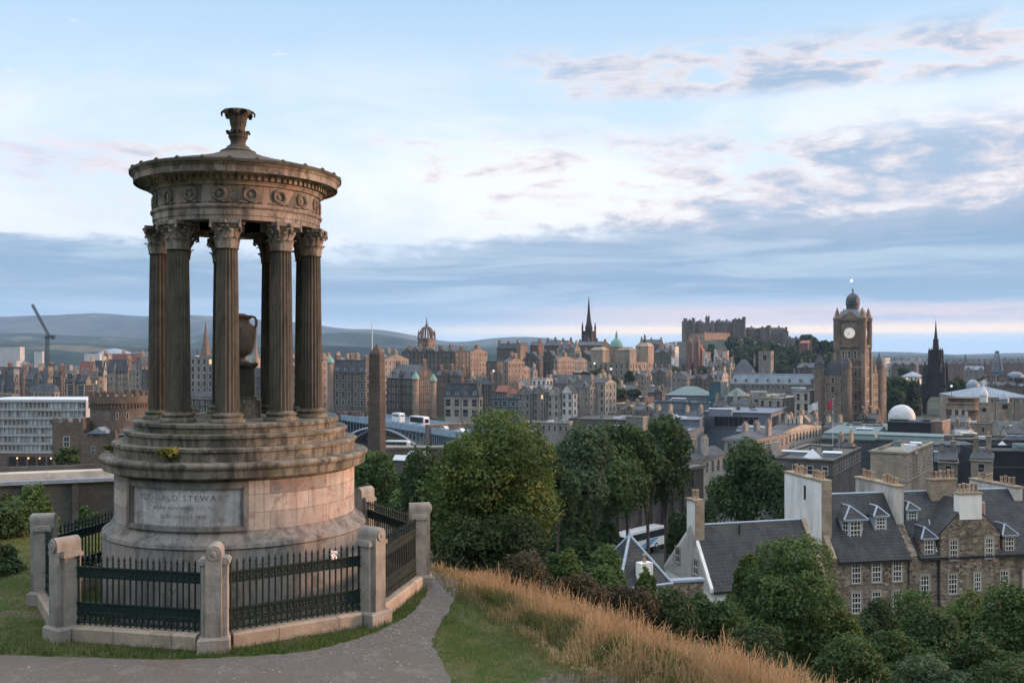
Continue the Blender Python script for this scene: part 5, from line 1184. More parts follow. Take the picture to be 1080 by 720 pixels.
def cblock(x0, x1, y_top, y_bot, yoff, dep, nm='range', m_=None, cren=True, phi=0):
    X0, X1 = (x0 - 760) * q, (x1 - 760) * q; z1, z0 = (362 - y_top) * q, (362 - y_bot) * q
    m = MB(); m.xf = Matrix.Rotation(-R(phi), 4, 'Z') if phi else None
    m.box(X0, X1, yoff, yoff + dep, z0, z1)
    if cren:
        n = max(3, int((X1 - X0) / 2.4))
        for k2 in range(n):
            if k2 % 2 == 0: m.box(X0 + k2 * (X1 - X0) / n, X0 + (k2 + 1) * (X1 - X0) / n, yoff - .1, yoff + 1, z1 + .01, z1 + 1.5)
    o = m.build(nm, m_ or M_cas, t)
    if not phi:
        nb = int((X1 - X0) / 6)
        for k2 in range(nb): link('window', win_mesh(1.3, 2.4, (0, 1), False), t, (X0 + (k2 + .5) * (X1 - X0) / nb, yoff - .01, z1 - 5.5))
    return o
cblock(722, 731, 338, 372, 0, 20, 'square_tower'); cblock(731.1, 752, 341, 366, 4, 25, 'palace_range'); cblock(745.6, 749.4, 334, 341, 6, 5, 'clock_turret'); cblock(752.1, 757, 340, 362, 6, 20)
cblock(758, 775, 340, 364, 8, 22, 'great_hall'); cblock(775.1, 785, 336.5, 364, 2, 16, 'keep_tower'); cblock(785.1, 806, 347, 368, 22, 30, 'long_range'); cblock(806.1, 815, 345, 366, 14, 20, 'round_battery')
cblock(815.1, 836.5, 346.5, 362, 30, 25, 'barracks'); cblock(828, 834, 350, 364, 10, 15, 'gate_tower'); cblock(838, 862, 358, 376, 30, 10, 'outer_wall'); cblock(852, 863, 355, 372, 26, 10, 'store', WM['brown'])
mb = MB(); X0, X1 = (735 - 760) * q, (769 - 760) * q; b_ = mb.pts([(X0, -30, -1.5 * q - 4), (X1, 0, 0 - 4), (X1, 30, -4), (X0, 10, -4), (X0, -30, 9 * q), (X1, 0, 11.5 * q), (X1, 30, 11.5 * q), (X0, 10, 9 * q)])
for f in ((0, 3, 2, 1), (4, 5, 6, 7), (0, 1, 5, 4), (1, 2, 6, 5), (2, 3, 7, 6), (3, 0, 4, 7)): mb.face([b_ + i for i in f])
mb = MB(); mb.xf = Matrix.Translation((X0 + 3, -34, 0)) @ Matrix.Rotation(R(38), 4, 'Z'); mb.box(0, 50, 0, 22, -1.5 * q, 10 * q)
for k2 in range(18):
    if k2 % 2 == 0: mb.box(k2 * 50 / 18, (k2 + 1) * 50 / 18, -.2, 1, 10 * q + .01, 10 * q + 1.6)
mb.build('battery_wall', M_cas2, t)
def ctur(px_, yt, yb, r_=2.2, yoff=0):
    X = (px_ - 760) * q; MB().lathe([(r_, (362 - yb) * q), (r_, (362 - yt) * q), (r_ + .5, (362 - yt) * q + .2), (r_ + .5, (362 - yt) * q + 1.6)], 10, (X, yoff, 0)).build('turret', M_cas, t, smooth=30)
for a in ((722.6, 337, 372, 2.4, -1), (731, 336.6, 372, 1.8, -1), (752, 339.4, 366, 2.2, 3), (737, 339.5, 366, 1.5, 3), (758, 338.5, 362, 1.8, 6), (775, 338, 364, 2.0, 1), (785, 335.4, 364, 2.0, 1), (794, 346, 366, 1.6, 21), (814, 344, 366, 2.4, 13), (836, 345.5, 362, 1.6, 29)): ctur(*a)
def croof(x0, x1, y_, h_, yoff, dep):
    X0, X1, Z_ = (x0 - 760) * q, (x1 - 760) * q, (362 - y_) * q; MB().prism([(X0, yoff + 1.2, Z_), (X0, yoff + dep - 1, Z_), (X0, yoff + dep / 2, Z_ + h_ * q)], (X1 - X0, 0, 0)).build('pitched_roof', RM['slate'], t)
    for f_ in (.2, .75): MB().box(X0 + f_ * (X1 - X0) - 1, X0 + f_ * (X1 - X0) + 1, yoff + dep / 2 - 1, yoff + dep / 2 + 1, Z_, Z_ + h_ * q + 2).build('chimney', M_cas, t)
for a in ((732, 744, 341, 2.6, 4, 20), (759, 773, 340, 2.4, 8, 18), (786, 804, 347, 2.4, 22, 24), (817, 835, 346.5, 2.2, 30, 20), (839, 851, 358, 2.4, 30, 10)): croof(*a)
for px_ in (747, 750): MB().tube(((px_ - 760) * q, 9, 26 * q), ((px_ - 760) * q, 9, 38 * q), .25, .12, 6).build('flag_mast', M_frame, t)

# twin-towered hall and white-gabled houses under the castle
Y = 900; q = mpx(Y); t = base_thing('twin_tower_hall', 'pair of tall reddish-brown towers below the castle', 'church', 731, 398, Y, 30)
for dx in (-4.2, 4.2):
    MB().box(dx * q - 2.6 * q, dx * q + 2.6 * q, -2.6 * q, 2.6 * q, -10, 37 * q).frustum(dx * q - 2.8 * q, dx * q + 2.8 * q, -2.8 * q, 2.8 * q, 37 * q, dx * q - .3, dx * q + .3, -.3, .3, 44 * q).build('tower', WM['red'], t)
    link('belfry_window', win_mesh(1.4, 6, (0, 1), False), t, (dx * q, -2.6 * q - .02, 28 * q))
MB().box(-14 * q, 2 * q, 3 * q, 14 * q, -10, 14 * q).build('hall', WM['brown'], t); MB().prism([(-14.4 * q, 2.7 * q, 14 * q), (-14.4 * q, 14.3 * q, 14 * q), (-14.4 * q, 8.5 * q, 21 * q)], (17 * q, 0, 0)).build('roof', RM['slate'], t)
for lb, px_, w2, yt, yb, Y, wl, cr_ in (('white harled house with a red gable first below the castle battery', 746, 7, 372, 394, 880, 'white', 'red'), ('white harled house with steep gable middle below the castle battery', 757, 7.5, 370, 392, 885, 'white', 'slate'), ('white harled house with red-brown gable right below the castle battery', 765, 6.5, 371, 392, 890, 'white', 'red'), ('red sandstone house with white dormer left below the castle battery', 739, 7, 364, 392, 905, 'red', 'red')):
    B(lb, px_ - w2 * .62, px_ + w2 * .22, px_ + w2 * .62, yt + 6, yb, Y, 'gy', 7, wl, cr_, phi=28, chim=2, name='harled_house', cat='house', st=3.0)
B('brown slate-roofed tenement under the white-gabled houses', 744, 764, 771, 388, 402, 860, 'gx', 6, 'brown', 'slate', phi=28, chim=3)
B('white pinnacled building left of the twin towers', 699, 712, 716, 365, 380, 1000, 'gy', 4, 'white', 'slate', phi=28, chim=2, wins=False)
B('blue slate skyline roof left of the white pinnacled building', 674, 696, 700, 363, 374, 1020, 'gx', 5, 'dark', 'slate', phi=28, chim=3, wins=False)
B('sooty skyline tenement right of the green-domed bank', 690, 704, 712, 372, 392, 900, 'gx', 5, 'dark', 'slate', phi=28, chim=3)

# clock-tower hotel
Y = 424; q = mpx(Y); phi = 34
M_bal = wallm('hotel_stone', (0.25, 0.20, 0.155), 0.6, (1.0, 0.45, 0.6))
tw = building('grand brown hotel block with corner turrets below the clock tower', 864, 893, 932, 396, 456, Y - 8, 'flat', 0, M_bal, 'slate', phi=phi, st=4.0, bay=3.1, ww=1.4, wh=2.4, name='grand_hotel', cat='hotel', rows=6)
ah, bh, xh = solve(864, 893, 932, Y - 8, phi, 12); Hh = CAMZ - (396 - HOR) / 1000 * (Y - 8) - tw.location.z
for cx, cy in ((ah / 2, 0), (ah / 2, bh), (ah / 2, bh * .5), (-ah / 2, 0)):
    MB().lathe([(2.1, Hh - 22), (2.1, Hh + 3.2), (2.4, Hh + 3.4), (2.4, Hh + 4)], 12, (cx, cy, 0)).build('corner_turret', M_bal, tw, smooth=30); MB().lathe([(2.3, Hh + 4.002), (1.9, Hh + 6.2), (.7, Hh + 7.8), (.1, Hh + 10)], 12, (cx, cy, 0)).build('turret_cap', RM['slate'], tw, smooth=35)
for k_ in range(4):
    u = bh * (k_ + .5) / 4; MB().prism([(ah / 2 + .05, u - 2.4, Hh + .6), (ah / 2 + .05, u + 2.4, Hh + .6), (ah / 2 + .05, u, Hh + 6)], (-6, 0, 0)).build('wall_gable', M_bal, tw)
MB().frustum(-ah / 2 + 1, ah / 2 - 1, 1, bh - 1, Hh + .01, -ah / 2 + 3.5, ah / 2 - 3.5, 3.5, bh - 3.5, Hh + 6.5).build('mansard', RM['slate'], tw)
B('gabled hotel wing rising just right of the clock tower', 908, 920, 935, 391, 452, 456, 'gx', 6, M_bal, 'slate', phi=34, st=4.0, name='hotel_wing', chim=3, rows=8)
B('rounded slate-crowned hotel corner at the left of the grand block', 856, 881, 893, 402, 452, 452, 'mans', 12, M_bal, 'slate', phi=34, st=4.0, name='hotel_wing', chim=2, dorm=3, rows=7)
B('smaller gabled hotel wing left of the grand hotel block', 865, 880, 888, 404, 452, 430, 'gy', 6, M_bal, 'slate', phi=34, st=4.0, name='hotel_wing', chim=1)
# the tower stands on the hotel but is a tall building of its own
s_ = 12.2; p = R(phi); Xc = (910.5 - 540) / 1000 * Y; zc = lambda y_: CAMZ - (y_ - HOR) * q
ct = Vector((Xc, Y, 0)) + s_ / 2 * Vector((-math.cos(p), math.sin(p), 0)) + s_ / 2 * Vector((math.sin(p), math.cos(p), 0))
t = thing('clock_tower', 'tall brown clock tower with white clock faces and ribbed dome', 'clock tower', (ct.x, ct.y, zc(456)), -p)
Z = lambda y_: (456 - y_) * q; hs = s_ / 2
MB().box(-hs, hs, -hs, hs, -3, Z(366)).box(-hs - .6, hs + .6, -hs - .6, hs + .6, Z(366), Z(363.8)).box(-hs - .25, hs + .25, -hs - .25, hs + .25, Z(382), Z(380.5)).build('shaft', M_bal, t)
st_ = MB()
for y_ in (388, 400, 412, 424, 436): st_.box(-hs - .2, hs + .2, -hs - .2, hs + .2, Z(y_), Z(y_) + .4)
st_.build('string_course', M_surr, t)
for sx in (-1, 1):
    for sy in (-1, 1): MB().box(sx * hs - .9, sx * hs + .9, sy * hs - .9, sy * hs + .9, -2, Z(372)).build('corner_pilaster', M_bal, t)
for y_ in (394, 406, 418, 430):
    for dx in (-2.8, 2.8): link('tower_window', win_mesh(1.2, 2.4, (0, 1), True, M_frame2), t, (dx, -hs - .01, Z(y_))); link('tower_window', win_mesh(1.2, 2.4, (0, 1), True, M_frame2), t, (hs + .01, dx, Z(y_)), math.pi / 2)
h2 = hs - .7; MB().box(-h2, h2, -h2, h2, Z(363.8) + .002, Z(338)).box(-h2 - .5, h2 + .5, -h2 - .5, h2 + .5, Z(338), Z(336)).build('clock_stage', M_bal, t)
for sx, sy in ((0, -1), (1, 0), (0, 1), (-1, 0)):
    m = MB(); m.prism([(-4.4, 0, Z(336)), (4.4, 0, Z(336)), (2.2, 0, Z(331)), (0, 0, Z(327)), (-2.2, 0, Z(331))], (0, 1.2, 0)); g = m.build('stage_gable', M_bal, t)
    rz = math.atan2(sy, sx) + math.pi / 2; g.location = (sx * h2, sy * h2, 0); g.rotation_euler = (0, 0, rz)
    fc = MB(); fc.tube((0, -.05, 0), (0, -.3, 0), 2.75, None, 32, 1); fc.tube((0, -.31, 0), (0, -.36, 0), 2.4, None, 32, 0)
    for k_ in range(12):
        a = 2 * math.pi * k_ / 12; ca, sa = math.sin(a), math.cos(a); fc.tube((1.75 * ca, -.39, 1.75 * sa), (2.2 * ca, -.39, 2.2 * sa), .09, None, 4, 2)
    fc.tube((0, -.42, 0), (-1.0, -.42, -1.05), .12, .08, 4, 2); fc.tube((0, -.44, 0), (-1.75, -.44, .55), .09, .06, 4, 2)
    c_ = fc.build('clock_face', [emat('clock_dial', (0.95, 0.93, 0.88), 0.5), M_bal, WM['black']], t); c_.location = (sx * h2, sy * h2, Z(351)); c_.rotation_euler = (0, 0, rz)
    for dx in (-2.6, 0, 2.6):
        o = link('tower_window', win_mesh(1.1, 3.2, (0, 1), True), t, (sx * (hs + .01) + (-sy) * dx, sy * (hs + .01) + sx * dx, Z(374)), rz)
for sx in (-1, 1):
    for sy in (-1, 1):
        MB().lathe([(1.35, Z(372)), (1.7, Z(366)), (1.7, Z(338)), (1.95, Z(337)), (1.95, Z(335)), (1.3, Z(333)), (1.0, Z(330)), (.1, Z(323.5))], 10, (sx * (hs - .6), sy * (hs - .6), 0)).build('corner_turret', M_bal, t, smooth=35)
h3 = 4.6; MB().frustum(-h3, h3, -h3, h3, Z(336) + .002, -2.9, 2.9, -2.9, 2.9, Z(325.5)).build('spire_base', RM['lead'], t)
MB().lathe([(2.9, Z(325.6)), (2.85, Z(321)), (3.15, Z(320.6)), (3.1, Z(318))], 16).build('lantern', RM['slate'], t, smooth=30)
MB().lathe([(2.95, Z(318.01)), (3.0, Z(315)), (2.6, Z(312)), (1.75, Z(309.4)), (.7, Z(307.8)), (.35, Z(307.4)), (.3, Z(305.2)), (.5, Z(304.6)), (.06, Z(303)), (.04, Z(301.5))], 16, rf=lambda a, r, z: 1 + .04 * math.cos(8 * a)).build('dome', RM['slate'], t, smooth=40)

# gothic memorial spire
Y = 655; q = mpx(Y); t = base_thing('gothic_memorial', 'blackened gothic memorial tower narrowing to a pinnacled spire right of the clock tower', 'monument', 987, 442, Y, 34)
M_sc = wallm('memorial_stone', (0.035, 0.031, 0.03), 0.4)
def pinn(x_, y_, r_, z0, z1, nm='pinnacle'): MB().box(x_ - r_, x_ + r_, y_ - r_, y_ + r_, z0, z1 - 4.2 * r_).lathe([(r_ * 1.25, z1 - 4.2 * r_), (r_ * .5, z1 - 2.0 * r_), (.04, z1)], 6, (x_, y_, 0)).build(nm, M_sc, t)
d1 = 9.4
for sx in (-1, 1):
    for sy in (-1, 1):
        pinn(sx * d1, sy * d1, 2.2, -6, 44 * q); pinn(sx * d1 * .62, sy * d1 * .62, 1.2, 30 * q, 62 * q); pinn(sx * d1 * .38, sy * d1 * .38, .7, 58 * q, 76 * q)
        MB().path([(sx * d1, sy * d1, 26 * q), (sx * d1 * .8, sy * d1 * .8, 36 * q), (sx * d1 * .55, sy * d1 * .55, 41 * q)], [1.0, .9, .9], 6).build('buttress', M_sc, t)
for sx, sy in ((0, -1), (1, 0), (0, 1), (-1, 0)):
    pts = [(-d1, 0, 18 * q)] + [(-(d1 - 2) * math.cos(math.pi * k_ / 10), 0, 14 * q + 7.5 * math.sin(math.pi * k_ / 10)) for k_ in range(11)] + [(d1, 0, 18 * q), (d1, 0, 30 * q), (0, 0, 38 * q), (-d1, 0, 30 * q)]
    o = MB().prism(pts, (0, 1.6, 0)).build('gable_arch', M_sc, t); o.location = (sx * d1, sy * d1, 0); o.rotation_euler = (0, 0, math.atan2(sy, sx) + math.pi / 2)
MB().box(-5, 5, -5, 5, 24 * q, 48 * q).box(-3.6, 3.6, -3.6, 3.6, 48 * q, 62 * q).box(-2.4, 2.4, -2.4, 2.4, 62 * q, 72 * q).build('tower', M_sc, t)
for z_, w2 in ((48, 5.4), (62, 4.0), (72, 2.9)): MB().box(-w2, w2, -w2, w2, z_ * q, (z_ + 1.4) * q).build('gallery', M_sc, t)
MB().lathe([(2.2, 73.4 * q), (1.7, 82 * q), (1.9, 82.5 * q), (1.9, 83.5 * q), (1.2, 85 * q), (.6, 94 * q), (.1, 105 * q)], 8).build('spire', M_sc, t)

# white globe, drum building, turrets and small domes on the right
Y = 385; q = mpx(Y); t = base_thing('white_globe', 'big white globe dome behind the black rooftop hall', 'dome', 951, 452, Y)
M_glb = pmat('white_dome_panels', (0.48, 0.51, 0.54), (0.58, 0.6, 0.62), 0.3, 0.5, 0.2, var=0, brick=(1.6, 1.2, 0.75, .03))
MB().ball((0, 0, 12 * q), 13.5 * q, 32, 18).build('globe', M_glb, t, smooth=True); MB().lathe([(11 * q, -8), (11 * q, 3 * q)], 24).build('base', WM['dark'], t)
Y = 425; q = mpx(Y); t = base_thing('drum_building', 'round tiered sandstone drum right of the gothic memorial', 'building', 1016, 460, Y)
for k_, (r_, y1, y0) in enumerate(((17, 446, 480), (16, 438, 446), (16.5, 431, 438), (16, 424, 431), (15, 419, 424))):
    MB().lathe([(r_ * q, (460 - y0) * q), (r_ * q, (460 - y1) * q - .5), (r_ * q + .5, (460 - y1) * q - .45), (r_ * q + .5, (460 - y1) * q)], 40).build('tier', WM['tan' if k_ % 2 else 'brown'], t, smooth=30)
for k_ in range(14):
    a = R(200 + k_ * 10.5); link('window', win_mesh(1.1, 1.9, (0, 1), False), t, (16.02 * q * math.cos(a), 16.02 * q * math.sin(a), 27 * q), a + math.pi / 2)
for lb, px_, yt, yb, Y, w2 in (('slim stone turret with white pepperpot top beside the drum building', 1037.5, 404, 446, 372, 4.6), ('square stone clock turret with a flat lead cap at right', 1059, 414, 436, 400, 5.6)):
    q = mpx(Y); t = base_thing('stone_turret', lb, 'turret', px_, yb, Y, 20); H = (yb - yt) * q; r_ = w2 * q
    MB().box(-r_, r_, -r_, r_, -6, H * .5).box(-r_ - .25, r_ + .25, -r_ - .25, r_ + .25, H * .5, H * .53).build('shaft', WM['tan'], t)
    MB().lathe([(r_ * .85, H * .53), (r_ * .85, H * .68), (r_ * 1.0, H * .69), (r_ * .95, H * .72), (r_ * .55, H * .84), (r_ * .2, H * .9), (.08, H)], 12).build('cap', RM['white'] if px_ < 1050 else RM['lead'], t, smooth=35)
    m = MB(); m.tube((0, -r_ - .02, H * .34), (0, -r_ - .15, H * .34), r_ * .5, None, 20); m.build('clock_face', WM['black'], t)
Y = 705; q = mpx(Y); t = base_thing('dome_roof', 'small pale dome on the dark block at the right edge', 'dome', 1071, 397, Y)
MB().lathe([(8 * q, -1), (8 * q, .6 * q), (7.5 * q, 2 * q), (5.5 * q, 4 * q), (3 * q, 5 * q), (0, 5.4 * q)], 28).build('shell', RM['lead'], t, smooth=True)
Y = 1800; q = mpx(Y); t = base_thing('arena_roof', 'broad pale domed arena roof beyond the red roofs at left', 'arena', 121, 376, Y)
MB().lathe([(19 * q, -12), (19 * q, 2 * q), (15 * q, 4.6 * q), (9 * q, 7.0 * q), (4 * q, 8.3 * q), (0, 8.8 * q)], 40).build('shell', RM['lead'], t, smooth=True)
Y = 600; q = mpx(Y); t = base_thing('dome_roof', 'grey-blue ribbed dome among the park trees at right', 'dome', 1026, 412, Y)
MB().lathe([(6.5 * q, -10), (6.5 * q, 5 * q), (6.2 * q, 7 * q), (4.5 * q, 10 * q), (2 * q, 11.6 * q), (0, 12 * q)], 24).build('shell', RM['lead'], t, smooth=True)
Y = 900; q = mpx(Y); t = base_thing('lattice_tower', 'tapering glass and steel tower with a dark cap near the right edge', 'tower', 1051.5, 400, Y, 20)
MB().frustum(-6 * q, 6 * q, -6 * q, 6 * q, -10, -5.4 * q, 5.4 * q, -5.4 * q, 5.4 * q, 9 * q).build('glass_base', WM['teal'], t); MB().box(-6.3 * q, 6.3 * q, -6.3 * q, 6.3 * q, -6, 1.2 * q).build('plinth', WM['dark'], t)
m = MB()
for sx in (-1, 1):
    for sy in (-1, 1): m.tube((sx * 5 * q, sy * 5 * q, 9 * q), (sx * 1.6 * q, sy * 1.6 * q, 27 * q), .5, .4, 6)
for k_ in range(6):
    z_ = (9 + k_ * 3) * q; r_ = (5 - 3.4 * k_ / 6) * q
    for (ax_, ay_), (bx_, by_) in (((-1, -1), (1, -1)), ((1, -1), (1, 1)), ((1, 1), (-1, 1)), ((-1, 1), (-1, -1))): m.tube((ax_ * r_, ay_ * r_, z_), (bx_ * r_, by_ * r_, z_), .35, None, 5); m.tube((ax_ * r_, ay_ * r_, z_), (bx_ * r_ * .88, by_ * r_ * .88, z_ + 3 * q), .25, None, 5)
m.build('steel_frame', WM['metal'], t); MB().box(-1.7 * q, 1.7 * q, -1.7 * q, 1.7 * q, 27 * q, 30 * q).build('cap', WM['dark'], t)
Y = 1100; q = mpx(Y); t = base_thing('column_monument', 'thin dark column rising from the far brick terraces', 'column', 1018, 400, Y)
MB().box(-1.6 * q, 1.6 * q, -1.6 * q, 1.6 * q, -10, 5 * q).build('pedestal', WM['dark'], t); MB().lathe([(1.0 * q, 5 * q), (.8 * q, 22 * q), (1.2 * q, 22.4 * q), (1.2 * q, 23 * q), (.5 * q, 23.4 * q), (.5 * q, 26 * q), (.1 * q, 27 * q)], 12).build('shaft', WM['dark'], t)

# turrets with green caps on the bridge hotel, corner building
for lb, px_, yt, yb, Y, par in (('green copper pepperpot on the left shoulder of the sunlit hotel gable', 438.5, 393, 432, 452, None), ('pale copper pepperpot on the right shoulder of the sunlit hotel gable', 457, 395, 432, 456, None), ('pale copper pepperpot on the orange corner building', 348.5, 376, 432, 466, None)):
    q = mpx(Y); t = base_thing('corner_turret', lb, 'turret', px_, yb, Y); H = (yb - yt) * q
    MB().lathe([(1.5, -4), (1.5, H - 3.3), (1.8, H - 3.2), (1.8, H - 2.9)], 12).build('shaft', WM['pink'], t, smooth=30); MB().lathe([(1.85, H - 2.89), (1.5, H - 1.5), (.5, H - .3), (.06, H + .8)], 12).build('cap', RM['copper'], t, smooth=35)

# crane
Y = 700; q = mpx(Y); t = base_thing('tower_crane', 'dark luffing crane leaning over the far left roofs', 'crane', 50, 392, Y)
M_cr = pmat('crane_steel', (0.04, 0.05, 0.06), (0.06, 0.07, 0.08), 1, 0.6, var=0)
def lattice(mb, p0, p1, w_, n):
    p0, p1 = Vector(p0), Vector(p1); d = (p1 - p0).normalized(); u = d.cross(Vector((0, 1, 0))).normalized(); v = d.cross(u); cs = [(-1, -1), (1, -1), (1, 1), (-1, 1)]
    for a, b in cs: mb.tube(p0 + w_ * (a * u + b * v), p1 + w_ * (a * u + b * v), .22, None, 5)
    for i in range(n):
        A, Bq = p0.lerp(p1, i / n), p0.lerp(p1, (i + 1) / n)
        for k_ in range(4):
            (a, b), (c, e) = cs[k_], cs[(k_ + 1) % 4]; mb.tube(A + w_ * (a * u + b * v), Bq + w_ * (c * u + e * v), .13, None, 4)
m = MB(); lattice(m, (0, 0, -8), (0, 0, 36 * q), .9, 12); m.build('mast', M_cr, t)
m = MB(); lattice(m, (1.5, 0, 37 * q), (-16 * q, 0, 71 * q), .65, 16); m.build('jib', M_cr, t)
MB().box(-1.6, 5.5, -1.2, 1.2, 35.5 * q, 38 * q).box(3.6, 5.6, -1.5, 1.5, 34 * q, 38.5 * q).build('counterweight', M_cr, t)

# ------------------------------------------------------------------ near houses under the hill
def rubble_mat():
    m = bpy.data.materials.new('rubble_stone'); m.use_nodes = True; t = NT(m.node_tree)
    v = t.n('ShaderNodeTexCoord').outputs['Object']; a, b, c = t.sep(v)
    bv = t.vec(t.add(a, t.mul(b, 1.0)), t.mul(c, 1.7), 0.0)
    vo = t.n('ShaderNodeTexVoronoi'); t.put(vo.inputs['Vector'], bv); vo.inputs['Scale'].default_value = 2.6
    r, g, bb = t.sep(vo.outputs['Color'])
    col = t.ramp(r, [(0.0, (0.075, 0.06, 0.05)), (0.3, (0.15, 0.115, 0.09)), (0.6, (0.215, 0.165, 0.125)), (0.85, (0.30, 0.24, 0.185)), (1.0, (0.36, 0.30, 0.24))])
    ve = t.n('ShaderNodeTexVoronoi', feature='DISTANCE_TO_EDGE'); t.put(ve.inputs['Vector'], bv); ve.inputs['Scale'].default_value = 2.6
    mort = t.ss(ve.outputs['Distance'], 0.09, 0.02); col = t.mix(t.mul(mort, 0.7), col, (0.19, 0.165, 0.14))
    col = t.mix(t.mul(t.ss(t.noise(v, .35, 5, .6), .5, .66), .55), col, (0.27, 0.22, 0.175)); col = t.mix(t.mul(t.ss(t.noise(t.map(v, (1, 1, .25)), .7, 5, .65), .52, .66), .6), col, (0.08, 0.07, 0.058))
    p = t.n('ShaderNodeBsdfPrincipled'); t.put(p.inputs['Base Color'], col); p.inputs['Roughness'].default_value = .95; p.inputs['Specular IOR Level'].default_value = .1
    bn = t.n('ShaderNodeBump'); bn.inputs['Strength'].default_value = .6; bn.inputs['Distance'].default_value = .05; t.put(bn.inputs['Height'], t.sub(r, t.mul(mort, 1.2))); t.put(p.inputs['Normal'], bn.outputs[0])
    o = t.n('ShaderNodeOutputMaterial'); t.t.links.new(p.outputs[0], o.inputs[0]); return m
M_rub = rubble_mat()
M_harl = pmat('white_harling', (0.70, 0.69, 0.67), (0.78, 0.77, 0.75), 0.6, 0.95, 0.4, 25, stain=((0.42, 0.40, 0.375), 0.5), stain_amt=0.55, streak=True, var=0)
M_harl2 = pmat('stained_harling', (0.46, 0.44, 0.41), (0.60, 0.575, 0.54), 0.5, 0.95, 0.4, 25, stain=((0.17, 0.16, 0.145), 0.45), stain_amt=0.7, streak=True, var=0)
M_sl2 = pmat('near_slate', (0.026, 0.029, 0.037), (0.052, 0.056, 0.065), 1.1, 0.55, 0.8, 5, stain=((0.06, 0.062, 0.045), 0.5, (0.018, 0.019, 0.023), 0.9), stain_amt=0.6, brick=(0.42, 0.26, 0.4, 0.035), var=0.1)
M_quo = pmat('quoin_stone', (0.30, 0.24, 0.175), (0.38, 0.31, 0.235), 1.2, .95, .4, stain=((0.14, 0.115, 0.09), .8), brick=(.6, .35, .6), var=.08)
ZB0 = -25.0
def hz(zw): return zw - ZB0
def chimney(parent, u0, u1, v0, v1, z0, z1, mat, pots, name='chimney', rows=1, lean=0):
    m = MB().box(u0, u1, v0, v1, hz(z0), hz(z1)); o = m.build(name, mat, parent)
    MB().box(u0 - .1, u1 + .1, v0 - .1, v1 + .1, hz(z1) + .002, hz(z1) + .16).build('coping', M_quo, o)
    for (pu, pv) in pots:
        q = link('pot', POT, o, (pu, pv, hz(z1) + .162)); q.scale = (1, 1, 1 + .25 * ((int(pu * 10 + pv * 7)) % 3) / 2)
    return o
def house_win(parent, u, z, v=-.004, wd=.92, ht=1.95, bars=(2, 3), surr=True, rz=0, label=None):
    return link('window', win_mesh(wd, ht, bars, surr), parent, (u, v, hz(z)), rz)
def pitched(parent, u0, u1, v0, vr, v1, ze, zr, ze2, mat, ov=.25, th=.16):
    m = MB(); s1 = (zr - ze) / (vr - v0); s2 = (zr - ze2) / (v1 - vr)
    for pl in ([(u0, v0 - ov, hz(ze) - s1 * ov), (u1, v0 - ov, hz(ze) - s1 * ov), (u1, vr, hz(zr)), (u0, vr, hz(zr))], [(u0, v1 + ov, hz(ze2) - s2 * ov), (u1, v1 + ov, hz(ze2) - s2 * ov), (u1, vr, hz(zr)), (u0, vr, hz(zr))]):
        n = (Vector(pl[1]) - Vector(pl[0])).cross(Vector(pl[2]) - Vector(pl[0])).normalized()
        if n.z < 0: n = -n
        m.prism([Vector(q) + n * .01 for q in pl], n * th)
    o = m.build('roof', mat, parent)
    MB().tube((u0, vr, hz(zr) + th + .05), (u1, vr, hz(zr) + th + .05), .11, None, 8).build('ridge', M_trim, o)
    MB().box(u0, u1, v0 - ov - .16, v0 - ov - .02, hz(ze) - s1 * ov - .1, hz(ze) - s1 * ov + .04).build('gutter', WM['black'], o)
    return o
def dormer(parent, u, vf, z0, z1, wd, zroof, run, canted=False, wallm_=None, bars=(2, 3)):
    """window dormer: face at v=vf from z0 to z1, width wd, hipped lead roof up to zroof, running back by run"""
    if canted:
        m = MB().prism([(u - wd / 2, vf + .55, hz(z0)), (u - wd / 2 + .5, vf, hz(z0)), (u + wd / 2 - .5, vf, hz(z0)), (u + wd / 2, vf + .55, hz(z0)), (u + wd / 2, vf + run, hz(z0)), (u - wd / 2, vf + run, hz(z0))], (0, 0, z1 - z0))
    else: m = MB().box(u - wd / 2, u + wd / 2, vf, vf + run, hz(z0), hz(z1))
    o = m.build('dormer', wallm_ or M_trim, parent)
    h_ = zroof - z1; r_ = MB(); e = .18; zz = hz(z1) + .004
    b = r_.pts([(u - wd / 2 - e, vf - e, zz), (u + wd / 2 + e, vf - e, zz), (u + wd / 2 + e, vf + run, zz), (u - wd / 2 - e, vf + run, zz), (u, vf + wd * .45, zz + h_), (u, vf + run + .6, zz + h_)])
    for f in ((0, 1, 4), (1, 2, 5, 4), (3, 0, 4, 5), (2, 3, 5), (0, 3, 2, 1)): r_.face([b + i for i in f])
    ro = r_.build('dormer_roof', M_sl2, o)
    rg = MB(); zz2 = zz + .03
    rg.tube((u - wd / 2 - e, vf - e, zz2), (u, vf + wd * .45, zz2 + h_), .09, None, 6); rg.tube((u + wd / 2 + e, vf - e, zz2), (u, vf + wd * .45, zz2 + h_), .09, None, 6); rg.tube((u, vf + wd * .45, zz2 + h_), (u, vf + run + .6, zz2 + h_), .09, None, 6)
    rg.box(u - wd / 2 - e, u + wd / 2 + e, vf - e - .04, vf - e + .04, zz - .08, zz + .05)
    rg.build('lead_hip', M_trim, ro)
    hh = z1 - z0 - .35
    if canted:
        link('dormer_window', win_mesh(wd - 1.15, hh, (2, 3), False), o, (u, vf - .004, hz(z0 + .2) + hh / 2))
        a = math.atan2(.55, .5)
        for sg in (-1, 1): link('dormer_window', win_mesh(.55, hh, (1, 3), False), o, (u + sg * (wd / 2 - .25 + .004), vf + .275 - .004, hz(z0 + .2) + hh / 2), sg * a)
    else: link('dormer_window', win_mesh(min(.95, wd - .25), hh, bars, False), o, (u, vf - .004, hz(z0 + .2) + hh / 2))
    return o
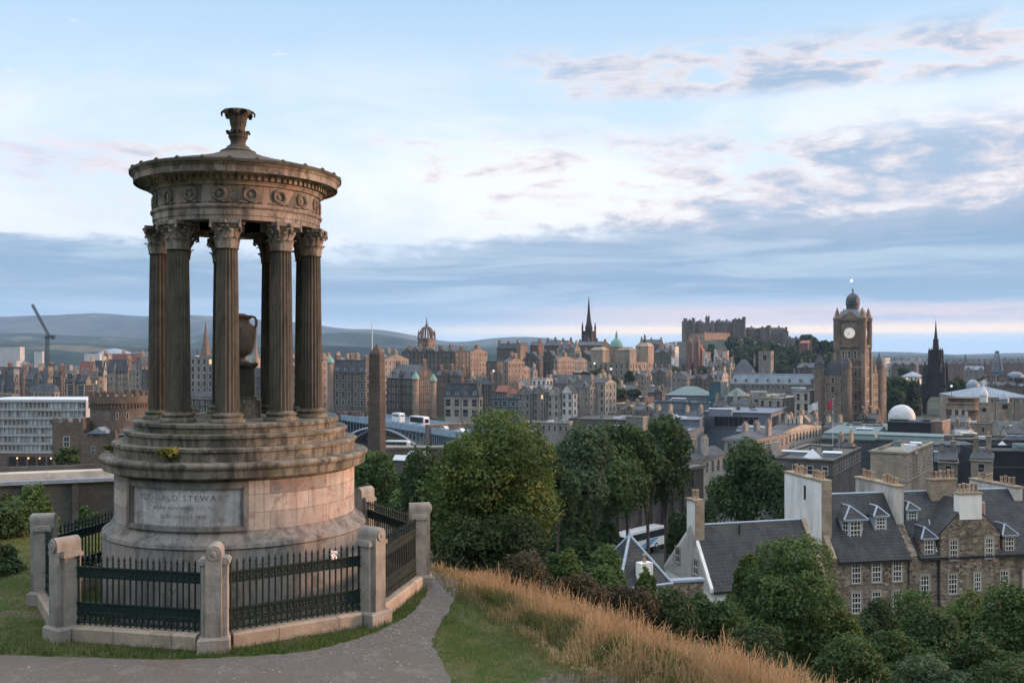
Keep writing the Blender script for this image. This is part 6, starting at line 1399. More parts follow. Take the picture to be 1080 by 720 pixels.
RO_ = R(11)
def at_uv(u, v): return Vector((31 + u * math.cos(RO_) - v * math.sin(RO_), 90 + u * math.sin(RO_) + v * math.cos(RO_), ZB0))
def gable_wall(m, u0, u1, pts): m.prism([(u0, v, hz(z)) for v, z in pts], (u1 - u0, 0, 0))

# house B: white chimney gable at the left, two dormers
t = thing('stone_house', 'brown rubble stone house with a huge white chimney gable and two roof dormers', 'house', at_uv(0, 0), RO_)
m = MB(); gable_wall(m, -.85, 7.48, [(0, -25), (0, -14.6), (4.5, -9.35), (9, -14.6), (9, -25)]); m.build('wall', M_rub, t)
pitched(t, -.1, 7.48, 0, 4.5, 9, -14.6, -9.3, -14.6, M_sl2)
c = chimney(t, -.95, -.02, 1.4, 9.0, -24.9, -7.4, M_harl, [(-.48, v) for v in (1.9, 2.5, 3.1, 3.7)] + [(-.48, v) for v in (5.6, 6.2, 6.8, 7.4)], 'chimney_gable')
MB().box(-.99, .02, 1.28, 1.39, hz(-24.9), hz(-7.4)).build('quoin_edge', M_quo, c)
MB().box(-.97, -.951, 4.5, 4.9, hz(-9.6), hz(-8.2)).build('vent', WM['black'], c)
sk = MB(); sk.prism([(-.9, -.3, hz(-14.75)), (-.35, -.3, hz(-14.75)), (-.35, 1.3, hz(-12.85)), (-.9, 1.3, hz(-12.85))], (0, -.1, .35)); sk.build('skew', M_quo, t)
for u in (1.83, 3.95, 6.14): house_win(t, u, -15.95); house_win(t, u, -18.8)
house_win(t, 6.14, -21.6, ht=1.7)
dormer(t, 2.55, 1.35, -13.2, -11.15, 2.25, -10.0, 3.0, True); dormer(t, 5.5, 1.75, -12.7, -10.95, 1.35, -10.1, 2.4)
MB().tube((7.3, -.1, hz(-14.7)), (7.3, -.1, hz(-24)), .06, None, 8).build('downpipe', WM['black'], t)
# house C: cross gable with white chimney
t = thing('stone_house', 'brown rubble stone house with a front gable under a white chimney of clay pots', 'house', at_uv(7.5, 0), RO_)
O = 7.5
m = MB(); gable_wall(m, .02, 18.5, [(0, -25), (0, -14.6), (4.5, -9.35), (9, -14.6), (9, -25)]); m.build('wall', M_rub, t)
pitched(t, .9, 18.5, 0, 4.5, 9, -14.6, -9.3, -14.6, M_sl2)
c = chimney(t, .0, .88, 2.3, 9.6, -24.9, -8.25, M_harl2, [(.44, v) for v in (2.8, 3.35, 3.9, 4.45, 5.0)] + [(.44, v) for v in (6.9, 7.5, 8.1, 8.7)], 'chimney_gable')
gw = MB(); g0, g1 = 10.6 - O, 17.1 - O; gc = (g0 + g1) / 2
gw.prism([(g0, -.3, hz(-25)), (g1, -.3, hz(-25)), (g1, -.3, hz(-12.6)), (gc, -.3, hz(-9.55)), (g0, -.3, hz(-12.6))], (0, 4.3, 0)); gw.build('front_gable', M_rub, t)
rr = MB()
for sg in (-1, 1):
    e = gc + sg * (g1 - g0) / 2; pl = [(e + sg * .2, -.2, hz(-12.6) - .19), (e + sg * .2, 4.6, hz(-12.6) - .19), (gc, 4.6, hz(-9.55)), (gc, -.2, hz(-9.55))]
    n = Vector((sg * .68, 0, .73)); rr.prism([Vector(q) + n * .01 for q in pl], n * .15)
rr.build('cross_roof', M_sl2, t)
tr_ = MB(); tr_.tube((g0 - .3, -.15, hz(-14.3)), (gc - 2.0, 4.4, hz(-9.6)), .12, None, 6); tr_.build('lead_valley', M_trim, t)
chimney(t, gc - 1.2, gc + 1.2, -.36, .55, -11.2, -8.75, M_harl, [(gc - .9 + i * .45, .1) for i in range(5)])
chimney(t, gc - 1.5, gc + 1.3, 3.6, 4.4, -10.0, -7.9, M_quo, [(gc - 1.2 + i * .47, 4.0) for i in range(6)])
hb = MB().box(16.3 - O, 17.4 - O, 2.2, 4.2, hz(-12.2), hz(-10.0)); hb = hb.build('roof_hatch', M_trim, t)
MB().box(16.42 - O, 17.28 - O, 2.17, 2.198, hz(-12.0), hz(-10.15)).build('hatch_panel', pmat('rust_panel', (0.42, 0.17, 0.07), (0.5, 0.22, 0.09), 2, .8, var=0), hb)
for u, z, w_ in ((9.1, -17.45, .92), (17.8, -17.4, .9)): house_win(t, u - O, z, wd=w_)
for u, z, w_ in ((11.9, -17.4, .92), (14.6, -17.3, .72), (12.0, -14.1, .85), (15.9, -14.05, .85), (12.0, -20.6, .85), (15.9, -20.6, .85)): house_win(t, u - O, z, v=-.304, wd=w_, ht=1.9 if w_ > .8 else 1.7)
dormer(t, 9.5 - O, -.06, -15.1, -12.95, 1.5, -12.0, 2.6, wallm_=M_rub); dormer(t, 18.35 - O, -.06, -15.1, -12.95, 1.5, -12.0, 2.6, wallm_=M_rub); dormer(t, 9.35 - O, 2.35, -12.2, -10.55, 1.25, -9.9, 2.0); dormer(t, 22.6 - O, -.06, -15.1, -12.95, 1.5, -12.0, 2.6, wallm_=M_rub)
for u in (20.4, 22.6, 24.6): house_win(t, u - O, -17.45)
chimney(t, 21.8 - O, 22.7 - O, 3.5, 10.5, -14.0, -8.9, M_harl2, [(22.25 - O, v) for v in (4.2, 4.8, 5.4, 6.0, 7.6, 8.2, 8.8, 9.4)], 'chimney_gable')
for u in (10.5, 17.2): MB().tube((u - O, -.42 if 10.6 < u < 17.1 else -.12, hz(-14.8)), (u - O, -.42 if 10.6 < u < 17.1 else -.12, hz(-24)), .06, None, 8).build('downpipe', WM['black'], t)

# white cottage with a long slate roof
RC = R(16); t = thing('white_cottage', 'white gabled cottage with a long dark slate roof and tall tan chimney', 'cottage', (17.5, 84, ZB0), RC)
m = MB(); gable_wall(m, 0, 11.7, [(0, -25), (0, -15.9), (3.6, -11.2), (9.2, -16.0), (9.2, -25)]); gable_wall(m, 0, .3, [(-.2, -16.2), (-.2, -15.85), (3.6, -10.8), (9.4, -15.8), (9.4, -16.2)]); m.build('wall', M_harl, t)
pitched(t, .302, 11.8, 0, 3.6, 9.2, -15.9, -11.1, -15.9, M_sl2)
chimney(t, 0.0, 0.85, 2.75, 4.45, -13.0, -8.6, M_harl, [(.42, 3.2), (.42, 3.95)])
MB().box(-.03, .87, 2.62, 2.745, hz(-12.6), hz(-8.6)).build('quoin_edge', M_quo, t)
for v, z in ((6.3, -14.2), (2.6, -14.5)): house_win(t, -.004, z, v=v, wd=.8, ht=1.35, bars=(1, 1), rz=-math.pi / 2)
for u, vv in ((4.6, 1.0), (9.6, 1.2)):
    zz = -15.9 + 1.333 * vv; n = Vector((0, -.8, .6)); s_ = MB(); s_.xf = Matrix.Translation((u, vv, hz(zz) + .14)) @ Matrix.Rotation(math.atan(1.333), 4, 'X')
    s_.box(-.5, .5, -.7, .7, 0, .14, 0); s_.box(-.4, .4, -.6, .6, .141, .15, 1)
    for k_ in (-.16, .16): s_.box(k_ - .03, k_ + .03, -.6, .6, .151, .17, 0)
    s_.build('skylight', [M_trim, pmat('sky_glass', (0.05, 0.07, 0.09), (0.06, 0.08, 0.1), 1, .05, var=0, spec=.8)], t)
MB().tube((4.6, 2.9, hz(-12)), (4.6, 2.9, hz(-10.9)), .1, None, 8).build('vent_pipe', WM['black'], t)
sk = MB(); sk.prism([(11.5, -.5, hz(-16.45)), (11.95, -.5, hz(-16.45)), (11.95, 3.6, hz(-10.95)), (11.5, 3.6, hz(-10.95))], (0, -.12, .2)); sk.build('skew', M_quo, t)

# small house with hipped roof and lead ridges
p = P(664, 612, 82); t = thing('hip_roof_house', 'small house with a hipped slate roof, pale lead ridges and white chimney', 'house', (p.x, p.y, -25), R(24))
H = hz(-14.6); MB().box(-2.3, 2.3, -2.3, 2.3, 0, H).build('wall', M_harl2, t)
r_ = MB().frustum(-2.6, 2.6, -2.6, 2.6, H + .004, -.1, .1, -.1, .1, hz(-10.8)).build('roof', M_sl2, t)
rg = MB()
for sx in (-1, 1):
    for sy in (-1, 1): rg.tube((sx * 2.6, sy * 2.6, H + .06), (0, 0, hz(-10.75)), .13, None, 6)
for sx, sy, ex, ey in ((-1, -1, 1, -1), (1, -1, 1, 1), (1, 1, -1, 1), (-1, 1, -1, -1)): rg.tube((sx * 2.65, sy * 2.65, H + .02), (ex * 2.65, ey * 2.65, H + .02), .12, None, 6)
rg.tube((0, 0, hz(-10.8)), (0, 0, hz(-10.2)), .16, .05, 8); rg.build('lead_hip', M_trim, r_)
MB().box(-.6, .6, -2.8, -2.0, H - .4, hz(-12.6)).build('chimney', M_harl, t); link('pot', POT, t, (0, -2.4, hz(-12.6)))
p = P(640, 614, 80); p2 = P(742, 610, 82); d_ = p2 - p; t = thing('lead_parapet', 'low wall with a pale lead coping running right from the hipped roof house', 'wall', (p.x, p.y, -25), math.atan2(d_.y, d_.x)); MB().box(0, d_.length, 0, .6, 0, 10.1 + .2).build('masonry', M_rub, t); MB().box(-.1, d_.length + .1, -.15, .75, 10.302, 10.5).build('coping', M_trim, t)

# dark retaining wall behind the coach
p, p2 = P(578, 574, 148), P(742, 540, 182); d_ = p2 - p; ln = Vector((d_.x, d_.y)).length
t = thing('retaining_wall', 'tall dark ribbed retaining wall behind the parked white coach', 'wall', (p.x, p.y, -34), math.atan2(d_.y, d_.x))
M_rw = wallm('retaining', (0.085, 0.075, 0.068), .7, (1.0, .5, .5))
MB().box(0, ln, 0, 2, 0, 17).build('masonry', M_rw, t); MB().box(-.2, ln + .2, -.3, 2.2, 17.002, 17.5).build('coping', WM['dark'], t)
for i in range(13): MB().box(1 + i * 3.4, 1.9 + i * 3.4, -.5, -.002, 0, 16.5).build('buttress', M_rw, t)

# ------------------------------------------------------------------ trees, bushes, grass
LM = dict(
    deep=leafmat('leaves_deep', (0.015, 0.036, 0.012), (0.030, 0.062, 0.019), (0.056, 0.096, 0.03)),
    mid=leafmat('leaves_mid', (0.020, 0.048, 0.014), (0.042, 0.083, 0.022), (0.078, 0.126, 0.036)),
    lime=leafmat('leaves_lime', (0.022, 0.048, 0.012), (0.048, 0.086, 0.018), (0.09, 0.13, 0.03), yellow=(0.15, 0.155, 0.03)),
    grey=leafmat('leaves_greygreen', (0.026, 0.054, 0.027), (0.05, 0.088, 0.044), (0.082, 0.13, 0.066)),
    brown=leafmat('leaves_brown', (0.032, 0.035, 0.016), (0.055, 0.049, 0.025), (0.085, 0.07, 0.038)),
    far=leafmat('leaves_far', (0.022, 0.038, 0.016), (0.04, 0.06, 0.024), (0.06, 0.085, 0.03), 0.12),
    black=leafmat('leaves_dark', (0.012, 0.026, 0.009), (0.024, 0.046, 0.015), (0.042, 0.07, 0.022)))
M_bark = pmat('bark', (0.06, 0.05, 0.04), (0.10, 0.085, 0.07), 3, .95, .6, var=.1)
def crown_mesh(name, wx, wy, hgt, lobes, n, leaf, mat, seed, droop=.2, spread=.70):
    r = np.random.default_rng(seed); C = []; RAD = []
    for k_ in range(lobes):
        a = r.uniform(0, 2 * np.pi); el = np.arcsin(r.uniform(-.75, 1)); rr = spread * r.uniform(.55, 1.0)
        C.append((np.cos(a) * np.cos(el) * rr * wx / 2, np.sin(a) * np.cos(el) * rr * wy / 2, np.sin(el) * rr * hgt / 2))
        s_ = r.choice([r.uniform(.12, .2), r.uniform(.2, .34)]); RAD.append((s_ * wx, s_ * wy, s_ * hgt * r.uniform(.75, 1.05)))
    C, RAD = np.array(C), np.array(RAD); w8 = RAD[:, 0] ** 2; w8 /= w8.sum()
    k_ = r.choice(lobes, n, p=w8); d = r.normal(0, 1, (n, 3)); d /= np.linalg.norm(d, axis=1, keepdims=True); d[:, 2] = np.where((d[:, 2] < -.3) & (r.random(n) < .6), -d[:, 2], d[:, 2])
    rad_ = 1 - np.abs(r.normal(0, .13, n)); stick = r.random(n) < .07; rad_ = np.where(stick, rad_ + r.uniform(0, .16, n), rad_)
    tw = 1 + .13 * np.sin(d[:, 0] * 7 + k_) * np.sin(d[:, 1] * 6 + 2 * k_) + .10 * np.sin(d[:, 2] * 9 + k_ * 3)
    p = C[k_] + d * RAD[k_] * (rad_ * tw)[:, None]
    # leaf frames
    nrm = d * .55 + r.normal(0, .55, (n, 3)) + np.array([0, 0, .25]); nrm /= np.linalg.norm(nrm, axis=1, keepdims=True)
    t1 = np.cross(nrm, r.normal(0, 1, (n, 3))); t1 /= np.linalg.norm(t1, axis=1, keepdims=True); t1[:, 2] -= droop; t1 /= np.linalg.norm(t1, axis=1, keepdims=True)
    t2 = np.cross(nrm, t1); s_ = leaf * r.uniform(.45, 1.5, n)[:, None]
    V = np.stack([p - t1 * s_ * .75, p + t2 * s_ * .42 + nrm * s_ * .1, p + t1 * s_ * .75, p - t2 * s_ * .42 + nrm * s_ * .1], 1).reshape(-1, 3)
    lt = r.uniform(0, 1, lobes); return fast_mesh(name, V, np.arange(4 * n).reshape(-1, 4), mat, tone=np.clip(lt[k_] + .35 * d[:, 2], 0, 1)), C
def tree(label, px, top, bot, Y, wpx, mat='mid', cat='tree', name='leafy_tree', group=None, lobes=13, dens=5.0, leaf=None, seed=None, trunk=True, wy=None, spread=.70, base=None, part='crown'):
    q = Y / 1000; zt, zb = CAMZ - (top - HOR) * q, CAMZ - (bot - HOR) * q; X = (px - 540) * q; hgt = (zt - zb); w_ = wpx * q
    leafpx = leaf or 2.5; lf = leafpx * q; n = int(min(40000, dens * wpx * (bot - top) / (leafpx ** 2 * .6)))
    g = gz(X, Y) if base is None else base; g = min(g, zb + .3)
    t = thing(name, label, cat, (X, Y, g), 0, group)
    me, C = crown_mesh(part, w_, wy or w_, hgt, lobes, n, lf, LM[mat], seed if seed is not None else int(px * 7 + top))
    zc = (zt + zb) / 2 - g; link(part, me, t, (0, 0, zc))
    if trunk:
        m = MB(); r_ = max(.06, w_ * .035); m.path([(0, 0, -.5), (r_ * .4, 0, zc * .35), (0, r_ * .5, zc * .7), (0, 0, zc)], [r_ * 1.25, r_ * .95, r_ * .75, r_ * .5], 8)
        for c in C[:7]: m.path([(0, 0, zc * .55), (c[0] * .45, c[1] * .45, zc + c[2] * .3 - hgt * .08), (c[0] * .95, c[1] * .95, zc + c[2])], [r_ * .5, r_ * .32, r_ * .12], 6)
        m.build('trunk', M_bark, t, smooth=50)
    return t
def bush(label, px, top, bot, Y, wpx, mat='mid', **k):
    bot = max(bot, HOR + (CAMZ - gz((px - 540) * Y / 1000, Y)) * 1000 / Y + 3)
    return tree(label, px, top, bot, Y, wpx, mat, k.pop('cat', 'bush'), k.pop('name', 'leafy_bush'), part='foliage', **k)

tree('big round dark green tree right of the railing with yellowing leaves on its right side', 523, 442, 612, 40, 138, 'lime', lobes=26, dens=7, name='broadleaf_tree', seed=5)
bush('black-green understory bush beneath the big round tree', 520, 530, 615, 37, 120, 'black', lobes=12, dens=6, trunk=False)
tree('lower dark tree tucked behind the left flank of the big round tree', 458, 470, 604, 43, 74, 'deep', lobes=12, dens=6)
tree('grey-green drooping tree just right of the big round tree', 616, 446, 576, 92, 88, 'grey', lobes=20, dens=7, name='drooping_tree')
tree('tall dark tree in the middle of the row behind the coach', 662, 441, 553, 104, 80, 'mid', lobes=18, dens=7)
tree('tallest dark green tree ending the row above the ribbed wall', 702, 437, 548, 112, 68, 'deep', lobes=18, dens=7)
tree('pointed treetop between the grey-green tree and the tall dark tree', 640, 443, 520, 116, 54, 'mid', lobes=9, dens=5)
tree('full green tree filling the gap left of the pointed treetop', 640, 452, 560, 99, 64, 'mid', lobes=14, dens=6)
tree('shady tree between the two tallest trees of the row', 683, 458, 546, 107, 58, 'deep', lobes=14, dens=6)
tree('dark tree showing behind the right flank of the big round tree', 588, 464, 580, 84, 56, 'deep', lobes=12, dens=6)
tree('round roadside tree in front of the pale terrace houses', 792, 472, 570, 128, 92, 'mid', lobes=18, dens=7)
tree('small tree left of the round roadside tree beside the coach', 731, 522, 590, 118, 52, 'deep', lobes=9, dens=5)
tree('dark tree behind the right corner of the temple podium', 398, 478, 562, 70, 64, 'mid', lobes=10, dens=5)
tree('pale green treetop under the bridge right of the temple', 378, 462, 520, 95, 44, 'grey', lobes=9, dens=5)
tree('low tree between the railing pier and the big round tree', 432, 508, 590, 62, 52, 'mid', lobes=9, dens=5)
tree('small tree at the foot of the obelisk', 418, 492, 540, 110, 40, 'grey', lobes=8, dens=5)
tree('leafy sycamore with pale tips in front of the slate cottage roof', 838, 574, 716, 46, 112, 'mid', lobes=20, dens=7, name='broadleaf_tree', seed=21)
tree('slender shoot-topped tree on the left of the leafy sycamore', 792, 572, 690, 50, 50, 'lime', lobes=9, dens=5)
# hillside bushes below the dry grass
for lb, px, top, bot, Y, wpx, mt in (
    ('brown withered bush at the foot of the big round tree', 548, 574, 640, 34, 74, 'brown'), ('brown scrubby bush right of the withered bush on the slope', 606, 590, 656, 34, 70, 'brown'), ('brown scrub bush under the hipped roof house', 655, 612, 672, 37, 66, 'brown'),
    ('bright green bush with pale flowers beside the brown scrub', 596, 574, 612, 58, 44, 'lime'), ('mid-green bush left of the hipped roof house', 636, 572, 626, 62, 54, 'mid'), ('dark bush between hipped roof house and coach wall', 612, 560, 604, 84, 42, 'deep'),
    ('pale green shrub right of the hipped roof house', 682, 594, 622, 74, 24, 'lime'), ('green bush in front of the white cottage gable', 708, 613, 664, 50, 60, 'mid'), ('dark green bush on the slope below the white cottage', 752, 612, 690, 42, 70, 'deep'), ('low dark bush between the scrub and the white cottage', 700, 630, 690, 38, 76, 'black'),
    ('dark bush at the crest under the leafy sycamore', 800, 652, 712, 34, 70, 'black'), ('round dark bush below the first stone house windows', 920, 626, 690, 58, 64, 'black'), ('bright green bush below the front-gabled stone house', 968, 622, 676, 64, 70, 'mid'), ('yellow-green hedge bush under the front gable windows', 1016, 622, 670, 68, 80, 'lime'),
    ('green bush at the right edge below the stone house', 1066, 616, 690, 60, 70, 'mid'), ('broad green bush in the lower right, left one', 950, 652, 730, 44, 84, 'mid'), ('broad dark bush in the lower right corner', 1050, 648, 740, 42, 100, 'deep'), ('broad deep green bush between the two lower right bushes', 1000, 640, 730, 46, 84, 'deep'),
    ('low bush behind the dry grass at the lower right', 905, 676, 740, 36, 84, 'mid'), ('low grey-green bush at the bottom right edge', 975, 688, 750, 34, 90, 'grey'), ('low dark bush at the very bottom right corner', 1060, 690, 760, 33, 110, 'deep'), ('dark green bush filling the gap right of the sycamore foot', 862, 646, 712, 50, 64, 'deep'), ('yellowish small bush beside the sycamore foot', 886, 640, 700, 44, 46, 'lime')):
    bush(lb, px, top, bot, Y, wpx, mt, lobes=13, dens=6, trunk=False) if mt != 'brown' else bush(lb, px, top, bot, Y, wpx, mt, lobes=11, dens=4, trunk=False, leaf=2.2)
for lb, px, top, bot, Y, wpx, mt in (('dark shrub at the foot of the grey-green drooping tree', 606, 536, 586, 90, 60, 'deep'), ('dark shrub by the ribbed wall left of the coach', 638, 540, 572, 97, 40, 'deep'), ('dark shrub at the wall end right of the coach', 722, 530, 572, 112, 40, 'deep')): bush(lb, px, top, bot, Y, wpx, mt, lobes=11, dens=6, trunk=False)
# left side
for lb, px, top, bot, Y, wpx, mt in (('dark overgrown bush left of the back railing pier', 6, 526, 634, 26, 80, 'deep'), ('dark bush at the left edge behind the grass verge', -2, 556, 640, 22, 84, 'black'), ('green bush topping the dark bush beside the terrace wall', 30, 518, 560, 36, 44, 'mid'), ('pale bush on the terrace wall foot above the corner pier', 52, 526, 556, 44, 26, 'lime'), ('small bush between the pier and the podium', 92, 528, 565, 40, 30, 'mid'), ('small green bush by the wall at the left edge', 6, 516, 546, 48, 30, 'lime')):
    bush(lb, px, top, bot, Y, wpx, mt, lobes=10, dens=6, trunk=False)
tree('round light green tree in front of the castellated house', 77, 466, 500, 172, 26, 'lime', lobes=7, dens=6, leaf=2.4)
bush('low hedge along the hotel terrace', 48, 494, 503, 175, 40, 'lime', lobes=7, dens=5, leaf=2.2, trunk=False)
# far trees
far = [(618, 389, 405, 520, 22), (632, 388, 406, 515, 24), (645, 393, 407, 525, 16), (655, 410, 421, 500, 18), (668, 409, 422, 495, 16), (700, 386, 408, 800, 20), (716, 384, 408, 790, 22), (690, 392, 408, 780, 16), (730, 388, 410, 770, 20), (745, 398, 414, 700, 22), (726, 398, 412, 690, 22),
       (772, 368, 392, 1000, 20), (786, 362, 392, 1010, 24), (802, 366, 394, 990, 24), (818, 370, 394, 985, 20), (833, 368, 392, 1040, 20), (846, 366, 388, 1090, 20), (860, 374, 396, 930, 20), (778, 356, 370, 1120, 14), (790, 355, 368, 1130, 14), (842, 358, 372, 1120, 12), (826, 380, 398, 900, 20), (846, 382, 398, 880, 18),
       (936, 398, 444, 570, 22), (948, 394, 442, 600, 24), (962, 400, 444, 580, 26), (942, 408, 446, 540, 24), (1003, 402, 428, 600, 20), (1014, 398, 424, 640, 18), (1024, 406, 426, 560, 18), (955, 386, 402, 860, 16), (1036, 398, 412, 700, 14), (934, 390, 410, 760, 14),
       (676, 378, 392, 900, 12), (664, 392, 408, 640, 10), (530, 430, 448, 420, 12), (112, 380, 390, 700, 8), (200, 428, 442, 440, 26), (230, 424, 440, 430, 20), (265, 420, 440, 430, 20), (300, 420, 445, 420, 40)]
far += [(868, 350, 378, 1010, 16), (878, 358, 386, 960, 16), (858, 356, 380, 1060, 16), (850, 352, 374, 1100, 14), (874, 372, 396, 880, 18)]
far += [(752 + 9 * i, 366 + (i * 5) % 9, 398, 940 + (i * 37) % 120, 17 + (i * 3) % 7) for i in range(13)] + [(742, 384, 400, 860, 16), (770, 356, 372, 1110, 14), (804, 358, 376, 1080, 16), (816, 360, 380, 1060, 16), (826, 360, 380, 1075, 16)]
FL = []
for i, (px, tp, bt, Y, wp) in enumerate(far):
    side_ = 'on the tree clump of the ridge' if 610 < px < 660 and tp < 400 else 'on the wooded slope under the castle' if 760 < px < 870 else 'in the park around the gothic memorial' if px > 930 else 'below the old town seen past the temple' if px < 320 else 'among the old town roofs left of the castle'
    tree('dark leafy tree ' + side_, px, tp, bt, Y, wp, 'far', group='trees ' + side_, lobes=7, dens=7, leaf=2.1, seed=40 + i, name='far_tree')

# weeds rooted in the temple steps
for lb, a, r_, z_, s_ in (('yellow-green weed growing from the front of the temple steps', -103, 2.45, 3.13, .30), ('small weed growing from the left edge of the temple steps', -163, 2.42, 3.12, .18)):
    me, _c = crown_mesh('foliage', s_ * 1.5, s_ * 1.2, s_, 5, 260, .055, leafmat('weed_leaves', (0.10, 0.11, 0.02), (0.18, 0.17, 0.03), (0.24, 0.21, 0.05), 5), 3)
    t = thing('step_weed', lb, 'plant', MC + Vector((r_ * math.cos(R(a)), r_ * math.sin(R(a)), z_ - .1))); link('foliage', me, t, (0, 0, s_ * .3)); m = MB()
    for k_ in range(6): m.tube((0, 0, -.03), (.1 * math.cos(k_), .1 * math.sin(k_), s_ * .45), .008, .003, 4)
    m.build('stem', LM['mid'], t)

# grass: many thin blades
def blades(name, pts, hmin, hmax, wid, mat, lean=.35, seg=2, seed=1, hscale=None, seedhead=False, clump=False, tone=None):
    r = np.random.default_rng(seed); n = len(pts); X, Y_ = pts[:, 0], pts[:, 1]; Z = ground_z(X, Y_) - .01
    h_ = r.uniform(hmin, hmax, n)
    if hscale is not None: h_ = h_ * hscale
    a = r.uniform(0, 2 * np.pi, n) * (1 if not clump else .35) + (6 * nz2(X * .9 + 3, Y_ * .9) if clump else 0); ln_ = r.normal(0, lean, n) + .12; dx, dy = np.cos(a), np.sin(a); b2 = r.uniform(0, 2 * np.pi, n); wx, wy = np.cos(b2) * wid / 2, np.sin(b2) * wid / 2
    V = np.zeros((n, 6, 3)); 
    for k_, (f, wv) in enumerate(((0, 1.0), (.55, .8 if not seedhead else .45), (1.0, .12 if not seedhead else .75))):
        cx, cy, cz = X + dx * ln_ * h_ * f ** 1.8, Y_ + dy * ln_ * h_ * f ** 1.8, Z + h_ * f * np.sqrt(np.clip(1 - (ln_ * f) ** 2 * .5, .2, 1))
        V[:, 2 * k_, :] = np.stack([cx - wx * wv, cy - wy * wv, cz], -1); V[:, 2 * k_ + 1, :] = np.stack([cx + wx * wv, cy + wy * wv, cz], -1)
    b = (np.arange(n) * 6)[:, None]; Q = np.concatenate([b + np.array([[0, 1, 3, 2]]), b + np.array([[2, 3, 5, 4]])], 0)
    tn = tone if tone is not None else np.clip(.5 + .5 * nz2(X * 1.1, Y_ * 1.1) + .25 * nz2(X * 3.1 + 5, Y_ * 3.1), 0, 1); return fast_mesh(name, V.reshape(-1, 3), Q, mat, tone=np.concatenate([tn, tn]))
def grassmat(name, c1, c2, c3, scale=.8):
    return leafmat(name, c1, c2, c3, scale)
def nz2(X, Y_, s_=1.0): return np.sin(X * 1.7 * s_ + 1.3 * np.sin(Y_ * 1.1 * s_)) * np.sin(Y_ * 1.9 * s_ + 1.1 * np.sin(X * .9 * s_)) * .5 + np.sin(X * 4.3 * s_ + Y_ * 2.2 * s_) * np.sin(Y_ * 5.1 * s_ - X * 1.7 * s_) * .3
def border_d(X, Y_): a, d = crest(X, Y_); return a, d - np.interp(a, BA, BD)
N0 = 260000
# lawn: in view, not path, not dry zone, not inside the railing
pt = np.stack([rng.uniform(-15, 5, N0), rng.uniform(12.5, 29, N0)], -1)
def in_poly(P_, poly):
    x_, y_ = P_[:, 0], P_[:, 1]; ins = np.zeros(len(P_), bool); n = len(poly)
    for i in range(n):
        x1, y1 = poly[i]; x2, y2 = poly[(i + 1) % n]; c = ((y1 > y_) != (y2 > y_)) & (x_ < (x2 - x1) * (y_ - y1) / (y2 - y1 + 1e-12) + x1); ins ^= c
    return ins
path_poly = np.concatenate([U_, L_[::-1]])
a_, db = border_d(pt[:, 0], pt[:, 1]); px_ = 540 + 1000 * pt[:, 0] / pt[:, 1]
occ = [(MC.x + v.x * 1.045, MC.y + v.y * 1.045) for v in PV]
ok = ~in_poly(pt, path_poly) & (db < .15) & (px_ > -20) & (px_ < 800) & ~in_poly(pt, occ)
lawn = pt[ok]; nzv = nz2(lawn[:, 0], lawn[:, 1]); bare = np.exp(-(((lawn[:, 0] - 1.1) / .9) ** 2 + ((lawn[:, 1] - 14.2) / .7) ** 2)) + np.exp(-(((lawn[:, 0] + 9.8) / 1.5) ** 2 + ((lawn[:, 1] - 18.4 + .3 * (lawn[:, 0] + 10)) / .22) ** 2))
keep = rng.random(len(lawn)) > bare * .9; lawn, nzv = lawn[keep], nzv[keep]
vg = np.min(np.hypot(lawn[:, None, 0] - U_[None, ::3, 0], lawn[:, None, 1] - U_[None, ::3, 1]), 1); lush = np.exp(-vg / .8)
tag(link('lawn_grass', blades('lawn_grass', lawn, .03, .085, .011, grassmat('lawn_blades', (0.026, 0.078, 0.008), (0.066, 0.108, 0.020), (0.22, 0.20, 0.09)), tone=np.clip(.85 - lush * 1.3 + .4 * nzv, 0, 1), hscale=(.9 + .5 * nzv + 1.0 * lush), seed=2)), kind='stuff')
ins = np.stack([rng.uniform(-9.5, -2, 16000), rng.uniform(15.9, 23.6, 16000)], -1); rr_ = np.hypot(ins[:, 0] - MC.x, ins[:, 1] - MC.y); ins = ins[(rr_ > 2.65) & in_poly(ins, [(MC.x + v.x * .93, MC.y + v.y * .93) for v in PV])]
tag(link('enclosed_grass', blades('enclosed_grass', ins, .05, .16, .012, grassmat('rank_blades', (0.03, 0.045, 0.015), (0.055, 0.07, 0.022), (0.09, 0.085, 0.04)), seed=8)), kind='stuff')
# dry tall grass along the crest
pt = np.stack([rng.uniform(-5, 12, N0), rng.uniform(9, 30, N0)], -1); a_, db = border_d(pt[:, 0], pt[:, 1]); px_ = 540 + 1000 * pt[:, 0] / np.maximum(pt[:, 1], 1)
cl = .75 * nz2(pt[:, 0] * .8 + 2, pt[:, 1] * .8) + .5 * nz2(pt[:, 0] * 2.2, pt[:, 1] * 2.2) + .2 * rng.normal(0, 1, N0)
d_c = crest(pt[:, 0], pt[:, 1])[1]
ok = (db > .1 + .55 * nz2(pt[:, 0] * 2.1, pt[:, 1] * 2.1) + .25 * nz2(pt[:, 0] * 5, pt[:, 1] * 5)) & (d_c < 4.5) & (px_ < 1120) & (px_ > 430) & (cl > -.22)
dry = pt[ok]; c2 = cl[ok]; ramp = np.clip((border_d(dry[:, 0], dry[:, 1])[1] + .1) / 1.2, .3, 1)
M_dry = grassmat('dry_stalks', (0.17, 0.135, 0.06), (0.43, 0.29, 0.135), (0.55, 0.40, 0.20), .9)
h1 = rng.random(len(dry)) < .5
tag(link('dry_grass', blades('dry_grass', dry[h1], .14, .42, .013, M_dry, hscale=(ramp * np.clip(.9 + .75 * c2, .35, 1.7))[h1], seed=3, lean=.55, clump=True)), kind='stuff')
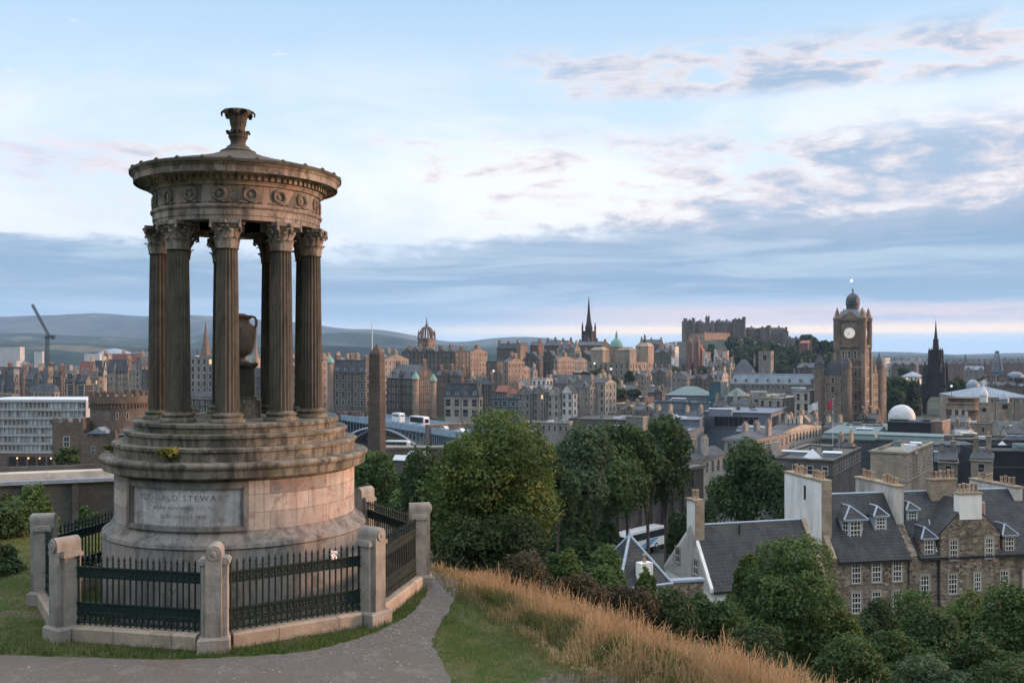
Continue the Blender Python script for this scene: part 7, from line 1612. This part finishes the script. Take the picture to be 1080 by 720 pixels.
sh_ = dry[~h1][:40000]; tag(link('seeding_grass', blades('seeding_grass', sh_, .34, .66, .013, grassmat('seed_heads', (0.20, 0.135, 0.075), (0.40, 0.255, 0.13), (0.50, 0.34, 0.19), 1.2), hscale=(ramp * np.clip(.85 + .6 * c2, .3, 1.5))[~h1][:40000], seed=4, lean=.4, seedhead=True, clump=True)), kind='stuff')
wd = pt[(db > .2) & (d_c < 3) & (cl < -.12) & (px_ < 1100) & (px_ > 430)][:16000]
tag(link('weed_grass', blades('weed_grass', wd, .10, .30, .016, grassmat('weed_blades', (0.03, 0.06, 0.012), (0.06, 0.10, 0.022), (0.13, 0.14, 0.045)), seed=6, lean=.5)), kind='stuff')
gr = pt[(db > -.3) & (d_c < 9) & (px_ < 1150) & (px_ > 420)][:50000]
tag(link('undergrowth_grass', blades('undergrowth_grass', gr, .05, .2, .014, grassmat('under_blades', (0.05, 0.07, 0.02), (0.10, 0.105, 0.035), (0.20, 0.16, 0.07)), seed=5)), kind='stuff')

# loose stones on the gravel
np_ = 900; q_ = rng.integers(0, 132, np_); f_ = rng.random(np_); sp = U_[q_] + (L_[q_] - U_[q_]) * f_[:, None]; sr = rng.uniform(.008, .03, np_) ** 1.0; sz = ground_z(sp[:, 0], sp[:, 1]) + .012
oct_ = np.array([(1, 0, 0), (0, 1, 0), (-1, 0, 0), (0, -1, 0), (0, 0, .7), (0, 0, -.7)]); V = np.concatenate([sp, sz[:, None]], 1)[:, None, :] + oct_[None] * sr[:, None, None] * rng.uniform(.6, 1.3, (np_, 6, 1))
tri = np.array([(0, 1, 4), (1, 2, 4), (2, 3, 4), (3, 0, 4), (1, 0, 5), (2, 1, 5), (3, 2, 5), (0, 3, 5)]); T = (np.arange(np_) * 6)[:, None, None] + tri[None]
tag(link('loose_stones', fast_mesh('loose_stones', V.reshape(-1, 3), T.reshape(-1, 3), pmat('grey_stones', (0.16, 0.15, 0.14), (0.30, 0.28, 0.26), 3, .9, var=0), 3)), kind='stuff')

# ------------------------------------------------------------------ vehicles, people, flags, lamps
M_wht = pmat('white_coachwork', (0.62, 0.64, 0.66), (0.68, 0.69, 0.70), .3, .3, var=0, spec=.5); M_tyre = pmat('tyre_rubber', (0.015, 0.015, 0.016), (0.025, 0.025, 0.025), 3, .8, var=0)
M_blu = pmat('blue_swoosh', (0.12, 0.28, 0.42), (0.16, 0.34, 0.5), .6, .35, var=0); M_veh = pmat('vehicle_glass', (0.012, 0.014, 0.018), (0.02, 0.022, 0.026), 1, .06, var=0, spec=.7)
def coach(label, loc, rz, ln=12.0, hgt=3.4, body=None, stripe=True, name='coach', cat='coach', low=.42, wtop=.87):
    t = thing(name, label, cat, loc, rz); w_ = 1.25; body = body or M_wht
    prof = [(-ln / 2, .35), (-ln / 2 + .1, hgt - .5), (-ln / 2 + .5, hgt - .08), (-ln / 2 + 1.2, hgt), (ln / 2 - .8, hgt), (ln / 2 - .15, hgt - .3), (ln / 2, hgt - .8), (ln / 2, .35)]
    m = MB(); m.prism([(x_, -w_, z_) for x_, z_ in prof], (0, 2 * w_, 0)); me = m.mesh('body', body)
    bm = bmesh.new(); bm.from_mesh(me); bmesh.ops.bevel(bm, geom=[e for e in bm.edges], offset=.07, segments=2, affect='EDGES'); bm.to_mesh(me); bm.free(); smooth_mesh(me, 35); link('body', me, t)
    z0, z1 = hgt * (1 - low) - .15, hgt * wtop
    for sg in (-1, 1):
        MB().box(-ln / 2 + .7, ln / 2 - .9, sg * (w_ + .012) - .012, sg * (w_ + .012) + .012, z0, z1).build('side_windows', M_veh, t)
        if stripe: MB().prism([(-ln * .30, sg * (w_ + .004), .5), (ln * .05, sg * (w_ + .004), .5), (ln * .30, sg * (w_ + .004), z0 - .1), (ln * .12, sg * (w_ + .004), z0 - .1)], (0, sg * .012, 0)).build('side_stripe', M_blu, t)
    MB().prism([(-ln / 2 - .03, -1.1, z0 - .35), (-ln / 2 - .03, 1.1, z0 - .35), (-ln / 2 + .06, 1.1, hgt - .55), (-ln / 2 + .06, -1.1, hgt - .55)], (-.02, 0, 0)).build('windscreen', M_veh, t)
    MB().box(ln / 2 + .002, ln / 2 + .03, -.9, .9, z0 + .1, hgt - .9).build('rear_window', M_veh, t)
    for x_ in (-ln / 2 + ln * .22, ln / 2 - ln * .27):
        for sg in (-1, 1):
            wv = MB().tube((x_, sg * (w_ - .28), .48), (x_, sg * (w_ + .02), .48), .48, None, 20).build('wheel', M_tyre, t, smooth=35); MB().tube((x_, sg * (w_ + .021), .48), (x_, sg * (w_ + .04), .48), .25, .22, 14).build('rim', M_frame, wv)
    for sg in (-1, 1): MB().ball((-ln / 2 - .01, sg * .85, .8), (.06, .18, .12), 8, 6).build('headlight', M_frame, t)
    return t
p = P(676, 579, 164); coach('white coach with blue swooshes parked below the ribbed wall', (p.x, p.y, p.z), R(47), 12.5, 3.6)
def on_bridge(px, off=7.0):
    s_ = s_of(px); return Vector((p0.x + s_ * math.cos(azb) - off * math.sin(azb), p0.y + s_ * math.sin(azb) + off * math.cos(azb), p0.z + slope * s_ - 1.1)), azb
P0B = p0
p0 = P(336, 433.5, 452)
v, a = on_bridge(433, 4.0); coach('white and dark single-decker bus crossing the blue bridge right of the obelisk', v + Vector((0, 0, .35)), a, 12, 4.0, name='city_bus', cat='bus', low=.6, wtop=.9)
v, a = on_bridge(409, 5); coach('white box van on the blue bridge beside the obelisk', v + Vector((0, 0, .3)), a, 7, 4.2, name='box_van', cat='van', stripe=False, low=.3, wtop=.8)
p = P(419, 474, 330); coach('white bus on the low road seen under the bridge arch', (p.x, p.y, p.z), R(-8), 9, 3.2, name='city_bus', cat='bus', stripe=False)
p = P(420, 480, 322); t = thing('viaduct_wall', 'brown stone wall under the white bus below the bridge arch', 'wall', (p.x, p.y, -44), R(2)); MB().box(-9, 15, 0, 5, 0, p.z + 44 + 2.2).build('masonry', WM['brown'], t); MB().box(-9.2, 15.2, -.3, 5.2, p.z + 46.202, p.z + 46.8).build('coping', WM['tan'], t)
for lb, px, yt, yb, Y, w2 in (('left pale pitched shed roof below the viaduct wall', 422, 482, 500, 270, 7), ('right pale pitched shed roof below the viaduct wall', 441, 478, 500, 262, 11)):
    B(lb, px - w2, px + w2 * .7, px + w2, yt + 3, yb, Y, 'gx', 4, 'dark', 'white', phi=20, wins=False, name='shed')
for i, (px, off) in enumerate(((459, 4), (468, 8), (476, 4), (490, 5))):
    v, a = on_bridge(px, off); t = thing('parked_car', ['silver hatchback first behind the bus on the blue bridge', 'dark car in the far lane of the blue bridge', 'pale car in the near lane past the bridge pier', 'dark car at the right end of the blue bridge'][i], 'car', v + Vector((0, 0, .3)), a)
    bd = [M_frame, WM['black'], M_wht, WM['slate']][i]; m = MB(); m.prism([(-2.1, -.85, .3), (-2.15, -.85, .8), (-1.2, -.85, .95), (-.6, -.85, 1.45), (1.1, -.85, 1.45), (1.9, -.85, .95), (2.1, -.85, .85), (2.1, -.85, .3)], (0, 1.7, 0)); m.build('body', bd, t)
    for sg in (-1, 1): MB().prism([(-1.05, sg * .862, .98), (-.55, sg * .862, 1.38), (1.05, sg * .862, 1.38), (1.6, sg * .862, .98)], (0, sg * .01, 0)).build('side_windows', M_veh, t)
    for x_ in (-1.3, 1.3):
        for sg in (-1, 1): MB().tube((x_, sg * .7, .32), (x_, sg * .88, .32), .32, None, 14).build('wheel', M_tyre, t)
# pedestrians on the bridge pavement
def person_mesh(seed, walk):
    me = bpy.data.meshes.new('person'); r = random.Random(seed); st = .22 if walk else .04
    pts = [(0, 0, .92), (0, .0, 1.15), (0, 0, 1.38), (0, 0, 1.5), (0, .02, 1.63), (-.09, st * .3, .5), (-.1, -st, .06), (-.1, -st + .14, .03), (.09, -st * .3, .5), (.1, st, .06), (.1, st + .14, .03), (-.2, 0, 1.36), (-.26, -.05, 1.08), (-.25, .06, .84), (.2, 0, 1.36), (.26, .05, 1.08), (.25, .12, .84)]
    ed = [(0, 1), (1, 2), (2, 3), (3, 4), (0, 5), (5, 6), (6, 7), (0, 8), (8, 9), (9, 10), (2, 11), (11, 12), (12, 13), (2, 14), (14, 15), (15, 16)]
    rd_ = [.16, .14, .15, .06, .11, .085, .05, .04, .085, .05, .04, .06, .05, .035, .06, .05, .035]
    me.from_pydata(pts, ed, []); o = bpy.data.objects.new('t', me); COL.objects.link(o); md = o.modifiers.new('s', 'SKIN'); sv = me.skin_vertices[0].data
    for v_, q in zip(sv, rd_): v_.radius = (q, q)
    sv[0].use_root = True; o.modifiers.new('u', 'SUBSURF').levels = 1
    dg = bpy.context.evaluated_depsgraph_get(); out = bpy.data.meshes.new_from_object(o.evaluated_get(dg)); bpy.data.objects.remove(o); return out
coats = [pmat('coat_' + n, c, None, 4, .9, var=0) for n, c in (('navy', (0.02, 0.025, 0.05)), ('black', (0.012, 0.012, 0.014)), ('red', (0.25, 0.03, 0.03)), ('beige', (0.35, 0.28, 0.2)))]
pm2 = [person_mesh(i, i % 2) for i in range(4)]
for i, me in enumerate(pm2): me.materials.clear(); me.materials.append(coats[i])
lbs = ['person in a navy coat walking on the bridge pavement left of the obelisk', 'person in black standing on the bridge pavement left of the obelisk', 'person in a red coat walking on the bridge pavement', 'person in a beige coat standing on the bridge pavement']
grp = ['navy-coated walkers on the bridge', 'black-clad people on the bridge', 'red-coated walkers on the bridge', 'beige-coated people on the bridge']
for i, px in enumerate((357, 360, 364, 367, 371, 374, 377, 381, 384, 388, 392, 358.5, 365.5, 379)):
    v, a = on_bridge(px, 1.2 + (i % 3) * .8); k_ = (i * 3) % 4 if i not in (4, 9) else 2
    o = link('person', pm2[k_], None, v + Vector((0, 0, 1.05)), a + (1.57 if i % 2 else -1.57)); o.scale = (1.25, 1.25, 1.08); tag(o, lbs[k_], 'person', grp[k_])

def flagpole(label, px, py_t, py_b, Y, fl=None, fcol=None, fw=8, fh=6, side=-1, cat='flagpole', name='flagpole', r_=.1):
    q = Y / 1000; p = P(px, py_b, Y); H = (py_b - py_t) * q; t = thing(name, label, cat, p)
    MB().tube((0, 0, 0), (0, 0, H), r_, r_ * .6, 8).build('pole', M_frame, t); MB().ball((0, 0, H + r_), r_ * 1.6, 8, 6).build('finial', M_frame, t)
    if fl:
        nx, ny = 10, 6; m = MB(); vs = []
        for i in range(nx + 1):
            for j in range(ny + 1):
                u = i / nx; vs.append((side * (.1 + u * fw * q * .92), .35 * math.sin(u * 7 + j * .4) * u + .1, H - .15 - j / ny * fh * q - .9 * u * u + .12 * math.sin(u * 6)))
        b = m.pts(vs); b2 = m.pts([(x_, y_ + .02, z_) for x_, y_, z_ in vs])
        for i in range(nx):
            for j in range(ny):
                k_ = i * (ny + 1) + j; f = (k_, k_ + ny + 1, k_ + ny + 2, k_ + 1); m.face([b + g for g in f]); m.face([b2 + g for g in f[::-1]])
        m.build('flag', pmat(fl, fcol, None, 1, .9, var=0), t, smooth=True)
    return t
flagpole('white flag on a tall pole in front of the grand hotel', 862.5, 424, 458, 330, 'white_flag', (0.62, 0.64, 0.66), 10, 8)
flagpole('red flag with a pale edge on a tall pole below the clock tower', 878.5, 420, 474, 300, 'red_flag', (0.42, 0.06, 0.09), 6, 10)
flagpole('white flag drooping on a pole left of the castle', 708, 376, 412, 520, 'white_flag', (0.62, 0.64, 0.66), 3.5, 8, 1)
flagpole('tall bare white mast behind the obelisk', 392.5, 343, 380, 620, r_=.45)
flagpole('white flag on a pole above the pale lead roof at right', 1040.5, 400, 424, 470, 'white_flag', (0.62, 0.64, 0.66), 8, 5)
for lb, px, yt, yb, Y in (('globe street lamp in front of the tree clump on the ridge', 644.5, 390, 412, 480), ('globe street lamp among the park trees at right', 1003.5, 408, 424, 500), ('globe lamp standing among the dark central tenements', 520.5, 392, 412, 520), ('globe lamp on the skyline left of the green dome', 627, 384, 396, 560)):
    q = Y / 1000; p = P(px, yb, Y); H = (yb - yt) * q; t = thing('street_lamp', lb, 'street lamp', p)
    MB().tube((0, 0, -2), (0, 0, H), .14, .09, 8).build('post', WM['black'], t); MB().ball((0, 0, H + .5), .62, 10, 8).build('globe', emat('lamp_globe', (1, .97, .92), .85), t)
# rooftop odds and ends
for lb, px, yb, Y, w2, h2 in (('white pyramid skylight on the low lead and glass roof', 857, 482, 215, 8, 9), ('triangular grey skylight behind the black-clad wall', 1057, 474, 252, 8, 9)):
    q = Y / 1000; p = P(px, yb, Y); t = thing('roof_skylight', lb, 'skylight', p, .4); MB().frustum(-w2 * q, w2 * q, -w2 * q, w2 * q, -.5, -.05, .05, -.05, .05, h2 * q).build('glazing', RM['white'], t); MB().box(-w2 * q - .2, w2 * q + .2, -w2 * q - .2, w2 * q + .2, -1.2, -.502).build('kerb', RM['lead'], t)
for i, (lb, px, yb, Y, w2, d2, h2) in enumerate((('long grey ventilation box on the low lead and glass roof', 842, 480, 222, 16, 3, 4), ('sloped glass roof light right of the white pyramid skylight', 878, 482, 218, 9, 4, 5), ('pale plant box on the dull green flat roof', 912, 457, 328, 8, 3, 5), ('small lit roof light on the dull green roof', 951, 470, 300, 3, 2, 3), ('blue roof light left on the slate mansard', 988, 482, 224, 3, 2, 6), ('blue roof light right on the slate mansard', 998, 483, 224, 3, 2, 6), ('grey plant box on the long office roof', 760, 436, 384, 12, 4, 5), ('pale lift house on the tan sandstone block', 800, 419, 474, 8, 4, 6), ('grey box on the mall roof by the flagpole', 716, 425, 424, 7, 4, 5), ('dark plant box on the columned post office', 842, 414, 452, 7, 4, 5), ('cream lift house on the ashlar block', 966, 474, 184, 5, 3, 7))):
    q = Y / 1000; p = P(px, yb, Y); t = thing('roof_plant', lb, 'roof box', p, -.35); MB().box(-w2 * q, w2 * q, -d2 / 2, d2 / 2, -1, h2 * q).build('casing', RM['lead'] if i not in (7, 10) else WM['cream'], t); MB().box(-w2 * q - .12, w2 * q + .12, -d2 / 2 - .12, d2 / 2 + .12, h2 * q + .002, h2 * q + .15).build('lid', RM['white'], t)
# the moon, low over the clock tower, beyond the haze
p = P(898, 296, 50000); MB().ball((0, 0, 0), 88, 24, 14).build('moon', emat('moonlight', (0.95, 0.97, 1.0), 0.95), None, p, smooth=True)['kind'] = 'structure'

# ------------------------------------------------------------------ evening haze over the town
hzm = bpy.data.materials.new('evening_haze'); hzm.use_nodes = True; t_ = NT(hzm.node_tree)
pv = t_.n('ShaderNodeVolumePrincipled'); pv.inputs['Color'].default_value = (0.40, 0.66, 1.0, 1); pv.inputs['Density'].default_value = 5.5e-5; pv.inputs['Anisotropy'].default_value = 0.0
o_ = t_.n('ShaderNodeOutputMaterial'); hzm.node_tree.links.new(pv.outputs[0], o_.inputs['Volume'])
hzm.cycles.homogeneous_volume = True
tag(MB().box(-12000, 12000, -12000, 12000, -66, 470).build('haze', hzm), kind='stuff')
